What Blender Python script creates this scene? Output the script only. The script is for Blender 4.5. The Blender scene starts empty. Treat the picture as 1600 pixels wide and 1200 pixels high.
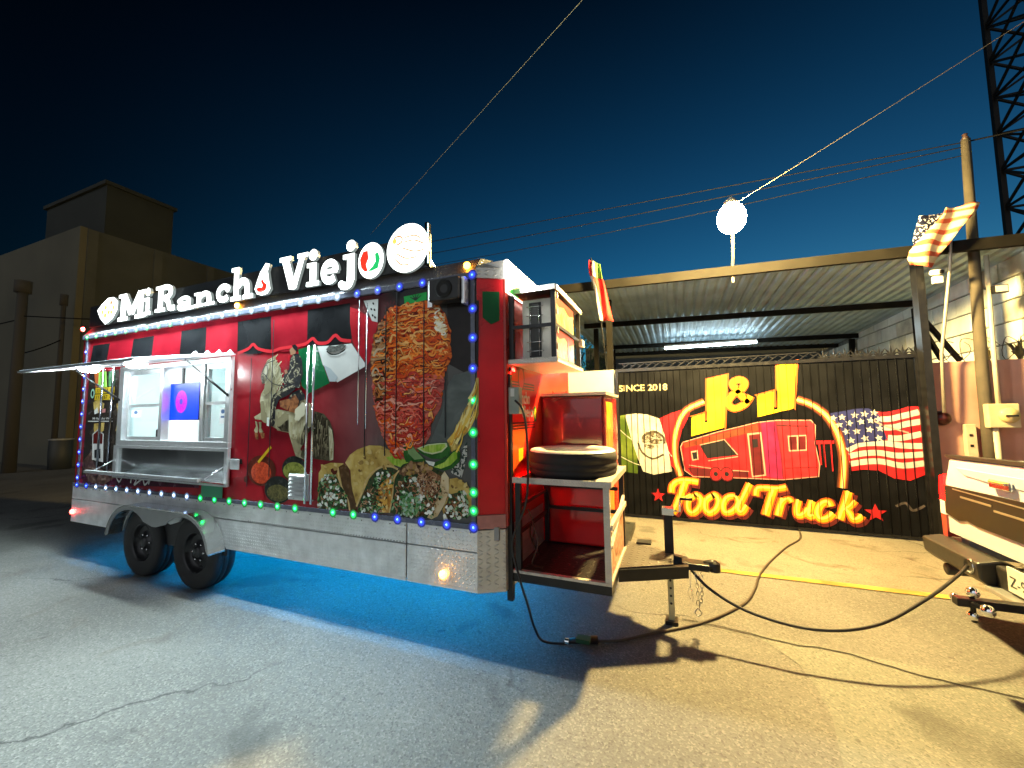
import bpy, math, random
from mathutils import Vector, Matrix
from mathutils.geometry import tessellate_polygon
random.seed(7)
sc = bpy.context.scene
COL = sc.collection
# ---------------------------------------------------------------- camera, sky, exposure
cam_d = bpy.data.cameras.new('camera'); cam = bpy.data.objects.new('camera', cam_d); COL.objects.link(cam)
cam_d.sensor_width = 36.0; cam_d.lens = 36.0*620/1600; cam_d.clip_start = 0.05; cam_d.clip_end = 2000
_r = Vector((0.92501557, 0.37971613, -0.01272246)); _u = Vector((0.04047981, -0.06520533, 0.99705048)); _f = Vector((-0.37776658, 0.92280221, 0.07568678))
cam.matrix_world = Matrix(((_r.x, _u.x, -_f.x, 0), (_r.y, _u.y, -_f.y, 0), (_r.z, _u.z, -_f.z, 1.7), (0, 0, 0, 1)))
sc.camera = cam
w = bpy.data.worlds.new('World'); sc.world = w; w.use_nodes = True
nt = w.node_tree; bg = nt.nodes['Background']
sky = nt.nodes.new('ShaderNodeTexSky'); sky.sky_type = 'NISHITA'; sky.sun_disc = False
sky.sun_elevation = math.radians(0.5); sky.sun_rotation = math.radians(20); sky.air_density = 1.0; sky.dust_density = 0.2; sky.ozone_density = 4.5
# dusk: darker overhead and away from where the sun went down
tc = nt.nodes.new('ShaderNodeTexCoord'); sx = nt.nodes.new('ShaderNodeSeparateXYZ'); nt.links.new(tc.outputs['Generated'], sx.inputs[0])
me1 = nt.nodes.new('ShaderNodeMapRange'); me1.inputs['From Min'].default_value = .05; me1.inputs['From Max'].default_value = .75; me1.inputs['To Min'].default_value = 2.2; me1.inputs['To Max'].default_value = .28; nt.links.new(sx.outputs['Z'], me1.inputs['Value'])
dt = nt.nodes.new('ShaderNodeVectorMath'); dt.operation = 'DOT_PRODUCT'; dt.inputs[1].default_value = (.08, .99, .0); nt.links.new(tc.outputs['Generated'], dt.inputs[0])
me2 = nt.nodes.new('ShaderNodeMapRange'); me2.interpolation_type = 'SMOOTHSTEP'; me2.inputs['From Min'].default_value = .1; me2.inputs['From Max'].default_value = 1.0; me2.inputs['To Min'].default_value = .12; me2.inputs['To Max'].default_value = 1.5; nt.links.new(dt.outputs['Value'], me2.inputs['Value'])
mm_ = nt.nodes.new('ShaderNodeMath'); mm_.operation = 'MULTIPLY'; nt.links.new(me1.outputs[0], mm_.inputs[0]); nt.links.new(me2.outputs[0], mm_.inputs[1])
vs_ = nt.nodes.new('ShaderNodeVectorMath'); vs_.operation = 'SCALE'; nt.links.new(sky.outputs[0], vs_.inputs[0]); nt.links.new(mm_.outputs[0], vs_.inputs['Scale'])
tn = nt.nodes.new('ShaderNodeVectorMath'); tn.operation = 'MULTIPLY'; tn.inputs[1].default_value = (.45, 1.25, 1.0); nt.links.new(vs_.outputs[0], tn.inputs[0]); nt.links.new(tn.outputs[0], bg.inputs['Color']); bg.inputs['Strength'].default_value = 0.045
# fill light added for the unseen street behind the camera: weak, broad and soft
sd = bpy.data.lights.new('fill_light', 'SUN'); sd.energy = 0.34; sd.angle = math.radians(70); sd.color = (.92, .97, 1.0)
so = bpy.data.objects.new('fill_light', sd); COL.objects.link(so)
so.rotation_euler = Vector((0.05, 0.97, -0.24)).to_track_quat('-Z', 'Y').to_euler()
sc.view_settings.view_transform = 'Standard'; sc.view_settings.look = 'None'; sc.view_settings.gamma = 1.0
sc.view_settings.use_curve_mapping = False; sc.view_settings.exposure = 1.2
sc.cycles.use_denoising = True
sc.cycles.max_bounces = 8; sc.cycles.diffuse_bounces = 4; sc.cycles.glossy_bounces = 4; sc.cycles.transparent_max_bounces = 12
sc.cycles.sample_clamp_indirect = 8.0
sc.cycles.caustics_reflective = False; sc.cycles.caustics_refractive = False
# light levels of the lamps in the place
LAMP_L = 1800.0; SIGN_L = 1.6; SIGN_W = 640.0; LED_L = 10.0; GLOW_L = 42.0

# ---------------------------------------------------------------- materials
MATS = {}
def mat(name, col=(.5, .5, .5), rough=.5, metal=0., noise=None, bump=None, emit=None, es=0., spec=.5, coat=0., alpha=None):
    """noise=(scale, amount, detail) varies the colour, bump=(scale, strength) adds fine relief"""
    if name in MATS: return MATS[name]
    if name.startswith('print_'): spec = min(spec, .18)      # satin laminated vinyl
    m = bpy.data.materials.new(name); m.use_nodes = True; MATS[name] = m
    n = m.node_tree.nodes; l = m.node_tree.links; b = n['Principled BSDF']
    b.inputs['Base Color'].default_value = (*col, 1); b.inputs['Roughness'].default_value = rough
    b.inputs['Metallic'].default_value = metal; b.inputs['Specular IOR Level'].default_value = spec
    b.inputs['Coat Weight'].default_value = coat
    if emit:
        b.inputs['Emission Color'].default_value = (*emit, 1); b.inputs['Emission Strength'].default_value = es
    if noise or bump:
        g = n.new('ShaderNodeNewGeometry')
    if noise:
        t = n.new('ShaderNodeTexNoise'); t.inputs['Scale'].default_value = noise[0]; t.inputs['Detail'].default_value = noise[2] if len(noise) > 2 else 4
        l.new(g.outputs['Position'], t.inputs['Vector'])
        r = n.new('ShaderNodeMapRange'); r.inputs['From Min'].default_value = .25; r.inputs['From Max'].default_value = .75
        r.inputs['To Min'].default_value = 1-noise[1]; r.inputs['To Max'].default_value = 1+noise[1]
        l.new(t.outputs['Fac'], r.inputs['Value'])
        v = n.new('ShaderNodeVectorMath'); v.operation = 'SCALE'; v.inputs[0].default_value = col
        l.new(r.outputs[0], v.inputs['Scale']); l.new(v.outputs[0], b.inputs['Base Color'])
        r2 = n.new('ShaderNodeMapRange'); r2.inputs['To Min'].default_value = max(.02, rough-.12); r2.inputs['To Max'].default_value = min(1, rough+.12)
        l.new(t.outputs['Fac'], r2.inputs['Value']); l.new(r2.outputs[0], b.inputs['Roughness'])
    if bump:
        t2 = n.new('ShaderNodeTexNoise'); t2.inputs['Scale'].default_value = bump[0]; t2.inputs['Detail'].default_value = 5
        l.new(g.outputs['Position'], t2.inputs['Vector'])
        bp = n.new('ShaderNodeBump'); bp.inputs['Strength'].default_value = bump[1]; bp.inputs['Distance'].default_value = .01
        l.new(t2.outputs['Fac'], bp.inputs['Height']); l.new(bp.outputs[0], b.inputs['Normal'])
    return m
def rampmat(name, stops, scale=(10, 10, 10), detail=5, distort=1.5, rough=.3, kind='noise', spec=.18, bump=0.):
    """a print: colours picked from a ramp by a stretched noise or cell pattern"""
    if name in MATS: return MATS[name]
    m = bpy.data.materials.new(name); m.use_nodes = True; MATS[name] = m
    n = m.node_tree.nodes; l = m.node_tree.links; b = n['Principled BSDF']
    b.inputs['Roughness'].default_value = rough; b.inputs['Specular IOR Level'].default_value = spec
    g = n.new('ShaderNodeNewGeometry'); mp = n.new('ShaderNodeMapping'); mp.inputs['Scale'].default_value = scale
    l.new(g.outputs['Position'], mp.inputs['Vector'])
    r = n.new('ShaderNodeValToRGB'); e = r.color_ramp.elements
    if kind == 'noise':
        t = n.new('ShaderNodeTexNoise'); t.inputs['Scale'].default_value = 1; t.inputs['Detail'].default_value = detail; t.inputs['Distortion'].default_value = distort
        l.new(mp.outputs[0], t.inputs['Vector']); l.new(t.outputs['Fac'], r.inputs['Fac'])
    else:
        t0 = n.new('ShaderNodeTexNoise'); t0.inputs['Scale'].default_value = 2; t0.inputs['Detail'].default_value = 2
        l.new(mp.outputs[0], t0.inputs['Vector'])
        mx = n.new('ShaderNodeMix'); mx.data_type = 'VECTOR'; mx.inputs['Factor'].default_value = .25
        l.new(mp.outputs[0], mx.inputs['A']); l.new(t0.outputs['Color'], mx.inputs['B'])
        t = n.new('ShaderNodeTexVoronoi'); t.inputs['Scale'].default_value = 1; t.inputs['Randomness'].default_value = 1
        l.new(mx.outputs['Result'], t.inputs['Vector'])
        s = n.new('ShaderNodeSeparateColor'); l.new(t.outputs['Color'], s.inputs[0]); l.new(s.outputs[0], r.inputs['Fac'])
        if kind == 'cell': r.color_ramp.interpolation = 'CONSTANT'
    while len(e) > 1: e.remove(e[-1])
    e[0].position = stops[0][0]; e[0].color = (*stops[0][1], 1)
    for p, c in stops[1:]:
        q = e.new(p); q.color = (*c, 1)
    l.new(r.outputs['Color'], b.inputs['Base Color'])
    if bump:
        bp = n.new('ShaderNodeBump'); bp.inputs['Strength'].default_value = bump; bp.inputs['Distance'].default_value = .01
        l.new(t.outputs[0], bp.inputs['Height']); l.new(bp.outputs[0], b.inputs['Normal'])
    return m
def diamond(name, col, rough, metal, pitch=.030, axes='XZ', strength=.8):
    """diamond tread plate: short raised bars, alternating direction"""
    if name in MATS: return MATS[name]
    m = mat(name, col, rough, metal, noise=(9, .16, 5))
    n = m.node_tree.nodes; l = m.node_tree.links; b = n['Principled BSDF']
    g = n.new('ShaderNodeNewGeometry'); sp = n.new('ShaderNodeSeparateXYZ'); l.new(g.outputs['Position'], sp.inputs[0])
    def M(op, a, c=None, d=None):
        q = n.new('ShaderNodeMath'); q.operation = op
        for i, v in enumerate((a, c, d)):
            if v is None: continue
            if isinstance(v, (int, float)): q.inputs[i].default_value = v
            else: l.new(v, q.inputs[i])
        return q.outputs[0]
    u = M('DIVIDE', sp.outputs[axes[0]], pitch); v = M('DIVIDE', sp.outputs[axes[1]], pitch)
    fu = M('SUBTRACT', M('FRACT', u), .5); fv = M('SUBTRACT', M('FRACT', v), .5)
    par = M('PINGPONG', M('ADD', M('FLOOR', u), M('FLOOR', v)), 1)
    sg = M('SUBTRACT', M('MULTIPLY', par, 2), 1)
    a = M('ADD', fu, M('MULTIPLY', fv, sg)); c = M('SUBTRACT', fu, M('MULTIPLY', fv, sg))
    d = M('ADD', M('POWER', M('DIVIDE', a, .62), 2), M('POWER', M('DIVIDE', c, .2), 2))
    hgt = M('SUBTRACT', 1, M('MINIMUM', d, 1))
    bp = n.new('ShaderNodeBump'); bp.inputs['Strength'].default_value = strength; bp.inputs['Distance'].default_value = .006
    l.new(hgt, bp.inputs['Height']); l.new(bp.outputs[0], b.inputs['Normal'])
    return m
def emis(name, col, s, base=(.8, .8, .8), sample=True):
    m = mat(name, base, .4, emit=col, es=s)
    if not sample: m.cycles.emission_sampling = 'NONE'
    return m
def glassmat():
    if 'pane_glass' in MATS: return MATS['pane_glass']
    m = bpy.data.materials.new('pane_glass'); m.use_nodes = True; MATS['pane_glass'] = m
    n = m.node_tree.nodes; l = m.node_tree.links; n.remove(n['Principled BSDF'])
    tr = n.new('ShaderNodeBsdfTransparent'); tr.inputs[0].default_value = (.86, .95, .95, 1)
    gl = n.new('ShaderNodeBsdfGlossy'); gl.inputs['Roughness'].default_value = .02
    mx = n.new('ShaderNodeMixShader'); mx.inputs[0].default_value = .10; l.new(tr.outputs[0], mx.inputs[1]); l.new(gl.outputs[0], mx.inputs[2])
    l.new(mx.outputs[0], n['Material Output'].inputs['Surface'])
    return m

# ---------------------------------------------------------------- mesh helpers
def rnd(a, b): return random.uniform(a, b)
class MB:
    def __init__(s): s.v = []; s.f = []; s.mi = []; s.mats = []; s.sm = []
    def _m(s, m):
        if m not in s.mats: s.mats.append(m)
        return s.mats.index(m)
    def add(s, vs, fs, m=None, smooth=False):
        o = len(s.v); s.v += [tuple(p) for p in vs]
        k = s._m(m)
        for f in fs: s.f.append(tuple(i+o for i in f)); s.mi.append(k); s.sm.append(smooth)
    def box(s, a, b, m=None):
        x0, y0, z0 = a; x1, y1, z1 = b
        x0, x1 = min(x0, x1), max(x0, x1); y0, y1 = min(y0, y1), max(y0, y1); z0, z1 = min(z0, z1), max(z0, z1)
        s.add([(x0, y0, z0), (x1, y0, z0), (x1, y1, z0), (x0, y1, z0), (x0, y0, z1), (x1, y0, z1), (x1, y1, z1), (x0, y1, z1)],
              [(0, 3, 2, 1), (4, 5, 6, 7), (0, 1, 5, 4), (1, 2, 6, 5), (2, 3, 7, 6), (3, 0, 4, 7)], m); return s
    def bar(s, p, q, w_, h_=None, m=None, up=(0, 0, 1)):
        p = Vector(p); q = Vector(q); h_ = h_ or w_
        d = (q-p).normalized(); up = Vector(up)
        if abs(d.dot(up)) > .98: up = Vector((0, 1, 0))
        a = d.cross(up).normalized()*w_/2; b = a.cross(d).normalized()*h_/2
        s.add([p-a-b, p+a-b, p+a+b, p-a+b, q-a-b, q+a-b, q+a+b, q-a+b],
              [(0, 3, 2, 1), (4, 5, 6, 7), (0, 1, 5, 4), (1, 2, 6, 5), (2, 3, 7, 6), (3, 0, 4, 7)], m); return s
    def tube(s, pts, r, n=8, m=None, smooth=True, cap=True):
        pts = [Vector(p) for p in pts]; rs = r if isinstance(r, (list, tuple)) else [r]*len(pts)
        vs = []; ref = None
        for i, p in enumerate(pts):
            d = (pts[min(i+1, len(pts)-1)]-pts[max(i-1, 0)]).normalized()
            if ref is None:
                ref = Vector((0, 0, 1)) if abs(d.z) < .9 else Vector((1, 0, 0))
            a = d.cross(ref).normalized(); b = a.cross(d).normalized(); ref = b
            for k in range(n):
                t = 2*math.pi*k/n; vs.append(p+a*math.cos(t)*rs[i]+b*math.sin(t)*rs[i])
        fs = []
        for i in range(len(pts)-1):
            for k in range(n):
                k2 = (k+1) % n; fs.append((i*n+k, i*n+k2, (i+1)*n+k2, (i+1)*n+k))
        if cap: fs += [tuple(range(n-1, -1, -1)), tuple(range((len(pts)-1)*n, len(pts)*n))]
        s.add(vs, fs, m, smooth); return s
    def lathe(s, prof, c=(0, 0, 0), axis='Z', n=32, m=None, closed=False, smooth=True):
        vs = []; c = Vector(c)
        for r_, h_ in prof:
            for k in range(n):
                t = 2*math.pi*k/n; x, y = r_*math.cos(t), r_*math.sin(t)
                vs.append(c+Vector({'Z': (x, y, h_), 'Y': (x, -h_, y), 'X': (h_, x, y)}[axis]))
        fs = []; R = len(prof)
        for i in range(R if closed else R-1):
            j = (i+1) % R
            for k in range(n):
                k2 = (k+1) % n; fs.append((i*n+k, i*n+k2, j*n+k2, j*n+k))
        s.add(vs, fs, m, smooth); return s
    def prism(s, poly, place, d0, d1, m=None):
        """poly: 2D outline; place(u, v, d) -> 3D"""
        n = len(poly); vs = [place(u, v, d0) for u, v in poly]+[place(u, v, d1) for u, v in poly]
        tri = rib_faces(n) if isinstance(poly, Rib) else tessellate_polygon([[Vector((u, v, 0)) for u, v in poly]])
        fs = [tuple(t) for t in tri]+[tuple(reversed([i+n for i in t])) for t in tri]
        fs += [(i, (i+1) % n, (i+1) % n+n, i+n) for i in range(n)]
        s.add(vs, fs, m); return s
    def flat(s, poly, place, d, m=None):
        tri = rib_faces(len(poly)) if isinstance(poly, Rib) else tessellate_polygon([[Vector((u, v, 0)) for u, v in poly]])
        s.add([place(u, v, d) for u, v in poly], [tuple(t) for t in tri], m); return s
    def build(s, name, material=None, parent=None, bevel=0., fix=True, loc=None):
        me = bpy.data.meshes.new(name); me.from_pydata(s.v, [], s.f)
        ms = [q or material for q in s.mats] if s.mats else [material]
        for q in ms: me.materials.append(q)
        for p, i, sm in zip(me.polygons, s.mi, s.sm): p.material_index = i; p.use_smooth = sm
        if fix:
            import bmesh
            b = bmesh.new(); b.from_mesh(me); bmesh.ops.recalc_face_normals(b, faces=b.faces); b.to_mesh(me); b.free()
        o = bpy.data.objects.new(name, me); COL.objects.link(o)
        if loc: o.location = loc
        if parent: attach(o, parent)
        if bevel:
            md = o.modifiers.new('bevel', 'BEVEL'); md.width = bevel; md.segments = 2; md.limit_method = 'ANGLE'
        return o
def wpos(o):
    v = Vector((0, 0, 0))
    while o: v = v+o.location; o = o.parent
    return v
def attach(o, parent):
    o.location = Vector(o.location)-wpos(parent); o.parent = parent
def thing(name, label, cat, loc=(0, 0, 0), group=None):
    o = bpy.data.objects.new(name, None); COL.objects.link(o); o.location = loc
    return tag(o, label, cat, group)
def tag(o, label, cat, group=None):
    o['label'] = label; o['category'] = cat
    if group: o['group'] = group
    return o
def struct(o): o['kind'] = 'structure'; return o
def copy_of(o, parent, world):
    c = o.copy(); COL.objects.link(c); c.parent = None; c.location = world
    if parent: attach(c, parent)
    return c
def smooth_line(pts, k=6):
    pts = [Vector(p) for p in pts]; out = []
    for i in range(len(pts)-1):
        a = pts[max(i-1, 0)]; b = pts[i]; c = pts[i+1]; d = pts[min(i+2, len(pts)-1)]
        for j in range(k):
            t = j/k; out.append(.5*((2*b)+(c-a)*t+(2*a-5*b+4*c-d)*t*t+(-a+3*b-3*c+d)*t**3))
    out.append(pts[-1]); return out
class Rib(list):
    """outline of a stroke; first half runs along one edge, second half back along the other"""
def rib_faces(n): return [(i, i+1, n-2-i, n-1-i) for i in range(n//2-1)]
def ragged(poly, amp, step=.03):
    """uneven, natural edge for a printed outline"""
    out = []
    for i in range(len(poly)):
        a = Vector(poly[i]); b = Vector(poly[(i+1) % len(poly)]); n = max(1, int((b-a).length/step))
        for j in range(n):
            p = a.lerp(b, j/n); out.append((p.x+rnd(-amp, amp), p.y+rnd(-amp, amp)))
    return out
def ribbon(pts, wd, k=6, round_cap=False, close=False):
    """outline of a brush stroke along 2D points"""
    P = [Vector((x, y)) for x, y in pts]
    if k > 1 and len(P) > 2: P = smooth_line(P, k)
    n = len(P); L = []; Rr = []
    for i, p in enumerate(P):
        d = (P[min(i+1, n-1)]-P[max(i-1, 0)]).normalized(); q = Vector((-d.y, d.x))
        ww = wd if not isinstance(wd, (list, tuple)) else wd[0]+(wd[1]-wd[0])*i/(n-1)
        L.append(p+q*ww/2); Rr.append(p-q*ww/2)
    return Rib([tuple(p) for p in L+Rr[::-1]])
def ellipse(cx, cy, rx, ry, n=24, rot=0., a0=0., a1=2*math.pi):
    out = []
    full = abs(a1-a0-2*math.pi) < 1e-6
    for i in range(n if full else n+1):
        t = a0+(a1-a0)*i/n; x, y = rx*math.cos(t), ry*math.sin(t)
        out.append((cx+x*math.cos(rot)-y*math.sin(rot), cy+x*math.sin(rot)+y*math.cos(rot)))
    return out
def center(poly): return (sum(p[0] for p in poly)/len(poly), sum(p[1] for p in poly)/len(poly))
def grow(poly, d):
    n = len(poly); a = sum(poly[i][0]*poly[(i+1) % n][1]-poly[(i+1) % n][0]*poly[i][1] for i in range(n))
    sgn = 1 if a > 0 else -1; out = []
    for i in range(n):
        p0 = Vector(poly[i-1]); p = Vector(poly[i]); p1 = Vector(poly[(i+1) % n])
        e0 = (p-p0); e1 = (p1-p)
        if e0.length < 1e-6 or e1.length < 1e-6: out.append(tuple(p)); continue
        n0 = Vector((e0.y, -e0.x)).normalized()*sgn; n1 = Vector((e1.y, -e1.x)).normalized()*sgn
        b = n0+n1
        b = b.normalized()*d/max(.45, b.length/2) if b.length > .1 else n0*d
        out.append((p.x+b.x, p.y+b.y))
    return out
def star(cx, cy, r, rot=0.):
    return [(cx+(r if i % 2 == 0 else r*.42)*math.sin(rot+i*math.pi/5), cy+(r if i % 2 == 0 else r*.42)*math.cos(rot+i*math.pi/5)) for i in range(10)]
def text_polys(txt, size, shear=0., bold=0.):
    """outline triangles of a short text: list of (verts2d, tris)"""
    c = bpy.data.curves.new('t', 'FONT'); c.body = txt; c.size = size; c.shear = shear; c.offset = bold; c.resolution_u = 3
    o = bpy.data.objects.new('t', c); COL.objects.link(o)
    me = bpy.data.meshes.new_from_object(o.evaluated_get(bpy.context.evaluated_depsgraph_get()))
    vs = [(v.co.x, v.co.y) for v in me.vertices]; fs = [tuple(p.vertices) for p in me.polygons]
    bpy.data.objects.remove(o); bpy.data.curves.remove(c); bpy.data.meshes.remove(me)
    return vs, fs
def add_text(mb, txt, box, place, d, m, shear=0., bold=0.):
    """text stretched into box = (u0, v0, u1, v1)"""
    vs, fs = text_polys(txt, 1.0, shear, bold)
    if not vs: return
    a0 = min(p[0] for p in vs); a1 = max(p[0] for p in vs); b0 = min(p[1] for p in vs); b1 = max(p[1] for p in vs)
    u0, v0, u1, v1 = box
    mb.add([place(u0+(x-a0)/(a1-a0)*(u1-u0), v0+(y-b0)/(b1-b0)*(v1-v0), d) for x, y in vs], fs, m)
YN = 2.597      # near side of the trailer
SIDE = lambda u, v, d: (u, YN-d, v)
FRONT = lambda u, v, d: (-1.15+d, u, v)
GATE = lambda u, v, d: (u, 6.85-d, v)
TAIL = lambda u, v, d: (2.1-d, u, v)

# ---------------------------------------------------------------- common materials
M_BLACK = mat('black_steel', (.012, .012, .014), .35, .3, noise=(14, .4), spec=.5)
M_DARK = mat('dark_paint', (.02, .02, .022), .5, noise=(8, .3))
M_ALU = mat('brushed_aluminium', (.78, .8, .82), .33, .85, noise=(18, .07))
M_WHITE = mat('white_panel', (.8, .82, .82), .45, noise=(4, .04))
M_CHROME = mat('chrome', (.85, .86, .88), .12, 1.0)
M_RUB = mat('tyre_rubber', (.016, .016, .017), .75, noise=(30, .3), bump=(60, .3))
M_STAIN = mat('stainless_panel', (.6, .62, .63), .22, 1.0, noise=(3, .12))
M_DP = diamond('diamond_plate', (.80, .82, .84), .36, .55, strength=1.0)
M_DPF = diamond('diamond_plate_edge', (.6, .6, .58), .4, .55, axes='YZ')
M_DPB = diamond('black_tread_plate', (.035, .033, .032), .38, .5, pitch=.055, axes='XY', strength=1.)
M_RED = mat('red_wrap', (.62, .01, .018), .3, noise=(2.2, .35), spec=.5)
M_MAROON = mat('maroon_gloss', (.16, .012, .02), .12, noise=(3, .2), coat=.5)

# ---------------------------------------------------------------- ground
def ground_mat(name, base, spk, warm):
    m = bpy.data.materials.new(name); m.use_nodes = True; n = m.node_tree.nodes; l = m.node_tree.links; b = n['Principled BSDF']
    b.inputs['Roughness'].default_value = .8; b.inputs['Specular IOR Level'].default_value = .35
    g = n.new('ShaderNodeNewGeometry')
    def noise(sc_, det=4, dis=0.):
        t = n.new('ShaderNodeTexNoise'); t.inputs['Scale'].default_value = sc_; t.inputs['Detail'].default_value = det; t.inputs['Distortion'].default_value = dis
        l.new(g.outputs['Position'], t.inputs['Vector']); return t.outputs['Fac']
    def rng(x, a, c, d, e):
        r = n.new('ShaderNodeMapRange'); r.inputs['From Min'].default_value = a; r.inputs['From Max'].default_value = c
        r.inputs['To Min'].default_value = d; r.inputs['To Max'].default_value = e; l.new(x, r.inputs['Value']); return r.outputs[0]
    def mixc(f, a, c):
        x = n.new('ShaderNodeMix'); x.data_type = 'RGBA'
        if isinstance(f, float): x.inputs['Factor'].default_value = f
        else: l.new(f, x.inputs['Factor'])
        for s_, v in (('A', a), ('B', c)):
            k = [i for i in x.inputs if i.name == s_ and i.type == 'RGBA'][0]
            if isinstance(v, tuple): k.default_value = (*v, 1)
            else: l.new(v, k)
        return [o for o in x.outputs if o.type == 'RGBA'][0]
    vor = n.new('ShaderNodeTexVoronoi'); vor.inputs['Scale'].default_value = 95; l.new(g.outputs['Position'], vor.inputs['Vector'])
    sp = n.new('ShaderNodeSeparateColor'); l.new(vor.outputs['Color'], sp.inputs[0])
    c = mixc(rng(noise(.7, 5, .6), .35, .65, 0, 1), base, tuple(x*.72 for x in base))
    c = mixc(rng(sp.outputs[0], .62, .95, 0, .36), c, spk)
    c = mixc(rng(sp.outputs[1], .74, .95, 0, .42), c, tuple(x*.25 for x in base))
    c = mixc(rng(noise(2.3, 6, 1.2), .60, .72, 0, warm), c, (.075, .05, .03))
    c = mixc(rng(noise(1.1, 3, .3), .62, .69, 0, .6), c, tuple(x*.3 for x in base))
    c = mixc(rng(noise(.28, 6, 1.5), .52, .6, 0, .35), c, tuple(x*.5 for x in base))
    wp = n.new('ShaderNodeTexNoise'); wp.inputs['Scale'].default_value = 1.3; wp.inputs['Detail'].default_value = 6; l.new(g.outputs['Position'], wp.inputs['Vector'])
    ww = n.new('ShaderNodeVectorMath'); ww.operation = 'MULTIPLY_ADD'; ww.inputs[1].default_value = (.9, .9, 0); l.new(wp.outputs['Color'], ww.inputs[0]); l.new(g.outputs['Position'], ww.inputs[2])
    cv = n.new('ShaderNodeTexVoronoi'); cv.feature = 'DISTANCE_TO_EDGE'; cv.inputs['Scale'].default_value = .42; l.new(ww.outputs[0], cv.inputs['Vector'])
    mk = n.new('ShaderNodeMath'); mk.operation = 'MULTIPLY'; l.new(rng(cv.outputs['Distance'], .0, .006, .8, 0), mk.inputs[0]); l.new(rng(noise(.5, 2), .5, .58, 0, 1), mk.inputs[1])
    c = mixc(mk.outputs[0], c, tuple(x*.12 for x in base))
    c = mixc(rng(noise(7, 2, .2), .70, .74, 0, .5), c, tuple(x*.28 for x in base))
    l.new(c, b.inputs['Base Color'])
    bp = n.new('ShaderNodeBump'); bp.inputs['Strength'].default_value = .55; bp.inputs['Distance'].default_value = .005
    ad = n.new('ShaderNodeMath'); ad.operation = 'ADD'; l.new(vor.outputs['Distance'], ad.inputs[0]); l.new(noise(40, 4), ad.inputs[1])
    l.new(ad.outputs[0], bp.inputs['Height']); l.new(bp.outputs[0], b.inputs['Normal'])
    return m
M_ASPH = ground_mat('worn_asphalt', (.155, .15, .14), (.3, .29, .26), .25)
M_APRON = ground_mat('dusty_concrete', (.22, .2, .165), (.3, .27, .22), .85)
M_PATCH = ground_mat('lit_asphalt', (.18, .185, .165), (.33, .32, .28), .2)  # same asphalt with extra light put into its colour
gm = MB(); gm.add([(-300, -150, 0), (300, -150, 0), (300, 400, 0), (-300, 400, 0)], [(0, 1, 2, 3)]); ground = struct(gm.build('ground', M_ASPH, fix=False))
ap = MB(); ap.add([(-1.9, 4.93, .004), (12, 5.0, .004), (12, 6.9, .004), (-1.9, 6.9, .004)], [(0, 1, 2, 3)]); struct(ap.build('pavement', M_APRON, fix=False))
yl = MB(); M_YEL = mat('worn_yellow_paint', (.38, .24, .05), .8, noise=(5, .55, 8), bump=(50, .5))
yl.add([(-.6, 4.83, .008), (8, 4.95, .008), (8, 5.06, .008), (-.6, 4.93, .008)], [(0, 1, 2, 3)]); struct(yl.build('yellow_line', M_YEL, fix=False))
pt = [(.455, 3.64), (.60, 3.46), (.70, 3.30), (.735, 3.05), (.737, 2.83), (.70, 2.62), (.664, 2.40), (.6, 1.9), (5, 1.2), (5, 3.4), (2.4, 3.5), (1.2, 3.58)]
pm = MB(); pm.flat(pt, lambda u, v, d: (u, v, d), .004); struct(pm.build('pale_light_patch', M_PATCH, fix=False))  # edge of a paler light on the ground, painted as a patch
ck = MB(); cp = [(-.02, 3.66), (.35, 3.63), (.7, 3.56), (1.0, 3.57), (1.4, 3.44), (1.9, 3.38), (2.4, 3.28), (3.2, 3.1)]
ck.flat(ribbon(cp, .014), lambda u, v, d: (u, v+.006*math.sin(u*31), d), .008, None)
c_ = ck.build('crack', mat('crack_tar', (.02, .018, .015), .9), fix=False); c_.parent = ground

# ---------------------------------------------------------------- food trailer
XL, XR, XF, YF = -7.03, -1.34, -1.15, 4.56
trailer = thing('food_trailer', 'red food trailer with lit roof sign, string of coloured lights and open serving window', 'food trailer', (-4.2, 3.6, 0))
T = trailer
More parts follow.
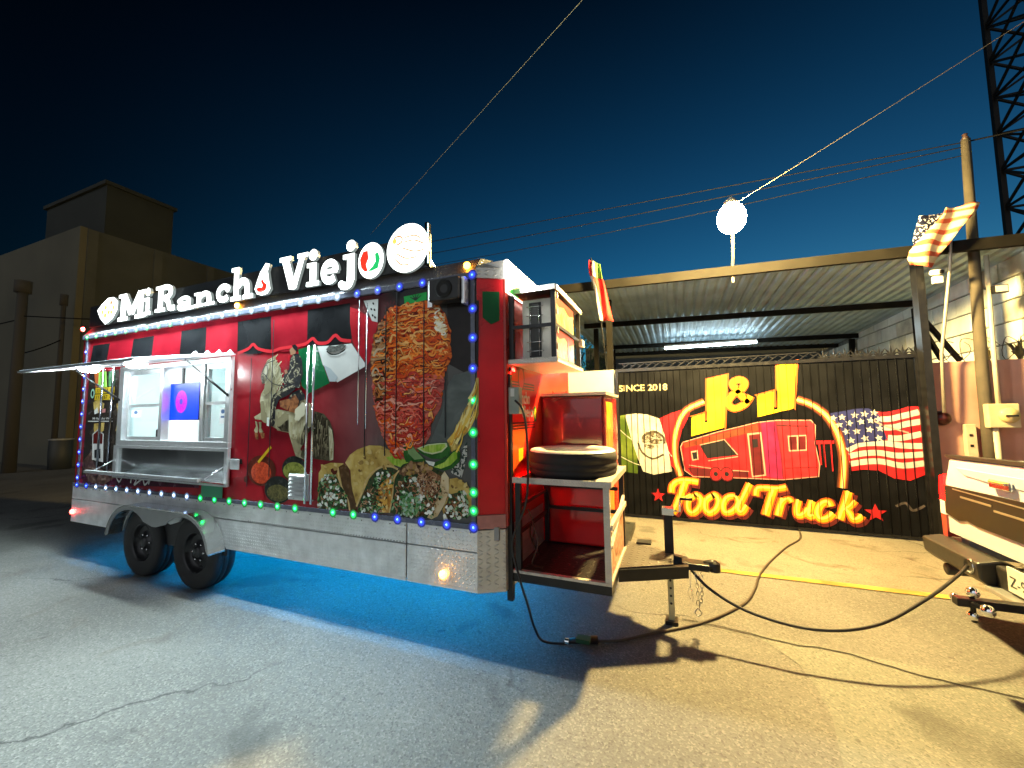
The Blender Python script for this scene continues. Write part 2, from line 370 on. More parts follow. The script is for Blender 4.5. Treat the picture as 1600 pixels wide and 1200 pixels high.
# side wall with the window opening: wrap print
def wrap_mat():
    m = mat('red_wrap_side', (.3, .01, .02), .22, spec=.28); n = m.node_tree.nodes; l = m.node_tree.links; b = n['Principled BSDF']
    g = n.new('ShaderNodeNewGeometry'); s = n.new('ShaderNodeSeparateXYZ'); l.new(g.outputs['Position'], s.inputs[0])
    t = n.new('ShaderNodeTexNoise'); t.inputs['Scale'].default_value = 1.6; t.inputs['Detail'].default_value = 3; t.inputs['Distortion'].default_value = .5; l.new(g.outputs['Position'], t.inputs['Vector'])
    r = n.new('ShaderNodeValToRGB'); e = r.color_ramp.elements
    e[0].position = .3; e[0].color = (.15, .007, .014, 1); e[1].position = .7; e[1].color = (.40, .012, .022, 1)
    l.new(t.outputs['Fac'], r.inputs['Fac'])
    # grey smoke printed behind the meat, towards the front of the trailer
    a = n.new('ShaderNodeMath'); a.operation = 'MULTIPLY_ADD'; a.inputs[1].default_value = .9; l.new(t.outputs['Fac'], a.inputs[0]); l.new(s.outputs['X'], a.inputs[2])
    q = n.new('ShaderNodeMapRange'); q.inputs['From Min'].default_value = -2.55; q.inputs['From Max'].default_value = -1.55; l.new(a.outputs[0], q.inputs['Value'])
    z = n.new('ShaderNodeMapRange'); z.inputs['From Min'].default_value = 2.1; z.inputs['From Max'].default_value = 2.7; z.inputs['To Min'].default_value = .10; z.inputs['To Max'].default_value = .02; l.new(s.outputs['Z'], z.inputs['Value'])
    cc = n.new('ShaderNodeCombineColor'); l.new(z.outputs[0], cc.inputs[0]); l.new(z.outputs[0], cc.inputs[1]); l.new(z.outputs[0], cc.inputs[2])
    x = n.new('ShaderNodeMix'); x.data_type = 'RGBA'; l.new(q.outputs[0], x.inputs['Factor'])
    k = [i for i in x.inputs if i.type == 'RGBA']; l.new(r.outputs['Color'], k[0]); l.new(cc.outputs[0], k[1])
    l.new([o for o in x.outputs if o.type == 'RGBA'][0], b.inputs['Base Color']); return m
WX0, WX1, WZ0, WZ1 = -6.06, -4.06, 1.40, 2.31
M_WRAP = wrap_mat()
sw = MB(); th = .05
for a, b in (((XL, WX0), (.893, 2.72)), ((WX1, XR), (.893, 2.72)), ((WX0, WX1), (.893, WZ0)), ((WX0, WX1), (WZ1, 2.72))):
    sw.box((a[0], YN, b[0]), (a[1], YN+th, b[1]))
sw.build('side_wall', M_WRAP, T)
# front: chamfered corner panel and front wall
cf = MB(); cf.prism([(XR, YN), (-1.17, 2.695), (-1.17, 2.745), (XR, YN+.05)], lambda u, v, d: (u, v, d), .98, 2.72)
cf.build('corner_panel', M_RED, T)
fw = MB(); fw.box((XF-.05, 2.70, .893), (XF, YF, 2.72)); front_wall = fw.build('front_wall', mat('orange_red_wrap', (.45, .022, .01), .3, noise=(1.5, .45, 3)), T)
# back and far walls, floor, roof deck (inside white)
MB().box((XL, YN+th, .893), (XL+.05, YF, 2.72)).build('rear_wall', M_WHITE, T)
MB().box((XL+.05, YF-.05, .893), (XF-.05, YF, 2.72)).build('far_wall', M_WHITE, T)
MB().box((XL+.05, YN+th, .80), (XF-.05, YF-.05, .892)).build('floor', mat('grey_floor', (.3, .3, .3), .6), T)
rf = MB(); rf.box((XL, 2.68, 2.72), (XF, YF, 2.86)); roof = rf.build('roof', M_WHITE, T)
# diamond plate cornice along the roof edge
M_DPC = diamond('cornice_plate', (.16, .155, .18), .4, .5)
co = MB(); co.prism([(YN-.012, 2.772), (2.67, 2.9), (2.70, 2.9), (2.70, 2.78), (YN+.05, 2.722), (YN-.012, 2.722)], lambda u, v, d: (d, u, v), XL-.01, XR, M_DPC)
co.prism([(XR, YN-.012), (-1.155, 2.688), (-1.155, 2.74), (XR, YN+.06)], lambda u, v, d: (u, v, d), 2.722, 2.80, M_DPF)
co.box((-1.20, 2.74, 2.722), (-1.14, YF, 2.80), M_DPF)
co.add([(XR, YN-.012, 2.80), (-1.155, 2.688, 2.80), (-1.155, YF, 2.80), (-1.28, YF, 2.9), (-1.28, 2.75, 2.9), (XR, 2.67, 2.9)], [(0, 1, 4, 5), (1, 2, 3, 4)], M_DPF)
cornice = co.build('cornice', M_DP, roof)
# skirt panels
for x0, x1, z0, z1 in ((XL, -1.955, .722, .872), (-1.945, XR, .722, .872), (-3.95, -1.955, .44, .714), (-1.945, XR, .44, .714), (XL, -5.95, .44, .714)):
    MB().box((x0, YN-.012, z0), (x1, YN+.012, z1)).build('skirt_panel', M_DP, T, bevel=.003)
MB().box((XL+.02, YN+.013, .46), (-5.9, YN+.02, .87)).box((-4.0, YN+.013, .46), (XR, YN+.02, .87)).box((-5.9, YN+.013, .70), (-4.0, YN+.02, .87)).build('skirt_light_block', M_DARK, T)  # unseen strips added behind the seams to block leaking underglow
# panel over the wheels, cut to the two wheel arches
def arch_panel():
    up = [(-5.95, .714), (-5.95, .44), (-5.86, .44)]
    up += [(-5.43+.42*math.cos(t), .40+.36*math.sin(t)) for t in [math.pi*(1-i/14) for i in range(1, 12)]]
    up += [(-4.97, .585)] + [(-4.50+.42*math.cos(t), .40+.36*math.sin(t)) for t in [math.pi*(1-i/14) for i in range(3, 14)]]
    up += [(-4.06, .44), (-3.95, .44), (-3.95, .714)]
    return up
MB().prism(arch_panel(), SIDE, -.010, .010).build('skirt_panel', M_DP, T)
MB().box((XL, YN-.016, .873), (XR, YN-.001, .876)).build('skirt_trim', M_ALU, T)
cs = MB(); cs.prism([(XR, YN-.012), (-1.165, 2.69), (-1.165, 2.73), (XR, YN+.03)], lambda u, v, d: (u, v, d), .44, .872)
cs.build('corner_skirt', M_DPF, T)
cs = MB(); cs.prism([(XR, YN-.013), (-1.163, 2.69), (-1.163, 2.73), (XR, YN+.03)], lambda u, v, d: (u, v, d), .882, .978)
cs.build('corner_band', mat('red_lit_band', (.45, .2, .19), .5, .3, noise=(20, .15)), T)
MB().box((XF-.03, 2.76, .44), (XF, YF, .89)).build('front_skirt', M_DPF, T)
MB().box((XL, 2.65, .44), (XL+.02, YF, .89)).build('rear_skirt', M_DP, T)
MB().box((XL+.02, YF-.03, .44), (XF-.03, YF, .89)).build('far_skirt', M_DP, T)
# steel frame and axles below the floor
fr = MB()
for y in (2.95, 4.2): fr.box((XL+.05, y, .66), (XF-.05, y+.06, .80))
for x in (-6.8, -6, -5.2, -4.4, -3.6, -2.8, -2, -1.4): fr.box((x, 2.66, .70), (x+.05, YF-.05, .78))
for x in (-5.43, -4.50): fr.tube([(x, 2.7, .36), (x, 4.45, .36)], .035)
fr.build('chassis', M_BLACK, T)
# wheels
def make_wheel():
    ty = MB(); R_, W_ = .355, .105
    prof = [(.20, -.085), (.235, -.10), (.31, -W_), (.338, -.095), (.352, -.075), (R_, -.05), (R_, -.028), (.346, -.026), (.346, -.02), (R_, -.018), (R_, .018), (.346, .02), (.346, .026), (R_, .028), (R_, .05), (.352, .075), (.338, .095), (.31, W_), (.235, .10), (.20, .085)]
    ty.lathe(prof, axis='Y', n=48)
    t = ty.build('tyre', M_RUB)
    rim = MB(); rim.lathe([(.205, .085), (.197, .092), (.19, .07), (.17, .03), (.15, .022), (.11, .045), (.065, .05), (.06, .075), (.045, .085), (.0, .087)], axis='Y', n=40)
    rim.lathe([(.205, .085), (.2, -.085)], axis='Y', n=40)
    for i in range(6):
        a = math.pi/3*i; rim.tube([(.085*math.cos(a), -.045, .085*math.sin(a)), (.085*math.cos(a), -.066, .085*math.sin(a))], .011, 6, M_CHROME)
        a += .5; rim.tube([(.135*math.cos(a), -.028, .135*math.sin(a)), (.135*math.cos(a), -.034, .135*math.sin(a))], .022, 8, M_RUB)
    r = rim.build('rim', mat('black_wheel_steel', (.03, .03, .033), .35, .5, noise=(15, .3)))
    return t, r
wt, wr = make_wheel()
first = True
for y, fl in ((2.655, False), (4.46, True)):
    for x in (-5.43, -4.50):
        e = bpy.data.objects.new('wheel', None); COL.objects.link(e); e.location = (x, y, .355); attach(e, T)
        for src in (wt, wr):
            c = src if first else copy_of(src, None, (0, 0, 0))
            c.location = (x, y, .355); attach(c, e)
            if fl: c.rotation_euler = (0, 0, math.pi)
        first = False
# tandem mudguard
fe = MB(); oc = [(-5.86, .44)] + [(-5.43+.43*math.cos(t), .40+.385*math.sin(t)) for t in [math.pi*(1-i/16) for i in range(1, 9)]]
oc += [(-4.50+.43*math.cos(t), .40+.385*math.sin(t)) for t in [math.pi*(.5-i/16) for i in range(0, 8)]] + [(-4.07, .43)]
vs = []; 
for (x, z) in oc: vs += [(x, YN-.165, z), (x, YN-.013, z), (x, YN-.013, z-.012), (x, YN-.165, z-.012)]
fs = []
for i in range(len(oc)-1):
    for k in range(4): fs.append((i*4+k, i*4+(k+1) % 4, i*4+4+(k+1) % 4, i*4+4+k))
fs += [(0, 1, 2, 3), tuple(len(vs)-4+k for k in range(4))]
fe.add(vs, fs)
fend = fe.build('mudguard', mat('polished_mudguard', (.7, .7, .7), .18, .9), T)
# face plate of the mudguard between the two arches
fp = MB(); tp = [(x, z-.013) for x, z in oc]
lo = [(-4.10, .43)] + [(-4.50+.385*math.cos(t), .40+.335*math.sin(t)) for t in [math.pi*i/16 for i in range(1, 13)]] + [(-4.93, .60), (-5.0, .60)] + [(-5.43+.385*math.cos(t), .40+.335*math.sin(t)) for t in [math.pi*i/16 for i in range(4, 16)]] + [(-5.825, .44)]
fp.prism(tp+lo, SIDE, .150, .158)
fp.build('mudguard_face', mat('mudguard_face', (.34, .35, .36), .4, .7, noise=(12, .1)), fend)
MB().box((-5.84, YN+.02, .36), (-4.09, YN+.04, .72)).build('wheel_well', M_DARK, fend)

# --- LED strips
LEDC = {'b': (.01, .045, 1.0), 'w': (.40, .58, 1.0), 'g': (.01, 1.0, .16), 'r': (1, .03, .02), 'a': (1, .36, .02)}
ledm = {}
def led_proto(c):
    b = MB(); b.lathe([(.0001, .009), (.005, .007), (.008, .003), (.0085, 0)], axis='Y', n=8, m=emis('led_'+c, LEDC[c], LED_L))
    b.lathe([(.0086, .0012), (.018, .0008)], axis='Y', n=12, m=emis('led_lens_'+c, LEDC[c], 1.3, (.1, .1, .1), False))  # this disc and the next two glow to draw the LED's bloom
    b.lathe([(.0181, .0006), (.028, .0003)], axis='Y', n=14, m=emis('led_rim_'+c, LEDC[c], .4, (.1, .1, .1), False))  # glowing ring of the LED's bloom, not a real rim
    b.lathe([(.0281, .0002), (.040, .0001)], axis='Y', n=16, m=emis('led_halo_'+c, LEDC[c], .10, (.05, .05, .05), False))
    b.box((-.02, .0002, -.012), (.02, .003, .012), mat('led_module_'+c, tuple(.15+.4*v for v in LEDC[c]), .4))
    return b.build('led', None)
def strip(a, b):
    o = MB().box(a, b).build('led_strip', mat('led_channel', (.10, .11, .16), .25, noise=(20, .2)), T); return o
st_top = strip((XL, YN-.016, 2.728), (XR, YN-.0121, 2.766)); st_bot = strip((XL, YN-.017, .878), (XR, YN-.001, .912))
st_r = strip((-1.386, YN-.012, .914), (-1.352, YN-.001, 2.72)); st_l = strip((-6.95, YN-.012, .914), (-6.915, YN-.001, 2.72))
leds = {}
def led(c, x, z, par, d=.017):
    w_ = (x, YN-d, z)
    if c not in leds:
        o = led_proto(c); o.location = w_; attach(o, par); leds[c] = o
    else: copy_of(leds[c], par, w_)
dx = (6.918-1.369)/25
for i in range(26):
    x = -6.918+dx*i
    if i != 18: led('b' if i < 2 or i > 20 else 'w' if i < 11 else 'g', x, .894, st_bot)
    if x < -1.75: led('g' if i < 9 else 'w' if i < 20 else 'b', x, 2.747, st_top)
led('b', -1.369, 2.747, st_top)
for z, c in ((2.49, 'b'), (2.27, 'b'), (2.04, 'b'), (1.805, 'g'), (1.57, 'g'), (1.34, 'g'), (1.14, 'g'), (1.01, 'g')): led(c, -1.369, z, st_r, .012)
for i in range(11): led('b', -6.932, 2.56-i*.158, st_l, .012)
# amber and red marker lamps
def marker(x, y, z, c, ax='Y'):
    b = MB(); b.lathe([(.028, -.004), (.028, .006), (.022, .016), (.0001, .02)], axis='Y', n=12, m=emis('marker_'+c, LEDC[c], 14))
    o = b.build('marker_lamp', None, loc=(x, y, z)); attach(o, T); return o
marker(-1.62, YN-.022, .535, 'a')
MB().box((-1.68, YN-.014, .50), (-1.56, YN-.012, .575)).build('lamp_base', M_ALU, T)
marker(-1.42, YN+.0, 2.83, 'a'); marker(-4.05, YN+.0, 2.83, 'a'); marker(-7.02, YN-.02, 2.86, 'r'); marker(-6.98, YN-.02, .56, 'r')
# underglow strips below the floor
M_GLOW = emis('underglow_blue', (.0, .40, 1.0), GLOW_L)
for a, b in (((-6.7, 2.70, .76), (-1.5, 2.72, .775)), ((-6.7, 4.40, .76), (-1.5, 4.42, .775)), ((-6.6, 3.5, .64), (-1.3, 3.53, .655))):
    MB().box(a, b).build('underglow_strip', M_GLOW, T)

# --- printed wrap on the side (flat print, thin layers)
class Print:
    def __init__(s, place): s.b = MB(); s.pl = place; s.n = 0
    def p(s, poly, k, m): s.n += 1; s.b.flat(poly, s.pl, .0008+k*.0007+s.n*.000006, m); return s
    def t(s, txt, box, k, m, **kw): add_text(s.b, txt, box, s.pl, .0008+k*.0007, m, **kw); return s
    def done(s, name, parent): return s.b.build(name, None, parent, fix=False)
def inside(poly, x, y):
    c = False; n = len(poly)
    for i in range(n):
        x1, y1 = poly[i]; x2, y2 = poly[i-1]
        if (y1 > y) != (y2 > y) and x < (x2-x1)*(y-y1)/(y2-y1)+x1: c = not c
    return c
def pick(poly):
    x0 = min(p[0] for p in poly); x1 = max(p[0] for p in poly); y0 = min(p[1] for p in poly); y1 = max(p[1] for p in poly)
    for _ in range(200):
        x, y = rnd(x0, x1), rnd(y0, y1)
        if inside(poly, x, y): return x, y
    return center(poly)
def bits(pr, poly, n, s0, s1, k, ms, flat=1.):
    """small printed scraps scattered inside an outline"""
    for _ in range(n):
        x, y = pick(poly); a = rnd(0, 6.3); s = rnd(s0, s1); m = random.choice(ms); c, d = math.cos(a), math.sin(a)
        pts = [(s*rnd(.6, 1.1)*math.cos(t), s*flat*rnd(.5, 1.0)*math.sin(t)) for t in (0, 1.1, 2.2, 3.3, 4.3, 5.3)]
        pr.p([(x+u*c-v*d, y+u*d+v*c) for u, v in pts], k, m)
def flakes(pr, poly, n, l0, l1, w0, w1, k, ms, ang=.25, bend=.25):
    """short curved brush marks scattered inside an outline"""
    for _ in range(n):
        x, y = pick(poly); a = rnd(-ang, ang); l_ = rnd(l0, l1); b = rnd(-bend, bend)*l_; m = random.choice(ms); c, d = math.cos(a), math.sin(a)
        P = [(-l_/2, 0), (-l_*.2, b), (l_*.2, b*.9), (l_/2, rnd(-.2, .2)*l_)]
        P = [(x+u*c-v*d, y+u*d+v*c) for u, v in P]
        if all(inside(poly, *q) for q in (P[0], P[-1])): pr.p(ribbon(P, [rnd(w0, w1), rnd(w0, w1)*.4], 3), k, m)
def flat_m(name, c): return mat(name, c, .25)
P_BLK = mat('print_black', (.012, .012, .014), .22, noise=(3, .5))
P_STR = mat('print_red_stripe', (.24, .007, .016), .22, noise=(3, .3))
P_GRN = mat('print_flag_green', (.005, .11, .035), .25, noise=(5, .3))
P_WHT = mat('print_white', (.62, .62, .62), .25, noise=(4, .12))
P_FRED = mat('print_flag_red', (.40, .01, .02), .25, noise=(4, .3))
P_HORSE = rampmat('print_horse', [(.3, (.12, .10, .055)), (.48, (.40, .36, .22)), (.7, (.62, .58, .42))], (9, 9, 6), 4, .4)
P_HSH = mat('print_horse_shade', (.06, .05, .03), .25, noise=(14, .6))
P_SUIT = rampmat('print_suit', [(.45, (.012, .012, .016)), (.62, (.03, .028, .025)), (.66, (.35, .3, .2))], (28, 28, 28), 3, .5)
P_LEA = rampmat('print_leather', [(.35, (.10, .03, .012)), (.6, (.34, .13, .05))], (20, 20, 20), 3, .5)
P_SKIN = mat('print_skin', (.3, .15, .09), .25)
P_TRIM = rampmat('print_trim', [(.45, (.05, .04, .03)), (.52, (.45, .4, .28))], (60, 60, 60), 2, 0)
P_MEAT = rampmat('print_roast_meat', [(.28, (.03, .006, .004)), (.37, (.22, .018, .006)), (.46, (.62, .085, .012)), (.56, (.80, .20, .03)), (.66, (.62, .10, .02)), (.74, (.75, .45, .24)), (.82, (.20, .02, .008))], (5, 5, 15), 7, 2.6)
P_MEAT2 = rampmat('print_raw_meat', [(.28, (.10, .012, .012)), (.42, (.42, .06, .05)), (.55, (.6, .16, .13)), (.68, (.36, .04, .04)), (.8, (.7, .4, .34))], (5, 5, 16), 7, 2.4)
P_CHAR = rampmat('print_charred_meat', [(.3, (.02, .01, .006)), (.45, (.22, .06, .02)), (.6, (.5, .26, .12)), (.75, (.66, .5, .34))], (8, 8, 18), 7, 2.2)
P_TORT = rampmat('print_tortilla', [(.25, (.22, .13, .03)), (.45, (.46, .31, .08)), (.62, (.58, .42, .13)), (.78, (.66, .52, .24))], (9, 9, 9), 5, .8)
P_TORT2 = rampmat('print_golden_tortilla', [(.3, (.14, .05, .01)), (.5, (.5, .22, .035)), (.7, (.62, .38, .12))], (13, 13, 13), 5, 1.0)
P_EDGE = mat('print_tortilla_edge', (.62, .45, .2), .25, noise=(25, .2))
P_FILL = rampmat('print_taco_filling', [(.3, (.01, .02, .01)), (.5, (.03, .07, .025)), (.65, (.08, .05, .025))], (30, 30, 30), 5, 1.)
P_FILL2 = rampmat('print_shredded_meat', [(.3, (.03, .012, .008)), (.45, (.16, .06, .025)), (.56, (.42, .22, .12)), (.66, (.12, .04, .02)), (.75, (.5, .32, .2))], (40, 40, 40), 4, 3.0)
P_ONION = mat('print_onion', (.72, .76, .72), .25, noise=(30, .15))
P_CIL = rampmat('print_cilantro', [(.35, (.008, .03, .012)), (.5, (.04, .14, .05)), (.65, (.16, .34, .18))], (55, 55, 55), 4, 1.5)
P_LIME = rampmat('print_lime_flesh', [(.35, (.22, .42, .03)), (.65, (.48, .62, .12))], (40, 40, 8), 3, .5)
P_LIMEK = mat('print_lime_skin', (.03, .12, .025), .25, noise=(18, .3)); P_LIMEW = mat('print_lime_pith', (.6, .68, .42), .25)
P_SALSA = rampmat('print_red_salsa', [(.35, (.34, .02, .006)), (.6, (.66, .09, .03))], (35, 35, 35), 5, .8)
P_GUAC = rampmat('print_green_salsa', [(.35, (.09, .11, .015)), (.65, (.3, .32, .07))], (35, 35, 35), 5, .8)
P_CLAY = mat('print_clay_bowl', (.10, .02, .012), .25, noise=(10, .4)); P_STONE = mat('print_stone_bowl', (.02, .022, .02), .25, noise=(20, .6))
P_YEL = mat('print_yellow', (.62, .42, .02), .25, noise=(10, .2)); P_FLAME = rampmat('print_flame', [(.35, (.22, .2, .12)), (.5, (.55, .36, .07)), (.7, (.75, .6, .2))], (8, 8, 5), 4, 1.2)
P_SMOKE = rampmat('print_smoke', [(.3, (.045, .06, .06)), (.6, (.12, .14, .14)), (.8, (.22, .24, .24))], (3, 3, 4), 4, .6)
P_LACE = rampmat('print_lace', [(.48, (.03, .05, .045)), (.52, (.5, .5, .48))], (60, 60, 60), 1, 0)
P_GPAP = mat('print_green_paper', (.02, .45, .09), .3, noise=(12, .15))
# striped awning print with a scalloped hem
aw = Print(SIDE)
edges = [(146, 140), (172, 166), (209, 203), (241, 236), (284, 280), (323, 321), (372, 371), (424, 424), (481, 480), (547, 549)]
tl = [(-6.792,2.634),(-6.402,2.632),(-5.887,2.640),(-5.473,2.645),(-4.959,2.651),(-4.529,2.655),(-4.032,2.661),(-3.551,2.667),(-3.072,2.673),(-2.570,2.678)]
bl = [(-6.851,2.376),(-6.459,2.369),(-5.937,2.354),(-5.507,2.342),(-4.978,2.331),(-4.528,2.349),(-4.023,2.360),(-3.535,2.344),(-3.068,2.344),(-2.549,2.354)]
for i in range(9):
    a, b, c, d = tl[i], tl[i+1], bl[i+1], bl[i]
    mid = ((c[0]*2+d[0])/3, (c[1]*2+d[1])/3-.035); mid2 = ((c[0]+2*d[0])/3, (c[1]+2*d[1])/3-.035)
    aw.p([a, b, c, mid, mid2, d], 2, P_BLK if i % 2 == 0 else P_STR)
hem = [(-4.013,2.340),(-3.863,2.374),(-3.791,2.413),(-3.715,2.363),(-3.535,2.325),(-3.423,2.341),(-3.330,2.346),(-3.213,2.350),(-3.084,2.363),(-2.999,2.403),(-2.935,2.357),(-2.820,2.353),(-2.732,2.409),(-2.664,2.363),(-2.548,2.343)]
aw.p(ribbon(hem, .03, 4), 3, mat('print_red_hem', (.5, .02, .03), .25))
aw.done('awning_print', T)
# flag printed behind the rider
fl = Print(SIDE)
fl.p([(-3.177,2.316),(-2.998,2.339),(-2.939,2.320),(-2.867,2.157),(-2.783,1.990),(-3.032,1.907),(-3.124,1.982)], 4, P_GRN)
fl.p([(-2.940,2.327),(-2.759,2.320),(-2.541,2.320),(-2.468,2.229),(-2.371,2.121),(-2.694,1.993),(-2.867,2.157)], 5, P_WHT)
fl.p([(-2.857,2.156),(-2.772,2.116),(-2.687,2.037),(-2.713,2.001),(-2.783,2.004)], 6, mat('print_white_fold', (.4, .44, .48), .25))
fl.p([(-2.566,2.641),(-2.476,2.610),(-2.371,2.536),(-2.259,2.477),(-2.299,2.325),(-2.330,2.172),(-2.363,2.127),(-2.468,2.236),(-2.532,2.344),(-2.563,2.500)], 4, P_FRED)
em = [(-2.833,2.290),(-2.796,2.323),(-2.722,2.310),(-2.649,2.326),(-2.598,2.308),(-2.638,2.276),(-2.720,2.261),(-2.785,2.258)]
fl.p(em, 7, mat('print_emblem', (.09, .09, .085), .3, noise=(60, .7)))
fl.p(ribbon([(-2.823,2.275),(-2.766,2.243),(-2.683,2.244),(-2.611,2.274)], .012), 8, P_STONE)
fl.done('flag_print', T)
# horse and rider print
ho = Print(SIDE); H = (360, 500, 5.455)
ho.p([(-2.953,1.750),(-2.841,1.723),(-2.771,1.661),(-2.728,1.571),(-2.718,1.441),(-2.734,1.321),(-2.781,1.319),(-2.967,1.334),(-2.988,1.518),(-2.979,1.673)], 5, P_HSH)
ho.p([(-2.783,1.621),(-2.742,1.581),(-2.718,1.471),(-2.721,1.331),(-2.761,1.320),(-2.772,1.470)], 6, P_HORSE)
ho.p([(-3.475,2.279),(-3.465,2.239),(-3.416,2.180),(-3.390,2.123),(-3.378,2.035),(-3.436,1.949),(-3.481,1.885),(-3.507,1.775),(-3.511,1.698),(-3.533,1.655),(-3.580,1.644),(-3.630,1.677),(-3.663,1.677),(-3.721,1.683),(-3.738,1.706),(-3.690,1.724),(-3.647,1.744),(-3.645,1.800),(-3.664,1.856),(-3.651,1.923),(-3.605,1.978),(-3.599,2.016),(-3.648,2.035),(-3.664,2.081),(-3.638,2.148),(-3.608,2.203),(-3.578,2.246),(-3.530,2.260)], 5, P_HORSE)
ho.p([(-3.428,1.763),(-3.366,1.767),(-3.274,1.739),(-3.129,1.843),(-3.071,1.857),(-2.998,1.808),(-2.981,1.725),(-2.991,1.621),(-3.060,1.538),(-3.085,1.454),(-3.113,1.412),(-3.052,1.341),(-3.023,1.312),(-3.168,1.349),(-3.200,1.411),(-3.233,1.484),(-3.266,1.558),(-3.419,1.578),(-3.431,1.665)], 5, P_HORSE)
ho.p([(-3.513,1.731),(-3.428,1.774),(-3.259,1.750),(-3.251,1.558),(-3.357,1.568),(-3.508,1.622)], 5, P_HORSE)
ho.p([(-3.421,1.616),(-3.303,1.729),(-3.271,1.686),(-3.266,1.563),(-3.358,1.573)], 6, P_HSH)
ho.p([(-3.063,1.632),(-2.979,1.673),(-2.990,1.590),(-3.059,1.517),(-3.078,1.444),(-3.114,1.454),(-3.103,1.538)], 6, P_HSH)
ho.p([(-3.084,1.423),(-3.046,1.362),(-3.051,1.316),(-3.110,1.350)], 6, P_HSH)
ho.p([(-3.720,1.667),(-3.705,1.616),(-3.731,1.577),(-3.714,1.555),(-3.681,1.555),(-3.675,1.594),(-3.691,1.655)], 5, P_HORSE).p([(-3.670,1.655),(-3.659,1.600),(-3.665,1.572),(-3.648,1.550),(-3.600,1.561),(-3.634,1.600),(-3.632,1.655)], 5, P_HORSE)
ho.p([(-3.722,1.555),(-3.672,1.550),(-3.669,1.489),(-3.702,1.494)], 6, P_LEA).p([(-3.649,1.561),(-3.584,1.550),(-3.589,1.506),(-3.621,1.500)], 6, P_LEA)
ho.p([(-3.279,1.879),(-3.236,1.921),(-3.133,1.950),(-3.073,1.894),(-3.071,1.857),(-3.129,1.843),(-3.162,1.732),(-3.274,1.750)], 7, P_SUIT)
ho.p([(-3.393,1.849),(-3.256,1.868),(-3.240,1.835),(-3.290,1.761),(-3.383,1.795)], 8, P_LEA).p([(-3.235,1.889),(-3.274,1.750),(-3.176,1.733),(-3.144,1.843),(-3.190,1.898)], 8, P_LEA)
ho.p([(-3.272,2.237),(-3.228,2.284),(-3.160,2.273),(-3.121,2.217),(-3.102,2.087),(-3.135,2.003),(-3.133,1.960),(-3.223,1.963),(-3.315,2.005),(-3.377,2.024),(-3.335,2.110),(-3.283,2.140)], 8, P_SUIT)
ho.p([(-3.315,1.999),(-3.209,1.984),(-3.192,1.952),(-3.280,1.901),(-3.401,1.861),(-3.444,1.785),(-3.446,1.643),(-3.468,1.611),(-3.508,1.622),(-3.505,1.731),(-3.510,1.841),(-3.482,1.907)], 9, P_SUIT)
ho.p(ribbon([(-3.201,1.984),(-3.313,1.956),(-3.434,1.905),(-3.475,1.840),(-3.489,1.731),(-3.500,1.633)], .022), 10, P_TRIM)
ho.p([(-3.554,1.699),(-3.522,1.698),(-3.523,1.616),(-3.555,1.622)], 10, P_ONION)
ho.p(ribbon([(-3.530,2.248),(-3.592,2.213),(-3.645,2.137),(-3.658,2.070)], .008), 9, P_HSH).p(ribbon([(-3.474,2.250),(-3.398,2.146),(-3.371,2.057),(-3.314,1.989)], .012), 9, P_TRIM)
ho.p([(-3.655,2.092),(-3.619,2.102),(-3.599,2.022),(-3.639,2.018)], 9, P_HSH)
ho.p([(-3.283,2.320),(-3.238,2.350),(-3.199,2.320),(-3.205,2.277),(-3.265,2.270)], 9, P_SKIN).p([(-3.257,2.359),(-3.209,2.366),(-3.178,2.334),(-3.191,2.297),(-3.230,2.327)], 10, P_BLK)
ho.p([(-3.344,2.132),(-3.313,2.141),(-3.297,2.108),(-3.327,2.093)], 10, P_SKIN).p([(-3.286,2.036),(-3.241,2.040),(-3.240,2.018),(-3.277,2.014)], 10, P_TRIM)
ho.p(ribbon([(-3.234,2.235),(-3.209,2.190),(-3.245,2.138),(-3.288,2.085)], .016), 10, P_TRIM)
ho.p(ribbon([(-3.281,2.271),(-3.294,2.239),(-3.282,2.222)], .022), 10, P_FRED)
HS_ = [flat_m('print_hair_%d' % i, c) for i, c in enumerate(((.50, .45, .29), (.42, .37, .22), (.30, .25, .14), (.58, .53, .38)))]
HD_ = [flat_m('print_dark_hair_%d' % i, c) for i, c in enumerate(((.05, .04, .025), (.16, .13, .08), (.28, .24, .15), (.025, .02, .015)))]
nk = [(-3.474,2.250),(-3.407,2.169),(-3.386,2.035),(-3.466,1.906),(-3.507,1.775),(-3.534,1.677),(-3.598,1.677),(-3.636,1.800),(-3.652,1.856),(-3.635,1.923),(-3.597,1.977),(-3.600,2.045),(-3.621,2.147),(-3.577,2.223)]
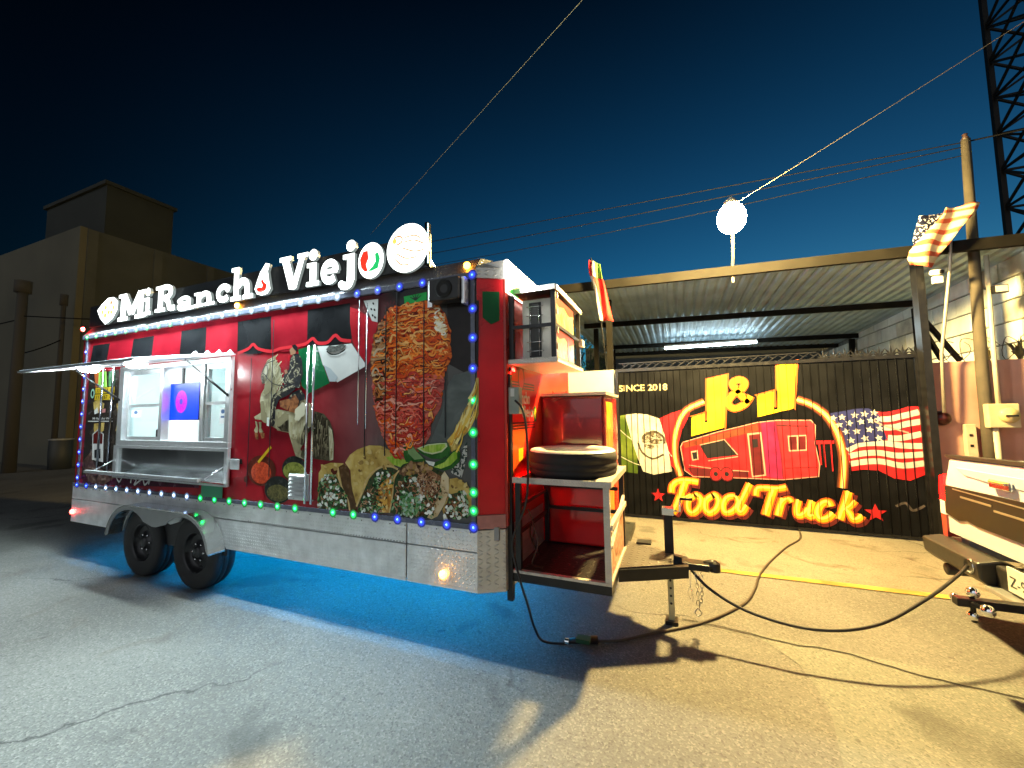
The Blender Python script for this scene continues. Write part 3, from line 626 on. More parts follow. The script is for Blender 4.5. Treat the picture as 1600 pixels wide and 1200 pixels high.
for po, n_, ms, k_ in ((nk, 45, HS_[:3], 6.3), ([(-3.114,1.843),(-3.071,1.852),(-2.998,1.808),(-2.988,1.725),(-3.006,1.642),(-3.089,1.559),(-3.129,1.454),(-3.201,1.432),(-3.251,1.558),(-3.266,1.728)], 45, HS_[:3], 6.3), ([(-3.420,1.752),(-3.366,1.762),(-3.288,1.734),(-3.302,1.696),(-3.406,1.632)], 30, HS_, 6.3), ([(-2.953,1.745),(-2.841,1.723),(-2.771,1.661),(-2.781,1.329),(-2.953,1.344),(-2.981,1.518),(-2.972,1.673)], 170, HD_, 6.4), ([(-2.776,1.611),(-2.742,1.581),(-2.725,1.471),(-2.728,1.341),(-2.755,1.330),(-2.768,1.470)], 40, HS_, 6.5), ([(-3.063,1.632),(-2.986,1.663),(-2.990,1.590),(-3.059,1.517),(-3.078,1.444),(-3.107,1.454),(-3.100,1.538)], 50, HD_, 6.5), ([(-3.413,1.616),(-3.303,1.718),(-3.274,1.686),(-3.269,1.568),(-3.358,1.579)], 40, HD_, 6.5)):
    for _ in range(n_):
        x, y = pick(po); l_ = rnd(.03, .10); sx_ = rnd(-.25, .1)
        P = [(x, y), (x+sx_*l_*.6, y-l_*.5), (x+sx_*l_, y-l_)]
        if inside(po, *P[-1]): ho.p(ribbon(P, [rnd(.006, .018), .003], 3), k_, random.choice(ms))
ms_ = [(-3.458,2.249),(-3.399,2.168),(-3.372,2.079),(-3.377,2.013)]
for i in range(26):
    x, y = random.choice(ms_); x += rnd(-.03, .03); y += rnd(-.05, .05); ho.p(ribbon([(x, y), (x+rnd(-.06, .0), y-.04), (x+rnd(-.08, .02), y-rnd(.08, .14))], [.010, .003], 3), 9.2, random.choice(HS_))
HM = flat_m('print_horse_mid', (.27, .235, .14)); HL = flat_m('print_horse_light', (.6, .56, .42))
for pl_, m_ in (([(-3.599,2.013),(-3.552,2.042),(-3.519,2.099),(-3.464,2.028),(-3.512,1.952),(-3.574,1.898),(-3.610,1.927)], HM), ([(-3.652,1.845),(-3.615,1.855),(-3.578,1.754),(-3.526,1.676),(-3.580,1.642),(-3.630,1.675),(-3.641,1.755)], HM), ([(-3.039,1.767),(-2.998,1.806),(-2.981,1.725),(-2.991,1.616),(-3.033,1.590),(-3.024,1.673)], HM), ([(-3.424,1.676),(-3.319,1.740),(-3.273,1.728),(-3.271,1.675),(-3.390,1.611),(-3.421,1.616)], HM), ([(-3.234,1.515),(-3.175,1.505),(-3.113,1.412),(-3.125,1.360),(-3.177,1.390)], HM),
               ([(-3.537,2.238),(-3.495,2.252),(-3.455,2.182),(-3.444,2.115),(-3.475,2.095),(-3.509,2.152)], HL), ([(-3.185,1.770),(-3.099,1.832),(-3.055,1.810),(-3.066,1.726),(-3.137,1.663),(-3.196,1.674)], HL), ([(-3.607,2.180),(-3.560,2.222),(-3.542,2.176),(-3.587,2.100),(-3.619,2.090)], HL)):
    ho.p(ragged(pl_, .006, .02), 6.6, m_)
for rb_, w_ in (([(-3.468,2.233),(-3.560,2.217),(-3.607,2.180),(-3.649,2.103)], .010), ([(-3.650,2.120),(-3.606,2.107),(-3.573,2.077)], .010), ([(-3.579,2.203),(-3.565,2.144),(-3.573,2.083),(-3.584,2.044)], .008), ([(-3.573,2.077),(-3.487,2.017),(-3.376,1.991),(-3.315,1.999)], .008)): ho.p(ribbon(rb_, w_, 4), 9.3, P_SUIT)
ho.p([(-3.485,2.251),(-3.464,2.283),(-3.456,2.238)], 9.4, HM)
ho.p(ellipse(*[(-3.578,2.195)][0], .010, .008, 8), 9.5, P_BLK).p(ellipse(*[(-3.637,2.063)][0], .008, .010, 8), 9.6, P_BLK)
su = [(-3.264,2.237),(-3.228,2.273),(-3.167,2.263),(-3.136,2.218),(-3.116,2.088),(-3.142,2.003),(-3.141,1.971),(-3.223,1.974),(-3.300,2.010),(-3.327,2.098),(-3.275,2.139)]
flakes(ho, su, 60, .02, .06, .004, .009, 10.5, [flat_m('print_braid', (.45, .4, .28)), flat_m('print_suit_light', (.07, .07, .08)), flat_m('print_suit_mid', (.035, .035, .04))], 1.5, .4)
ho.done('horse_and_rider_print', T)
# roast meat print with its smoke and flame
me_ = Print(SIDE)
me_.p([(-1.535,2.000),(-1.346,2.032),(-1.338,1.503),(-1.596,1.386),(-1.768,1.445),(-1.644,1.708),(-1.595,1.918)], 1, P_SMOKE)
me_.p([(-1.595,2.562),(-1.320,2.550),(-1.329,2.051),(-1.451,2.017),(-1.583,2.087)], 2, mat('print_soot', (.018, .014, .014), .22, noise=(5, .6)))
me_.p([(-1.347,1.970),(-1.326,1.969),(-1.328,1.705),(-1.372,1.614),(-1.441,1.553),(-1.500,1.501),(-1.483,1.410),(-1.560,1.428),(-1.596,1.510),(-1.535,1.573),(-1.476,1.686),(-1.405,1.808)], 3, P_FLAME)
out_m = [(-2.159,2.589),(-1.999,2.594),(-1.905,2.611),(-1.773,2.608),(-1.696,2.580),(-1.645,2.535),(-1.583,2.420),(-1.561,2.342),(-1.565,2.235),(-1.559,2.139),(-1.589,2.077),(-1.626,1.983),(-1.638,1.856),(-1.675,1.751),(-1.725,1.656),(-1.768,1.508),(-1.844,1.432),(-1.909,1.388),(-2.001,1.353),(-2.082,1.383),(-2.144,1.448),(-2.187,1.525),(-2.252,1.648),(-2.295,1.830),(-2.308,1.969),(-2.329,2.085),(-2.319,2.225),(-2.286,2.386),(-2.229,2.486)]
me_.p(ragged(out_m, .010), 4, P_MEAT)
me_.p(ragged([(-2.304,1.991),(-2.034,2.008),(-1.796,1.980),(-1.630,1.978),(-1.638,1.856),(-1.675,1.751),(-1.725,1.656),(-1.768,1.508),(-1.844,1.432),(-1.909,1.388),(-2.001,1.353),(-2.082,1.383),(-2.144,1.448),(-2.187,1.525),(-2.252,1.648),(-2.295,1.830)], .022), 5, P_MEAT2)
me_.p(ragged([(-2.229,2.480),(-2.180,2.516),(-2.128,2.372),(-2.140,2.212),(-2.090,2.050),(-2.116,1.983),(-2.308,1.980),(-2.324,2.085),(-2.319,2.225),(-2.286,2.386)], .022), 5, P_CHAR)
me_.p(ragged([(-2.290,1.796),(-2.170,1.838),(-2.046,1.791),(-1.990,1.669),(-2.057,1.614),(-2.238,1.625)], .022), 6, P_MEAT)
me_.p(ragged([(-1.721,2.522),(-1.658,2.526),(-1.595,2.432),(-1.577,2.344),(-1.620,2.293),(-1.695,2.355)], .022), 6, rampmat('print_seared_meat', [(.35, (.5, .12, .03)), (.5, (.8, .5, .2)), (.7, (.85, .75, .55))], (16, 16, 30), 5, 2.))
me_.p([(-1.828,1.927),(-1.795,1.818),(-1.801,1.710),(-1.769,1.550),(-1.807,1.518),(-1.846,1.711),(-1.847,1.841)], 6, P_FRED)
MO_ = [flat_m('print_meat_%d' % i, c) for i, c in enumerate(((.95, .20, .02), (1., .33, .05), (.9, .13, .015), (.75, .08, .012), (1., .5, .15), (.42, .03, .008), (.12, .012, .004)))]
MP_ = [flat_m('print_pink_meat_%d' % i, c) for i, c in enumerate(((.85, .18, .12), (.7, .08, .06), (.9, .4, .3), (.5, .04, .03), (.26, .015, .012)))]
MC_ = [flat_m('print_char_meat_%d' % i, c) for i, c in enumerate(((.5, .27, .12), (.66, .5, .33), (.25, .09, .03), (.06, .02, .01), (.6, .2, .05)))]
zs_ = [p[1] for p in out_m]; zt_, zb_ = max(zs_), min(zs_); zm_ = zb_+.52*(zt_-zb_); xs_ = [p[0] for p in out_m]; xl_ = min(xs_); wd_ = max(xs_)-xl_
for _ in range(900):
    x, y = pick(out_m)
    ms = MO_ if y > zm_ else (MP_ if random.random() < .8 else MO_)
    if x < xl_+.22*wd_ and y > zb_+.35*(zt_-zb_) and random.random() < .75: ms = MC_
    l_ = rnd(.03, .15); b = rnd(-.035, .04); sl_ = rnd(-.7, .7)
    P = [(x-l_/2, y-sl_*l_/2), (x-l_*.2, y+b), (x+l_*.2, y+b), (x+l_/2, y+sl_*l_/2)]
    if inside(out_m, *P[0]) and inside(out_m, *P[-1]):
        w_ = rnd(.010, .026)
        if random.random() < .45: me_.p(ribbon([(u, v-w_*.55) for u, v in P], [w_*.5, w_*.3], 3), 7, random.choice((MO_[5], MO_[6], MP_[4])) if ms is not MC_ else MC_[3])
        me_.p(ribbon(P, [w_, w_*.4], 3), 7, random.choice(ms[:5] if ms is MO_ else ms[:4] if ms is MP_ else ms))
sear = [(-1.721,2.522),(-1.658,2.526),(-1.595,2.432),(-1.577,2.344),(-1.620,2.293),(-1.695,2.355)]
flakes(me_, sear, 60, .03, .08, .012, .03, 8, [flat_m('print_glare_1', (.95, .8, .55)), flat_m('print_glare_2', (.95, .62, .25)), flat_m('print_glare_3', (1., .93, .8))], .6)
flm = [(-1.347,1.970),(-1.326,1.969),(-1.328,1.705),(-1.372,1.614),(-1.441,1.553),(-1.500,1.501),(-1.483,1.410),(-1.560,1.428),(-1.596,1.510),(-1.535,1.573),(-1.476,1.686),(-1.405,1.808)]
for _ in range(60):
    x, y = pick(flm); l_ = rnd(.05, .14); me_.p(ribbon([(x, y), (x+.3*l_, y+.5*l_), (x+.45*l_, y+l_)], [rnd(.012, .03), .004], 3), 8, random.choice([flat_m('print_flame_1', (.8, .55, .1)), flat_m('print_flame_2', (.7, .35, .05)), flat_m('print_flame_3', (.85, .72, .3))])) if inside(flm, x+.45*l_, y+l_) else None
me_.done('roast_meat_print', T)
# cut paper banners
pp = Print(SIDE)
pp.p([(-2.000,2.662),(-1.780,2.672),(-1.779,2.607),(-1.992,2.593)], 6, P_GPAP)
for k in range(5):
    a = -.9+k*.45; cx, cz = [(-1.885,2.620)][0]
    pp.p(ribbon([(cx, cz), (cx+.07*math.sin(a), cz+.05*math.cos(a))], [.014, .004], 1), 7, mat('print_cut_hole', (.02, .05, .03), .4))
pp.p([(-2.417,2.679),(-2.261,2.675),(-2.265,2.478),(-2.324,2.495),(-2.363,2.571)], 5, P_WHT)
for q in [(-2.312,2.642),(-2.333,2.597),(-2.299,2.587),(-2.318,2.542),(-2.292,2.522)]: pp.p(ellipse(*q, .008, .013, 8, .6), 6, P_BLK)
for k in range(7):
    a = k*.52-1.55; cx, cz = [(-2.131,2.580)][0]
    pp.p(ellipse(cx+.06*math.sin(a), cz+.05*math.cos(a), .007, .02, 8, -a), 6, mat('print_dark_petal', (.09, .005, .01), .3))
pp.done('paper_banner_print', T)
# tacos, limes and salsas
ta = Print(SIDE)
ta.p([(-2.884,1.213),(-2.830,1.282),(-2.748,1.305),(-2.613,1.305),(-2.573,1.286),(-2.546,0.952),(-2.888,0.906)], 6, P_TORT)
ta.p([(-2.881,1.131),(-2.786,1.207),(-2.691,1.201),(-2.636,1.144),(-2.568,1.048),(-2.545,0.932),(-2.881,0.904)], 7, P_FILL)
ta.p([(-2.747,1.249),(-2.693,1.272),(-2.663,1.243),(-2.691,1.201),(-2.739,1.214)], 8, P_CLAY)
ta.p([(-2.587,1.310),(-2.536,1.377),(-2.460,1.423),(-2.334,1.460),(-2.211,1.458),(-2.114,1.421),(-2.060,1.342),(-2.112,1.246),(-2.182,1.186),(-2.327,1.121),(-2.450,0.969),(-2.483,1.015),(-2.518,1.150),(-2.527,1.248)], 7, P_TORT)
ta.p([(-2.659,1.273),(-2.600,1.300),(-2.547,1.267),(-2.504,1.092),(-2.456,0.968),(-2.461,0.915),(-2.525,0.914),(-2.594,1.047)], 8, mat('print_taco_shade', (.09, .045, .018), .25, noise=(20, .5)))
ta.p(ribbon([(-2.663,1.263),(-2.650,1.173),(-2.594,1.067),(-2.547,1.001),(-2.526,0.919)], .016), 9, P_EDGE)
ta.p([(-2.329,1.189),(-2.232,1.284),(-2.112,1.294),(-2.030,1.259),(-2.063,1.118),(-2.179,0.923),(-2.436,0.917),(-2.437,0.979)], 8, P_FILL)
ta.p(ribbon([(-2.456,0.959),(-2.389,1.098),(-2.341,1.198),(-2.232,1.279),(-2.113,1.298),(-2.042,1.277)], .016), 9, P_EDGE)
ta.p([(-2.161,1.368),(-2.067,1.389),(-1.939,1.337),(-1.996,1.289),(-2.089,1.313)], 8, P_LIME)
ta.p([(-2.042,1.268),(-1.996,1.317),(-1.906,1.343),(-1.817,1.341),(-1.708,1.300),(-1.613,1.268),(-1.582,1.216),(-1.582,1.111),(-1.634,1.002),(-1.707,0.926),(-2.038,0.916),(-2.132,0.945),(-2.087,1.116)], 9, P_FILL)
ta.p([(-2.030,1.273),(-1.928,1.337),(-1.817,1.341),(-1.719,1.304),(-1.751,1.262),(-1.882,1.247),(-1.961,1.225),(-2.030,1.241)], 10, rampmat('print_charred_tortilla', [(.35, (.02, .012, .008)), (.5, (.16, .08, .04)), (.7, (.34, .2, .11))], (22, 22, 22), 5, 1.))
ta.p([(-1.849,1.258),(-1.729,1.281),(-1.644,1.240),(-1.655,1.142),(-1.729,1.066),(-1.815,1.096),(-1.838,1.185)], 10, P_FILL2)
ta.p([(-2.017,1.065),(-1.926,1.107),(-1.837,1.077),(-1.815,1.006),(-1.880,0.938),(-2.004,0.928)], 10, P_CIL)
ta.p([(-2.252,1.031),(-2.230,1.127),(-2.159,1.197),(-2.088,1.229),(-2.030,1.269),(-2.070,1.201),(-2.084,1.116),(-2.092,1.041),(-2.120,0.937),(-2.203,0.930),(-2.251,0.974)], 11, P_TORT2)
ta.p(ribbon([(-2.030,1.269),(-2.078,1.201),(-2.087,1.098),(-2.103,1.003),(-2.120,0.937)], .012), 12, P_EDGE)
ta.p([(-1.613,1.281),(-1.576,1.234),(-1.576,1.129),(-1.613,1.039),(-1.675,0.946),(-1.728,0.920),(-1.766,0.930),(-1.707,1.014),(-1.665,1.106),(-1.649,1.195),(-1.639,1.249)], 11, rampmat('print_pale_tortilla', [(.35, (.5, .36, .18)), (.55, (.66, .52, .32)), (.75, (.68, .6, .42))], (14, 14, 14), 4, .5))
ta.p([(-1.571,1.226),(-1.510,1.238),(-1.420,1.190),(-1.381,1.132),(-1.381,1.039),(-1.431,0.967),(-1.613,0.934),(-1.633,0.993),(-1.582,1.102)], 9, P_TORT)
ta.p([(-1.571,1.112),(-1.460,1.145),(-1.415,1.087),(-1.411,0.960),(-1.613,0.934),(-1.613,1.004)], 10, P_FILL)
for q in [(-2.231,1.195),(-2.800,1.186),(-2.703,1.160),(-2.661,1.097),(-2.734,1.038),(-2.767,1.016),(-1.882,1.188),(-1.849,1.167),(-1.837,1.131),(-1.805,1.196),(-1.810,1.088),(-1.450,1.128),(-1.460,1.084),(-1.450,1.042),(-1.430,1.001),(-1.511,0.969),(-2.861,0.938)]:
    a = rnd(0, 3); ta.p([(q[0]+rnd(.018, .034)*math.cos(a+t), q[1]+rnd(.016, .028)*math.sin(a+t)) for t in (0, 1.3, 2.6, 3.6, 5)], 12, P_ONION)
ta.p([(-1.992,1.457),(-1.964,1.500),(-1.918,1.491),(-1.873,1.431),(-1.795,1.369),(-1.773,1.347),(-1.883,1.344),(-1.962,1.336),(-1.985,1.373)], 11, P_LIMEK)
ta.p([(-1.963,1.476),(-1.918,1.482),(-1.867,1.422),(-1.800,1.369),(-1.883,1.357),(-1.940,1.402)], 12, mat('print_lime_rind', (.2, .33, .14), .25, noise=(14, .2)))
ta.p([(-1.784,1.342),(-1.697,1.345),(-1.613,1.375),(-1.540,1.430),(-1.509,1.448),(-1.479,1.423),(-1.484,1.361),(-1.540,1.306),(-1.613,1.286),(-1.687,1.296)], 12, P_LIMEK)
ta.p([(-1.708,1.309),(-1.613,1.348),(-1.540,1.421),(-1.504,1.435),(-1.504,1.378),(-1.561,1.328),(-1.644,1.298)], 13, P_LIME)
ta.p([(-1.784,1.356),(-1.697,1.345),(-1.708,1.313),(-1.751,1.325)], 13, P_ONION)
ta.p([(-1.867,1.441),(-1.773,1.479),(-1.655,1.492),(-1.592,1.496),(-1.561,1.452),(-1.571,1.403),(-1.644,1.369),(-1.730,1.371),(-1.817,1.405)], 14, P_LIMEK)
ta.p([(-1.856,1.446),(-1.762,1.478),(-1.655,1.489),(-1.594,1.491),(-1.587,1.465),(-1.634,1.423),(-1.719,1.403),(-1.795,1.415)], 15, P_LIMEW)
ta.p([(-1.834,1.446),(-1.751,1.471),(-1.655,1.481),(-1.607,1.484),(-1.602,1.464),(-1.644,1.432),(-1.719,1.414),(-1.789,1.424)], 16, P_LIME)
ta.p([(-1.458,1.458),(-1.423,1.503),(-1.424,1.398),(-1.469,1.239),(-1.561,1.270),(-1.551,1.315),(-1.479,1.352)], 6, P_LACE)
GRN_ = [flat_m('print_herb_%d' % i, c) for i, c in enumerate(((.02, .09, .025), (.06, .2, .06), (.16, .34, .14), (.01, .04, .015), (.28, .44, .24)))]
BRN_ = [flat_m('print_beef_%d' % i, c) for i, c in enumerate(((.16, .06, .025), (.34, .16, .08), (.07, .025, .012), (.48, .28, .16)))]
WHI_ = [flat_m('print_onion_%d' % i, c) for i, c in enumerate(((.78, .82, .76), (.6, .66, .58), (.85, .86, .82)))]
CHA_ = [flat_m('print_spot_%d' % i, c) for i, c in enumerate(((.30, .19, .06), (.16, .09, .03), (.38, .25, .08)))]; LTO_ = [flat_m('print_light_%d' % i, c) for i, c in enumerate(((.6, .44, .15), (.54, .38, .11), (.62, .48, .2)))]
for po, a_, b_, c_ in (([(-2.881,1.131),(-2.786,1.207),(-2.691,1.201),(-2.636,1.144),(-2.568,1.048),(-2.545,0.932),(-2.881,0.904)], 150, 70, 26), ([(-2.328,1.141),(-2.231,1.241),(-2.112,1.265),(-2.065,1.230),(-2.110,1.115),(-2.179,0.923),(-2.436,0.917),(-2.425,0.980)], 130, 70, 14),
                       ([(-2.041,1.203),(-1.905,1.246),(-1.816,1.250),(-1.655,1.213),(-1.634,1.108),(-1.686,1.016),(-1.728,0.933),(-2.038,0.916),(-2.091,0.967),(-2.075,1.117)], 150, 170, 22), ([(-1.571,1.112),(-1.460,1.145),(-1.415,1.087),(-1.411,0.960),(-1.613,0.934),(-1.613,1.004)], 60, 60, 26)):
    bits(ta, po, a_, .010, .026, 11.2, GRN_, .6); flakes(ta, po, b_, .02, .05, .006, .014, 11.3, BRN_, 1.5, .5); bits(ta, po, c_, .012, .026, 11.4, WHI_, .8)
flakes(ta, [(-1.849,1.258),(-1.729,1.281),(-1.644,1.240),(-1.655,1.142),(-1.729,1.066),(-1.815,1.096),(-1.838,1.185)], 160, .03, .07, .006, .012, 11.6, BRN_+[flat_m('print_beef_light', (.6, .42, .28))], 1.6, .6)
bits(ta, [(-2.017,1.065),(-1.926,1.107),(-1.837,1.077),(-1.815,1.006),(-1.880,0.938),(-2.004,0.928)], 70, .012, .03, 11.6, [GRN_[1], GRN_[2], GRN_[4], flat_m('print_herb_pale', (.35, .5, .4))], .6)
for po, n_ in (([(-2.561,1.311),(-2.459,1.414),(-2.334,1.455),(-2.210,1.453),(-2.114,1.417),(-2.066,1.342),(-2.184,1.262),(-2.329,1.208),(-2.389,1.098),(-2.451,1.017),(-2.498,1.131),(-2.520,1.248)], 90), ([(-2.870,1.213),(-2.830,1.271),(-2.748,1.295),(-2.667,1.293),(-2.691,1.211),(-2.814,1.206)], 25), ([(-1.561,1.218),(-1.500,1.229),(-1.425,1.181),(-1.390,1.123),(-1.460,1.149),(-1.561,1.121)], 25)):
    bits(ta, po, n_//2, .010, .035, 7.4, CHA_+LTO_*4, .7)
bits(ta, [(-2.240,1.031),(-2.217,1.118),(-2.159,1.188),(-2.094,1.214),(-2.096,1.116),(-2.109,1.040),(-2.132,0.945),(-2.203,0.940),(-2.239,0.975)], 45, .008, .03, 11.5, [flat_m('print_gold_1', (.7, .38, .07)), flat_m('print_gold_2', (.4, .16, .02)), flat_m('print_gold_3', (.78, .55, .2))], .6)
bits(ta, [(-2.019,1.269),(-1.928,1.333),(-1.816,1.337),(-1.724,1.304),(-1.751,1.267),(-1.882,1.252),(-1.961,1.230)], 60, .010, .03, 10.5, CHA_+[flat_m('print_brown_1', (.3, .17, .09)), flat_m('print_brown_2', (.42, .26, .14))], .7)
bits(ta, [(-1.613,1.268),(-1.584,1.225),(-1.584,1.128),(-1.623,1.029),(-1.675,0.955),(-1.739,0.928),(-1.702,1.015),(-1.660,1.106),(-1.644,1.196)], 16, .004, .010, 11.7, CHA_)
ta.done('taco_print', T)
sl = Print(SIDE)
c = [(-3.855,1.133)][0]
def ell(cx, cy, rx, ry, k, m, z=(400, 560, 4)): sl.p(ellipse(cx, cy, rx, ry, 26), k, m)
def pe(px): return px
q = [(-3.613,1.203),(-3.790,1.196),(-3.620,1.344),(-3.185,1.235),(-3.338,1.229),(-3.190,1.349),(-3.381,1.040),(-3.560,1.029),(-3.386,1.162)]
ell(*q[0], abs(q[1][0]-q[0][0])+.02, q[2][1]-q[0][1], 6, P_CLAY); ell(q[0][0], q[0][1]-.02, abs(q[1][0]-q[0][0])-.04, (q[2][1]-q[0][1])*.72, 7, P_SALSA)
ell(*q[3], abs(q[4][0]-q[3][0]), (q[5][1]-q[3][1]), 5, P_STONE); ell(q[3][0], q[3][1]-.02, abs(q[4][0]-q[3][0])*.9, (q[5][1]-q[3][1])*.7, 6, P_GUAC)
ell(*q[6], abs(q[7][0]-q[6][0]), (q[8][1]-q[6][1]), 7, P_STONE); ell(q[6][0], q[6][1]-.03, abs(q[7][0]-q[6][0])*.8, (q[8][1]-q[6][1])*.62, 8, rampmat('print_dark_salsa', [(.35, (.03, .03, .012)), (.65, (.16, .14, .05))], (40, 40, 40), 5, 1.))
sl.p([(-3.812,1.060),(-3.594,1.057),(-3.545,0.928),(-3.805,0.925)], 5, P_FRED)
sl.p(ribbon([(-3.654,1.276),(-3.487,1.426)], .028, 1), 9, P_YEL)
sl.p(ellipse(*[(-3.820,1.112)][0], .03, .03, 12), 8, P_CLAY)
sl.p([(-4.037,1.248),(-3.873,1.238),(-3.813,1.195),(-3.821,1.134),(-4.029,1.117)], 5, P_FRED).p([(-4.029,1.310),(-3.888,1.299),(-3.878,1.253),(-4.026,1.256)], 6, P_STONE)
sl.done('salsa_bowl_print', T)
# menu strip at the rear end
mn = Print(SIDE)
mn.p([(-6.839,2.277),(-6.150,2.297),(-6.059,1.007),(-6.866,0.967)], 1, mat('print_menu_ground', (.028, .022, .018), .25, noise=(6, .6)))
mn.p([(-6.723,2.288),(-6.616,2.287),(-6.609,2.101),(-6.666,2.094)], 2, mat('print_orange_pepper', (.5, .12, .04), .25)).p([(-6.616,2.287),(-6.440,2.287),(-6.401,2.093),(-6.609,2.097)], 2, rampmat('print_green_leaves', [(.4, (.03, .18, .02)), (.5, (.2, .6, .05)), (.65, (.5, .75, .2))], (40, 40, 4), 3, .4))
mn.p([(-6.392,2.280),(-6.237,2.280),(-6.240,2.104),(-6.371,2.100)], 2, rampmat('print_dark_leaves', [(.4, (.01, .06, .02)), (.6, (.08, .3, .08))], (30, 30, 8), 3, .6))
mn.p([(-6.665,2.090),(-6.231,2.091),(-6.230,2.016),(-6.664,2.021)], 3, P_YEL).p([(-6.671,2.008),(-6.236,2.007),(-6.236,1.936),(-6.670,1.935)], 3, P_YEL)
ya = [(-6.641,2.033),(-6.244,2.075),(-6.647,1.947),(-6.250,1.994)]
mn.t('331.064  86', (ya[0][0], ya[0][1], ya[1][0], ya[1][1]), 4, P_BLK, bold=.01).t('331.267  03', (ya[2][0], ya[2][1], ya[3][0], ya[3][1]), 4, P_BLK, bold=.01)
mn.p(ellipse(*[(-6.727,2.023)][0], .045, .06, 16), 3, mat('print_mint', (.3, .55, .42), .3)).p(ellipse(*[(-6.727,2.023)][0], .026, .036, 16), 4, P_BLK)
mn.p([(-6.662,1.810),(-6.594,1.852),(-6.562,1.783),(-6.648,1.763)], 3, P_WHT).p([(-6.559,1.825),(-6.401,1.829),(-6.403,1.785),(-6.545,1.774)], 3, mat('print_pink', (.5, .2, .2), .3))
yb = [(-6.684,1.690),(-6.242,1.725)]
mn.t('Mi Rancho Viejo', (yb[0][0], yb[0][1], yb[1][0], yb[1][1]), 4, P_WHT, bold=.01)
mn.p(ribbon([(-6.793,1.678),(-6.228,1.675)], .012, 1), 3, P_WHT)
mn.p([(-6.700,1.914),(-6.574,1.945),(-6.440,1.891),(-6.449,1.840),(-6.569,1.774),(-6.673,1.827)], 2, P_TORT).p([(-6.169,1.885),(-6.073,1.899),(-6.040,1.605),(-6.154,1.556),(-6.113,1.719)], 2, P_TORT).p([(-6.650,1.647),(-6.412,1.663),(-6.416,1.563),(-6.553,1.520),(-6.638,1.554)], 2, P_TORT)
mn.p([(-6.664,1.522),(-6.544,1.583),(-6.411,1.524),(-6.383,1.187),(-6.639,1.209)], 3, P_WHT).p([(-6.643,1.515),(-6.541,1.565),(-6.429,1.516),(-6.427,1.406),(-6.635,1.403)], 4, mat('print_drink', (.10, .012, .01), .25))
mn.p([(-6.597,1.329),(-6.458,1.346),(-6.444,1.229),(-6.585,1.232)], 4, P_BLK)
mn.p([(-6.867,1.171),(-6.654,1.327),(-6.639,1.209),(-6.342,1.073),(-6.110,1.154),(-6.045,1.043),(-6.325,0.929),(-6.688,0.925)], 2, rampmat('print_dark_food', [(.35, (.02, .012, .012)), (.55, (.12, .06, .05)), (.75, (.36, .3, .26))], (14, 14, 14), 4, 1.))
mn.done('menu_print', T)
for pl_ in ([[540, 1060], [700, 1130]],):
    sw_ = Print(SIDE)
    sw_.p(ribbon([(-6.099,1.055),(-6.012,0.974),(-5.943,1.048)], .02), 3, P_WHT).p(ribbon([(-5.771,0.973),(-5.752,1.029),(-5.664,1.013),(-5.695,0.957),(-5.544,1.026),(-5.491,0.968),(-5.402,1.026),(-5.421,0.978)], .02), 3, P_WHT)
    sw_.p([(-6.847,1.021),(-5.997,1.073),(-5.407,1.073),(-4.538,1.038),(-4.535,0.989),(-6.831,0.902)], 1, mat('print_purple', (.06, .012, .03), .25, noise=(8, .5))).done('script_print', T)
rv = MB()
for i in range(62): rv.lathe([(.0045, 0), (.004, .003), (.0001, .004)], c=(-3.75+i*.029, YN-.0125, .730), axis='Y', n=6)
for i in range(40): rv.lathe([(.005, 0), (.004, .003), (.0001, .004)], c=(XL+.06+i*.143, YN-.0125, .855), axis='Y', n=6)
rv = rv.build('rivet_row', mat('rivet_dark', (.05, .05, .055), .4, .6), T); rv['kind'] = 'stuff'
# panel joints and chrome pull bars
for a, b in ([(-2.170,2.595),(-2.179,1.379)], [(-2.377,2.509),(-2.409,1.373)], [(-1.605,2.033),(-1.605,1.529)], [(-2.061,2.716),(-2.059,1.443)], [(-1.799,2.604),(-1.817,1.448)], [(-3.496,2.624),(-3.445,1.152)], [(-3.792,2.274),(-3.753,1.048)]):
    MB().bar((a[0], YN-.014, a[1]), (a[0], YN-.014, b[1]), .007, .004, up=(0, 1, 0)).build('panel_joint', M_BLACK, T)
for px_ in [(-2.996,2.339),(-2.925,2.304)]:
    pb = MB(); pb.tube([(px_[0], YN-.045, .95), (px_[0], YN-.045, 2.33)], .011, 8)
    for z in (.98, 1.6, 2.28): pb.tube([(px_[0], YN-.045, z), (px_[0], YN-.0, z)], .008, 6)
    pb.build('chrome_bar', M_CHROME, T)
for px_, zz in ((-6.42, (1.05, 2.33)), (-6.19, (1.05, 2.38))):
    pb = MB(); pb.tube([(px_, YN-.04, zz[0]), (px_, YN-.04, zz[1])], .012, 8)
    for z in (zz[0]+.03, zz[1]-.03): pb.tube([(px_, YN-.04, z), (px_, YN, z)], .008, 6)
    pb.build('door_bar', mat('dark_chrome', (.25, .26, .3), .15, 1.0), T)
for a in [(-2.436,2.682),(-2.352,2.644)]:
    MB().tube([(a[0], YN-.03, a[1]), (a[0], YN-.03, a[1]-1.05)], .005, 6).build('hanging_rod', M_CHROME, T)
# louvred vent by the bars
va, vb = [(-3.216,1.197),(-2.972,0.971)]
vm = MB(); vm.box((va[0], YN-.03, vb[1]), (vb[0], YN-.017, va[1])); vent = vm.build('vent', M_ALU, T)
for i in range(6):
    z = vb[1]+.03+i*(va[1]-vb[1]-.05)/5
    sm_ = MB(); sm_.prism([(YN-.031, z), (YN-.052, z-.008), (YN-.05, z+.006), (YN-.031, z+.018)], lambda u, v, d: (d, u, v), va[0]+.02, vb[0]-.02); sm_.build('louvre', M_ALU, vent)
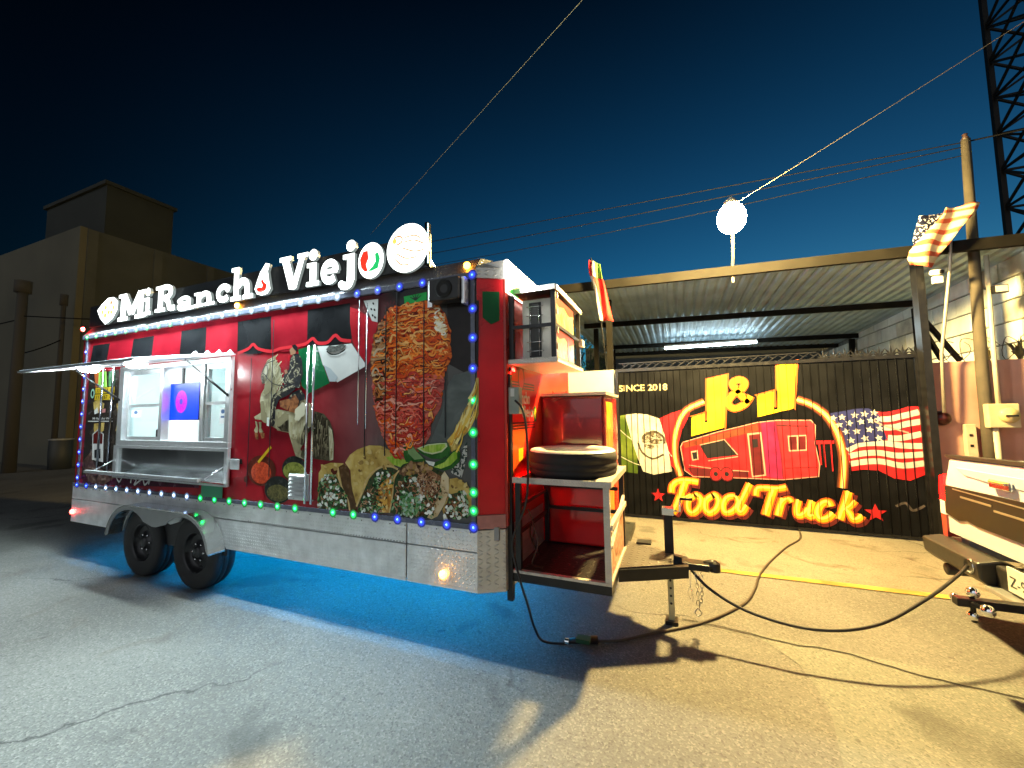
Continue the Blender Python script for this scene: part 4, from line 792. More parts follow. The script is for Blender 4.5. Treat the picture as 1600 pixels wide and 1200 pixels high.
# small latch box next to the awning
MB().box((-4.03, YN-.03, 1.20), (-3.90, YN-.017, 1.30)).build('utility_box', M_ALU, T, bevel=.004)
gb = [(-4.463,1.034),(-4.136,0.915)]
MB().box((gb[0][0], YN-.02, gb[1][1]), (gb[1][0], YN-.017, gb[0][1])).build('green_led_reflection', mat('green_led_tint', (.05, .3, .17), .35), T)  # thin panel, green LED reflection put into its colour
# horn loudspeaker under the cornice
sp_ = MB(); sp_.box((-1.69, YN-.12, 2.55), (-1.43, YN-.001, 2.72))
spk = sp_.build('loudspeaker', mat('speaker_box', (.02, .02, .022), .4), T, bevel=.012)
MB().lathe([(.07, 0), (.066, .012), (.05, .004), (.02, -.006), (.0001, -.004)], c=(-1.55, YN-.122, 2.635), axis='Y', n=24).build('speaker_cone', M_RUB, spk)
MB().box((-1.74, YN-.05, 2.53), (-1.70, YN-.001, 2.73)).build('speaker_bracket', M_ALU, spk); MB().box((-1.425, YN-.08, 2.52), (-1.40, YN-.001, 2.72)).build('speaker_bracket', M_ALU, spk)

# --- serving window
fr_ = MB(); d0, d1 = YN-.035, YN+.08
def fbox(x0, x1, z0, z1, mb=None, y0=d0, y1=d1, m=None): (mb or fr_).box((x0, y0, z0), (x1, y1, z1), m)
fbox(WX0, WX1, WZ0, WZ0+.06); fbox(WX0, WX1, WZ1-.05, WZ1); fbox(WX0, WX0+.10, WZ0+.06, WZ1-.05); fbox(WX1-.07, WX1, WZ0+.06, WZ1-.05)
win = fr_.build('serving_window', M_ALU, T, bevel=.004)
x_ = [-5.96, -5.27, -4.70, -4.13]
for x in (-5.27, -4.545): MB().box((x-.028, YN-.005, WZ0+.06), (x+.028, YN+.07, WZ1-.05)).build('mullion', M_ALU, win)
for a, b in ((-5.96, -5.298), (-4.517, -4.13)):
    mu = MB(); mu.box((a+.03, YN+.012, 1.835), (b-.03, YN+.048, 1.868))
    mu.box((a, YN+.01, WZ0+.06), (a+.03, YN+.05, WZ1-.05)).box((b-.03, YN+.01, WZ0+.06), (b, YN+.05, WZ1-.05)).box((a+.03, YN+.01, WZ0+.06), (b-.03, YN+.05, WZ0+.10)).box((a+.03, YN+.01, WZ1-.10), (b-.03, YN+.05, WZ1-.05)); mu.build('sash', M_ALU, win)
for a, b, c_, e_ in ((-5.93, -5.328, WZ0+.10, 1.835), (-5.93, -5.328, 1.868, WZ1-.10), (-4.487, -4.16, WZ0+.10, 1.835), (-4.487, -4.16, 1.868, WZ1-.10)):
    MB().box((a, YN+.028, c_), (b, YN+.034, e_)).build('pane', glassmat(), win)
st = Print(lambda u, v, d: (u, YN+.0265-d, v))
st.p([(-5.9, 1.72), (-5.72, 1.72), (-5.72, 1.80), (-5.9, 1.80)], 0, mat('sticker_white', (.75, .77, .77), .4)).p(ellipse(-5.81, 1.775, .04, .02, 12), 1, mat('sticker_blue', (.03, .1, .25), .4))
st.p([(-4.30, 1.64), (-4.20, 1.64), (-4.20, 1.80), (-4.30, 1.80)], 0, MATS['sticker_white']).p(ellipse(-4.25, 1.765, .03, .022, 12), 1, MATS['sticker_blue']).p([(-4.28, 1.70), (-4.22, 1.70), (-4.22, 1.72), (-4.28, 1.72)], 1, MATS['sticker_blue'])
st.done('pane_sticker', win)
MB().box((-5.34, YN-.0, 1.50), (-5.31, YN+.012, 1.58)).build('window_latch', M_BLACK, win)
# lower stainless recess panel with aluminium frame
lo_ = MB(); lo_.box((-6.03, YN-.022, 1.06), (-4.06, YN-.018, 1.37)); low = lo_.build('stainless_panel', M_STAIN, T)
lf = MB(); lf.box((-6.07, YN-.045, 1.37), (-4.04, YN-.016, 1.398)).box((-6.07, YN-.045, 1.03), (-4.04, YN-.016, 1.058)).box((-6.07, YN-.045, 1.058), (-6.0, YN-.016, 1.37)).box((-4.09, YN-.045, 1.058), (-4.04, YN-.016, 1.37))
lf.build('panel_frame', M_ALU, low)
# raised awning flap with lamps
HZ, OZ, OY = 2.335, 2.185, 1.79
aq = MB(); nrm = Vector((0, OZ-HZ, -(OY-YN))).normalized()*.014
A0 = [Vector((WX0-.02, YN-.02, HZ)), Vector((WX1+.02, YN-.02, HZ)), Vector((WX1+.02, OY, OZ)), Vector((WX0-.02, OY, OZ))]
if nrm.z < 0: nrm = -nrm
aq.add(A0+[v+nrm for v in A0], [(0, 1, 2, 3), (4, 5, 6, 7), (0, 1, 5, 4), (1, 2, 6, 5), (2, 3, 7, 6), (3, 0, 4, 7)])
awn = aq.build('awning_flap', mat('awning_sheet', (.30, .33, .36), .35, .35, noise=(5, .08)), T, bevel=.004)
rm = MB()
for a, b in ((0, 1), (1, 2), (2, 3), (3, 0)): rm.bar(A0[a]-nrm*.4, A0[b]-nrm*.4, .025, .010)
for t in (.33, .66):
    rm.bar(A0[0].lerp(A0[1], t)-nrm*.35, A0[3].lerp(A0[2], t)-nrm*.35, .02, .010)
rm.build('awning_rib', M_ALU, awn)
for t in (.2, .62):
    p = A0[0].lerp(A0[1], t).lerp(A0[3].lerp(A0[2], t), .55)-nrm*2.2
    MB().lathe([(.0001, -.03), (.06, -.025), (.08, 0), (.085, .012), (.0001, .014)], c=p, axis='Z', n=20, m=emis('awning_lamp', (.90, 1.0, 1.0), 90)).build('awning_lamp', None, awn)
sc_m = MB()
for i in range(4):
    p = A0[1].lerp(A0[2], .04+i*.13)+nrm
    sc_m.prism([(-.03, 0), (0, .03), (.03, 0)], lambda u, v, d, p=p: (p.x-d, p.y+u, p.z+v), 0, .01)
sc_m.build('awning_fringe', MATS['awning_sheet'], awn)
for x in (WX0+.03, WX1-.03):
    a = Vector((x, YN-.03, 1.92)); b = Vector((x, YN-.42, 2.235))
    gs = MB(); gs.tube([a, a.lerp(b, .55)], .012, 8).tube([a.lerp(b, .55), b], .006, 8, M_CHROME); gs.build('gas_strut', M_BLACK, awn)
# fold-down shelf
SZ, SOY, SOZ = 1.045, 2.32, 1.112
sq = MB(); S0 = [Vector((WX0, YN-.046, SZ)), Vector((WX1, YN-.046, SZ)), Vector((WX1, SOY, SOZ)), Vector((WX0, SOY, SOZ))]
up_ = Vector((0, 0, .018))
sq.add(S0+[v+up_ for v in S0], [(0, 1, 2, 3), (4, 5, 6, 7), (0, 1, 5, 4), (1, 2, 6, 5), (2, 3, 7, 6), (3, 0, 4, 7)])
shf = sq.build('serving_shelf', M_STAIN, T, bevel=.003)
sr = MB(); sr.bar(S0[2]+up_, S0[3]+up_, .03, .03).build('shelf_rim', M_ALU, shf)
for x in (WX0+.02, WX1-.02):
    MB().tube([(x, YN-.03, 1.24), (x, SOY+.06, SOZ+.02)], .006, 6).build('shelf_stay', M_CHROME, shf)
# kitchen inside
MB().box((-6.9, 4.38, .893), (-2.0, 4.50, 2.70)).build('kitchen_wall', mat('kitchen_white', (.72, .84, .86), .35, noise=(2, .03)), T)
kc = MB(); kc.box((-5.75, 4.0, 1.0), (-5.30, 4.379, 1.75)).box((-4.6, 3.9, .9), (-4.05, 4.379, 2.2)).box((-6.6, 3.9, .9), (-5.8, 4.379, 2.1)); kc.build('kitchen_cabinet', M_WHITE, T, bevel=.01)
kp = MB(); kp.box((-5.2, 4.36, 1.3), (-5.0, 4.379, 1.5)).box((-4.9, 4.36, 2.12), (-4.7, 4.379, 2.25)); kp.build('kitchen_bracket', mat('wall_grey', (.35, .38, .4), .5), T)
for x in (-5.75, -5.0, -4.3):
    MB().box((x, 3.1, 2.69), (x+.25, 3.9, 2.718)).build('ceiling_light', emis('kitchen_light', (.80, 1.0, 1.0), 26), T)
# television hung inside the middle opening
tv = thing('television', 'flat screen showing a magenta ring on blue, hung in the serving window', 'television', (-5.08, YN+.12, 1.66))
MB().box((-5.42, YN+.09, 1.68), (-4.755, YN+.12, 2.09)).build('case', M_BLACK, tv, bevel=.004)
ts = Print(lambda u, v, d: (u, YN+.0895-d, v))
ts.p([(-5.412, 1.69), (-4.763, 1.69), (-4.763, 2.08), (-5.412, 2.08)], 0, emis('screen_blue', (.0, .035, 1.0), 1.0, (0, 0, 0)))
ring = ellipse(-5.07, 1.885, .105, .125, 36)
ts.p(ring, 1, emis('screen_magenta', (.36, 0, .75), 1.0, (0, 0, 0)))
for k in range(9):
    a = k*2*math.pi/9; ts.p(ribbon([(-5.07+.04*math.cos(a), 1.885+.05*math.sin(a)), (-5.07+.088*math.cos(a+.5), 1.885+.108*math.sin(a+.5))], .006, 1), 2, emis('screen_violet', (.2, 0, .6), .8, (0, 0, 0)))
ts.p(ellipse(-5.07, 1.885, .026, .032, 16), 3, MATS['screen_blue'])
ts.done('screen', tv)
MB().box((-5.1, YN+.095, 2.09), (-5.07, YN+.115, 2.26)).build('hanger', M_BLACK, tv)

# ---------------------------------------------------------------- roof sign
YS = 2.575
sb = MB(); sb.box((-6.95, YS+.03, 2.88), (-1.76, YS+.05, 3.15)); sign = sb.build('roof_sign', mat('sign_board', (.012, .012, .014), .4), T)
M_SIGN = emis('sign_white', (.93, 1.0, .95), SIGN_L, sample=False)
M_SIDE = emis('sign_letter_side', (.85, 1.0, .95), .12, (.05, .05, .05), sample=False)
# what the lit letters throw on the street in front of them
al_ = bpy.data.lights.new('sign_glow', 'AREA'); al_.shape = 'RECTANGLE'; al_.size = 4.3; al_.size_y = .22; al_.energy = SIGN_W; al_.color = (.80, 1.0, 1.0)
alo = bpy.data.objects.new('sign_glow', al_); COL.objects.link(alo); alo.location = (-4.8, YS-.06, 3.06)
alo.rotation_euler = Vector((0, -.93, -.36)).to_track_quat('-Z', 'Y').to_euler(); attach(alo, sign)
def bx(x0, x1, z0, z1): return [(x0, z0), (x1, z0), (x1, z1), (x0, z1)]
def arc(cx, cy, rx, ry, a0, a1, n=14): return ellipse(cx, cy, rx, ry, n, 0, math.radians(a0), math.radians(a1))
GL = {
 'M': (1.15, 0, 1, [bx(.1, .31, 0, 1), bx(.84, 1.05, 0, 1), ribbon([(.22, .97), (.575, .2)], .22, 1), ribbon([(.93, .97), (.575, .2)], .22, 1), bx(0, .41, 0, .13), bx(.74, 1.15, 0, .13), bx(0, .25, .87, 1), bx(.9, 1.15, .87, 1)]),
 'i': (.5, 0, 1, [bx(.14, .38, 0, .62), bx(.02, .48, 0, .12), bx(.03, .3, .51, .63), ellipse(.26, .84, .155, .155, 16)]),
 'R': (.98, 0, 1, [bx(.13, .37, 0, 1), bx(0, .5, 0, .13), bx(0, .3, .87, 1), ribbon([(.3, .91), (.55, .91), (.73, .82), (.73, .62), (.55, .52), (.3, .52)], .2, 4), ribbon([(.5, .5), (.66, .3), (.74, .08), (.97, .08)], .2, 4)]),
 'a': (.82, 0, .64, [ribbon(arc(.32, .19, .2, .13, 0, 360), .17, 2), bx(.47, .68, .02, .48), ribbon([(.1, .46), (.3, .56), (.5, .54), (.6, .42)], .17, 4), bx(.5, .82, 0, .12), ellipse(.13, .44, .1, .1, 12)]),
 'n': (1.0, 0, .64, [bx(.12, .34, 0, .62), bx(0, .46, 0, .12), bx(0, .3, .51, .63), ribbon([(.3, .42), (.5, .54), (.68, .48), (.74, .3), (.74, .02)], .22, 4), bx(.56, 1.0, 0, .12)]),
 'c': (.78, 0, .64, [ribbon(arc(.4, .32, .29, .22, 30, 320), .2, 2), ellipse(.62, .45, .13, .13, 12)]),
 'h': (1.0, 0, 1, [bx(.12, .34, 0, 1), bx(0, .46, 0, .12), bx(0, .3, .88, 1), ribbon([(.3, .42), (.5, .54), (.68, .48), (.74, .3), (.74, .02)], .22, 4), bx(.56, 1.0, 0, .12)]),
 'V': (1.1, 0, 1, [ribbon([(.2, .96), (.52, .06)], .26, 1), ribbon([(.9, .96), (.58, .06)], .2, 1), bx(0, .45, .87, 1), bx(.7, 1.1, .87, 1), bx(.45, .66, 0, .14)]),
 'e': (.8, 0, .64, [ribbon(arc(.4, .32, .29, .22, 0, 315), .19, 2), bx(.12, .74, .27, .38)]),
 'j': (.62, -.3, 1, [bx(.3, .54, -.08, .63), bx(.16, .42, .51, .63), ribbon([(.42, 0), (.4, -.14), (.28, -.2), (.12, -.17)], .2, 4), ellipse(.42, .84, .15, .15, 16), ellipse(.12, -.14, .1, .1, 10)]),
}
def letter(ch, box):
    (x0, z0), (x1, z1) = box; w_, b0, b1, polys = GL[ch]; m = MB()
    for k, pl_ in enumerate(polys):
        q = type(pl_)([(x0+u/w_*(x1-x0), z0+(v-b0)/(b1-b0)*(z1-z0)) for u, v in pl_])
        m.prism(q, lambda u, v, d: (u, YS+d, v), -.005, .022, M_SIDE); m.flat(q, lambda u, v, d: (u, YS+d, v), -.007-.0004*k, M_SIGN)
    return m.build('sign_letter', None, sign)
for ch, box in (('M', [(-6.191,2.876),(-5.620,3.201)]), ('i', [(-5.653,2.893),(-5.513,3.213)]), ('R', [(-5.426,2.901),(-5.055,3.198)]), ('a', [(-5.021,2.871),(-4.723,3.025)]), ('n', [(-4.712,2.878),(-4.377,3.035)]),
                ('c', [(-4.350,2.876),(-4.121,3.073)]), ('h', [(-4.114,2.874),(-3.785,3.212)]), ('V', [(-3.420,2.882),(-3.052,3.206)]), ('i', [(-3.072,2.880),(-2.907,3.222)]), ('e', [(-2.895,2.865),(-2.676,3.098)]), ('j', [(-2.686,2.791),(-2.474,3.228)])):
    letter(ch, box)
def lit(name, layers):
    m = MB()
    for k, (pl_, mm) in enumerate(layers):
        if k == 0: m.prism(pl_, lambda u, v, d: (u, YS+d, v), -.005, .022, M_SIDE); m.flat(pl_, lambda u, v, d: (u, YS-.007, v), 0, mm)
        else: m.flat(pl_, lambda u, v, d: (u, YS-.007-d, v), .0015*k, mm)
    return m.build(name, None, sign, fix=False)
E_RED = emis('sign_red', (1, .03, .01), .6, (.4, .01, .01), False); E_GRN = emis('sign_green', (.01, .5, .12), .5, (.02, .3, .1), False); E_YEL = emis('sign_yellow', (1, .72, .12), .5, (.3, .2, .1), False); E_BRN = emis('sign_brown', (.8, .42, .16), .42, (.2, .1, .05), False)
lit('sign_flame', [([(-3.762,2.950),(-3.721,3.048),(-3.690,3.108),(-3.615,3.191),(-3.559,3.174),(-3.584,3.107),(-3.562,3.010),(-3.540,2.929),(-3.578,2.887),(-3.655,2.878),(-3.724,2.898)], M_SIGN),
    ([(-3.739,2.955),(-3.682,2.964),(-3.665,3.056),(-3.628,3.003),(-3.586,2.974),(-3.602,2.921),(-3.657,2.905),(-3.714,2.917)], E_RED), ([(-3.698,2.966),(-3.669,3.009),(-3.645,2.977),(-3.657,2.951)], M_SIGN)])
o1 = [(-2.324,3.012),(-2.209,3.009),(-2.326,3.145)]
lit('sign_chilli_ring', [(ellipse(o1[0][0], o1[0][1]-.005, .135, .155, 28), M_SIGN), ([(-2.441,3.031),(-2.408,3.095),(-2.356,3.100),(-2.346,3.029),(-2.371,2.978),(-2.353,2.920),(-2.387,2.918),(-2.426,2.959)], E_RED), ([(-2.279,3.059),(-2.245,3.067),(-2.223,3.009),(-2.243,2.930),(-2.310,2.913),(-2.353,2.917),(-2.302,2.953),(-2.272,2.990)], E_GRN)])
o2 = [(-1.952,3.051)][0]
tor = [(ellipse(o2[0], o2[1], .205, .20, 32, .5), M_SIGN)]
for pts in ([(-1.978,3.141),(-1.885,3.144),(-1.823,3.112)], [(-1.986,3.103),(-1.885,3.104),(-1.793,3.061)], [(-2.001,3.059),(-1.884,3.012),(-1.793,3.009)], [(-2.056,3.021),(-1.961,2.965),(-1.853,2.961)], [(-2.069,2.983),(-2.008,2.920),(-1.929,2.908)]):
    tor.append((ribbon(pts, .012, 5), E_BRN))
tor.append((ribbon([(-2.090,3.121),(-2.058,3.156),(-2.002,3.146),(-2.002,3.105),(-2.049,3.087)], .016, 5), E_BRN)); tor.append((ellipse(*[(-2.070,3.121)][0], .022, .022, 12), E_YEL))
lit('sign_tortilla', tor)
lt = [([(-6.681,3.065),(-6.581,3.134),(-6.440,3.198),(-6.312,3.192),(-6.216,3.131),(-6.215,3.032),(-6.317,2.924),(-6.474,2.871),(-6.596,2.954)], M_SIGN)]
for q in [(-6.481,3.082),(-6.359,3.128),(-6.400,3.013),(-6.297,3.061),(-6.469,2.980),(-6.530,3.027),(-6.326,3.005)]: lt.append((ellipse(*q, rnd(.02, .035), .03, 9, rnd(0, 3)), E_YEL if random.random() < .7 else E_BRN))
lit('sign_taco', lt)
ep = MB(); ep.box((-1.79, YS+.0, 2.89), (-1.765, YS+.05, 3.235)); epo = ep.build('sign_end_panel', mat('matt_black', (.006, .006, .006), .9, spec=.1), sign)
MB().box((-1.764, YS+.0, 2.90), (-1.760, YS+.012, 3.225)).build('sign_end_light', emis('sign_end_cyan', (.25, .75, 1), .9, sample=False), epo)
for x in (-6.5, -5.2, -3.9, -2.6, -1.9):
    MB().bar((x, YS+.09, 3.12), (x, YS+.5, 2.87), .02).build('sign_stay', M_ALU, sign)
# lit box sign over the front
fs_ = MB(); fs_.box((-1.125, 2.64, 2.60), (-1.105, 3.5, 2.845)); fsn = fs_.build('front_sign', emis('front_sign_white', (1, .95, .8), 1.8, sample=False), T)
al2 = bpy.data.lights.new('front_sign_glow', 'AREA'); al2.shape = 'RECTANGLE'; al2.size = .8; al2.size_y = .2; al2.energy = 90; al2.color = (.95, 1.0, .95)
ao2 = bpy.data.objects.new('front_sign_glow', al2); COL.objects.link(ao2); ao2.location = (-1.095, 3.07, 2.75); ao2.rotation_euler = Vector((1, 0.15, 0)).to_track_quat('-Z', 'Y').to_euler(); attach(ao2, fsn)
fpz = Print(lambda u, v, d: (-1.105+d, u, v))
fpz.p([(2.64, 2.80), (2.70, 2.775), (2.78, 2.785), (2.92, 2.72), (3.2, 2.66), (3.5, 2.64), (3.5, 2.601), (2.64, 2.601)], 1, emis('front_sign_orange', (1, .17, .02), .6, (.3, .05, .02), False)).p([(2.64, 2.745), (2.74, 2.70), (2.86, 2.601), (2.64, 2.601)], 2, emis('front_sign_green', (.1, .6, .08), .5, (.02, .3, .05), False)).p(ellipse(2.76, 2.80, .035, .02, 10), 2, E_YEL)
fpz.done('front_sign_print', fsn)

# ---------------------------------------------------------------- front wall prints
fp_ = Print(FRONT)
fp_.p([(2.72, 2.05), (3.5, 2.05), (3.2, 1.1), (2.95, .98), (2.72, .98)], 1, mat('print_bright_red', (.6, .015, .012), .3, noise=(3, .2)))
fp_.p([(2.72, 1.62), (3.12, 1.62), (3.0, 1.3), (2.85, 1.0), (2.72, 1.0)], 2, mat('print_orange_curve', (.6, .07, .012), .3, noise=(3, .2)))
MP = mat('print_maroon', (.06, .006, .012), .3)
for z0 in (1.90, 1.58):
    for k in range(3): fp_.p([(2.74, z0+k*.022), (3.32, z0+k*.022), (3.32, z0+.012+k*.022), (2.74, z0+.012+k*.022)], 3, MP)
fp_.p(ellipse(3.0, 1.99, .075, .10, 20), 4, MP).p(ellipse(3.0, 1.985, .058, .082, 20), 5, MATS['print_bright_red'])
fp_.t('Mi Rancho', (2.78, 1.78, 3.2, 1.885), 4, P_WHT, bold=.02).t('Viejo', (2.98, 1.64, 3.28, 1.77), 4, P_WHT, bold=.02).p(ellipse(3.33, 1.70, .045, .07, 16), 4, P_GRN).p(ellipse(3.34, 1.70, .025, .05, 16), 5, P_YEL)
fp_.p([(2.92, 1.33), (3.02, 1.33), (3.02, 1.43), (2.92, 1.43)], 4, P_YEL)
fp_.done('front_logo_print', T)
cpn = MB(); cpn.add([(-1.30, 2.614, 2.62), (-1.19, 2.677, 2.62), (-1.19, 2.677, 2.40), (-1.245, 2.645, 2.37), (-1.30, 2.614, 2.42)], [(0, 1, 2, 3, 4)])
o = cpn.build('paper_banner_print', mat('print_dark_green_paper', (.01, .10, .035), .3), T, fix=False); 
# red lamp strip under the air conditioner shelf
MB().box((-1.145, 2.74, 2.02), (-1.125, 2.80, 2.05)).build('lamp_base', M_BLACK, T)
MB().box((-1.124, 2.745, 2.022), (-1.118, 2.795, 2.048)).build('red_lamp', emis('red_lamp', (1, .006, .004), 26), T)
MB().box((-1.1485, 2.772, 1.05), (-1.143, 2.778, 2.02)).build('red_light_strip', emis('red_strip', (1, .006, .004), 12), T)
MB().box((-1.14, 2.85, 1.185), (-1.13, 3.40, 1.195)).build('red_light_strip', emis('red_strip_low', (1, .006, .004), 22), T)

# ---------------------------------------------------------------- drawbar platform with cages
YC = 2.75; CX0, CX1 = -1.145, -.433
pf = MB(); 
pf.box((CX0, YC, .495), (CX1, YC+.05, .555)); pf.box((CX0, 4.36, .495), (CX1, 4.41, .555)); pf.box((CX1-.05, YC+.05, .495), (CX1, 4.36, .555)); pf.box((CX0, YC+.05, .495), (CX0+.05, 4.36, .555))
plat = pf.build('platform_frame', M_BLACK, T)
MB().box((CX0+.05, YC+.05, .538), (CX1-.05, 4.36, .552)).build('platform_plate', M_DPB, plat)
et = MB(); et.box((CX0, YC-.006, .556), (CX1+.004, YC+.03, .575)); et.box((CX1-.03, YC+.03, .556), (CX1+.004, 3.56, .575)); et.build('edge_trim', mat('pale_trim', (.55, .5, .44), .45, .4, noise=(25, .25)), plat)
# lower cage: posts, rails, shelf
M_TRIM = diamond('trim_plate', (.62, .58, .52), .42, .45, pitch=.022)
MB().box((-1.175, YC-.02, .36), (-1.132, YC+.02, 2.0)).build('cage_post', M_BLACK, T)
MB().box((-1.115, YC+.005, .576), (-1.075, YC+.04, 1.205)).build('cage_post', M_BLACK, T)
MB().box((CX1-.04, YC-.004, .576), (CX1+.002, YC+.036, 1.205)).build('cage_post', M_TRIM, T)
MB().box((CX1-.04, 3.53, .576), (CX1, 3.57, 1.205)).build('cage_post', M_BLACK, T)
MB().box((-1.115, 3.45, .576), (-1.075, 3.485, 1.205)).build('cage_post', M_BLACK, T)
MB().box((-1.115, YC, 1.206), (CX1+.004, 3.6, 1.222)).build('cage_shelf', M_DPB, T)
ct = MB(); ct.box((-1.13, YC-.012, 1.196), (CX1+.012, YC-.001, 1.238)); ct.box((CX1+.005, YC-.001, 1.196), (CX1+.016, 3.62, 1.238)); ct.box((CX1-.09, YC, 1.2235), (CX1+.004, 3.6, 1.238)); ct.build('shelf_trim', M_TRIM, T)
for z in (.86, 1.05):
    MB().box((-1.08, 3.455, z), (CX1-.04, 3.475, z+.028)).build('cage_rail', M_BLACK, T)
    MB().box((-1.105, YC+.05, z-.04), (-1.085, 3.44, z-.012)).build('cage_rail', M_BLACK, T)
# printed side panel of the lower cage and its tan rail
pr = MB(); pr.box((CX1-.025, YC+.04, .576), (CX1-.010, 3.52, .90)); pr.build('cage_side_panel', rampmat('print_food_panel', [(.3, (.10, .03, .012)), (.45, (.5, .18, .06)), (.55, (.62, .45, .3)), (.65, (.45, .04, .03)), (.8, (.6, .55, .45))], (7, 7, 7), 4, 1.5), T)
MB().bar((CX1, YC+.02, .93), (CX1, 3.56, .93), .03, .035, M_TRIM).bar((CX1, YC+.03, .80), (CX1, 3.5, 1.0), .022, .02, M_TRIM).build('cage_rail', M_TRIM, T)
# cabinet beside the cage, dark red gloss
cbm = MB(); cbm.box((-1.149, 3.50, 1.20), (-.566, 4.3, 1.858)); cab = cbm.build('gas_cabinet', M_MAROON, T, bevel=.03)
MB().box((-1.149, 3.502, .556), (-.568, 4.3, 1.199)).build('cabinet_lit_lower_half', mat('red_lit_gloss', (.5, .014, .016), .14, noise=(3, .2), coat=.5), cab, bevel=.02)  # lower half of the same cabinet, red lamp light put into its colour
MB().box((-1.149, 3.49, 1.8585), (-.55, 4.31, 1.885)).build('cabinet_top', M_TRIM, cab)
cp_ = Print(lambda u, v, d: (-.566+d, u, v))
cp_.p([(3.56, .6), (3.9, .6), (3.95, 1.8), (3.56, 1.8)], 0, rampmat('print_fire', [(.3, (.25, .03, .01)), (.5, (.65, .2, .03)), (.7, (.75, .5, .12))], (6, 14, 3), 4, 1.5)).p([(3.6, 1.55), (3.78, 1.55), (3.78, 1.8), (3.6, 1.8)], 1, P_YEL).p([(3.95, .6), (4.2, .6), (4.2, 1.84), (3.95, 1.84)], 0, P_FRED)
cp_.done('cabinet_print', cab)
# upper cage for the air conditioner
AX0, AX1, AY1, AZ0, AZ1 = -1.20, -.778, 3.57, 2.075, 2.632
MB().box((-1.146, YC-.012, AZ0), (AX1+.004, AY1+.01, AZ0+.022)).build('upper_shelf', mat('pale_shelf', (.55, .52, .5), .4, .3, noise=(9, .1)), T)
ut = MB(); ut.box((-1.146, YC-.022, AZ0-.004), (AX1+.012, YC-.0125, AZ0+.032)); ut.box((AX1+.005, YC-.012, AZ0-.004), (AX1+.016, AY1+.012, AZ0+.03)); ut.build('shelf_trim', M_TRIM, T)
MB().box((-1.146, YC-.01, AZ1-.02), (AX1+.004, AY1+.01, AZ1)).build('upper_top', M_DARK, T)
u2 = MB(); u2.box((-1.146, YC-.02, AZ1-.026), (AX1+.008, YC-.0105, AZ1+.012)); u2.box((AX1+.0045, YC-.01, AZ1-.026), (AX1+.014, AY1+.012, AZ1+.012)); u2.build('shelf_trim', M_TRIM, T)
for x, y in ((-1.145, YC), (AX1-.035, YC), (AX1-.035, AY1-.03)): MB().box((x, y, AZ0+.033), (x+.035, y+.03, AZ1-.027)).build('cage_post', M_BLACK, T)
MB().box((-1.11, YC+.002, 2.34), (AX1-.035, YC+.02, 2.365)).build('cage_rail', M_BLACK, T)
MB().box((AX1-.012, YC+.03, 2.34), (AX1, AY1-.03, 2.365)).build('cage_rail', M_BLACK, T)
pr = MB(); pr.box((AX1-.022, YC+.04, AZ0+.05), (AX1-.014, 3.36, AZ1-.05)); pnl_ = pr.build('cage_side_panel', rampmat('print_taco_panel', [(.35, (.55, .26, .09)), (.5, (.7, .46, .2)), (.65, (.75, .58, .34))], (6, 6, 6), 3, .8), T)
cpp = Print(lambda u, v, d: (AX1-.014+d, u, v))
for z0_, z1_ in ((2.125, 2.335), (2.37, 2.58)):
    cpp.p([(2.79, z1_), (3.36, z1_), (3.36, z1_-.05), (3.2, z1_-.08), (3.05, z1_-.04), (2.9, z1_-.07), (2.79, z1_-.05)], 1, mat('print_panel_red', (.45, .05, .035), .3, noise=(9, .2)))
    for k in range(5): cpp.p(ribbon([(2.85+k*.09, z0_+.01), (2.82+k*.09, z0_+.07), (2.87+k*.09, z0_+.12)], [.014, .004], 4), 2, random.choice([mat('print_panel_line', (.35, .16, .05), .3), mat('print_panel_pale', (.85, .72, .5), .3)]))
cpp.p([(3.13, 2.125), (3.19, 2.125), (3.19, 2.335), (3.13, 2.335)], 3, MATS['print_panel_red']).done('panel_print', pnl_)
for z in (2.17, 2.29, 2.43, 2.55): MB().box((AX1+.0005, YC+.032, z), (AX1+.008, YC+.055, z+.045)).build('hinge', M_TRIM, T)
MB().box((AX1, 3.50, 2.30), (AX1+.03, 3.60, 2.36)).build('latch', M_TRIM, T)
# air conditioner outdoor unit inside the upper cage
ac = thing('air_conditioner', 'white outdoor air conditioner unit inside the upper black cage', 'air conditioner', (-.94, 3.1, AZ0+.022))
am = MB(); am.box((-1.06, YC+.06, AZ0+.024), (-.825, 3.45, AZ1-.06)); am.build('casing', mat('beige_casing', (.6, .58, .52), .45, noise=(6, .06)), ac, bevel=.012)
gr = MB(); gr.box((-1.0, YC+.053, AZ0+.05), (-.905, YC+.059, AZ1-.09)); grille = gr.build('coil_grille', mat('coil_dark', (.03, .03, .03), .6, noise=(40, .3)), ac)
gb_ = MB()
for z in (2.17, 2.24, 2.37, 2.44, 2.51): gb_.tube([(-1.02, YC+.05, z), (-.885, YC+.05, z)], .003, 5)
for x in (-.99, -.92): gb_.tube([(x, YC+.05, AZ0+.06), (x, YC+.05, AZ1-.10)], .003, 5)
gb_.build('guard_wire', M_CHROME, grille)
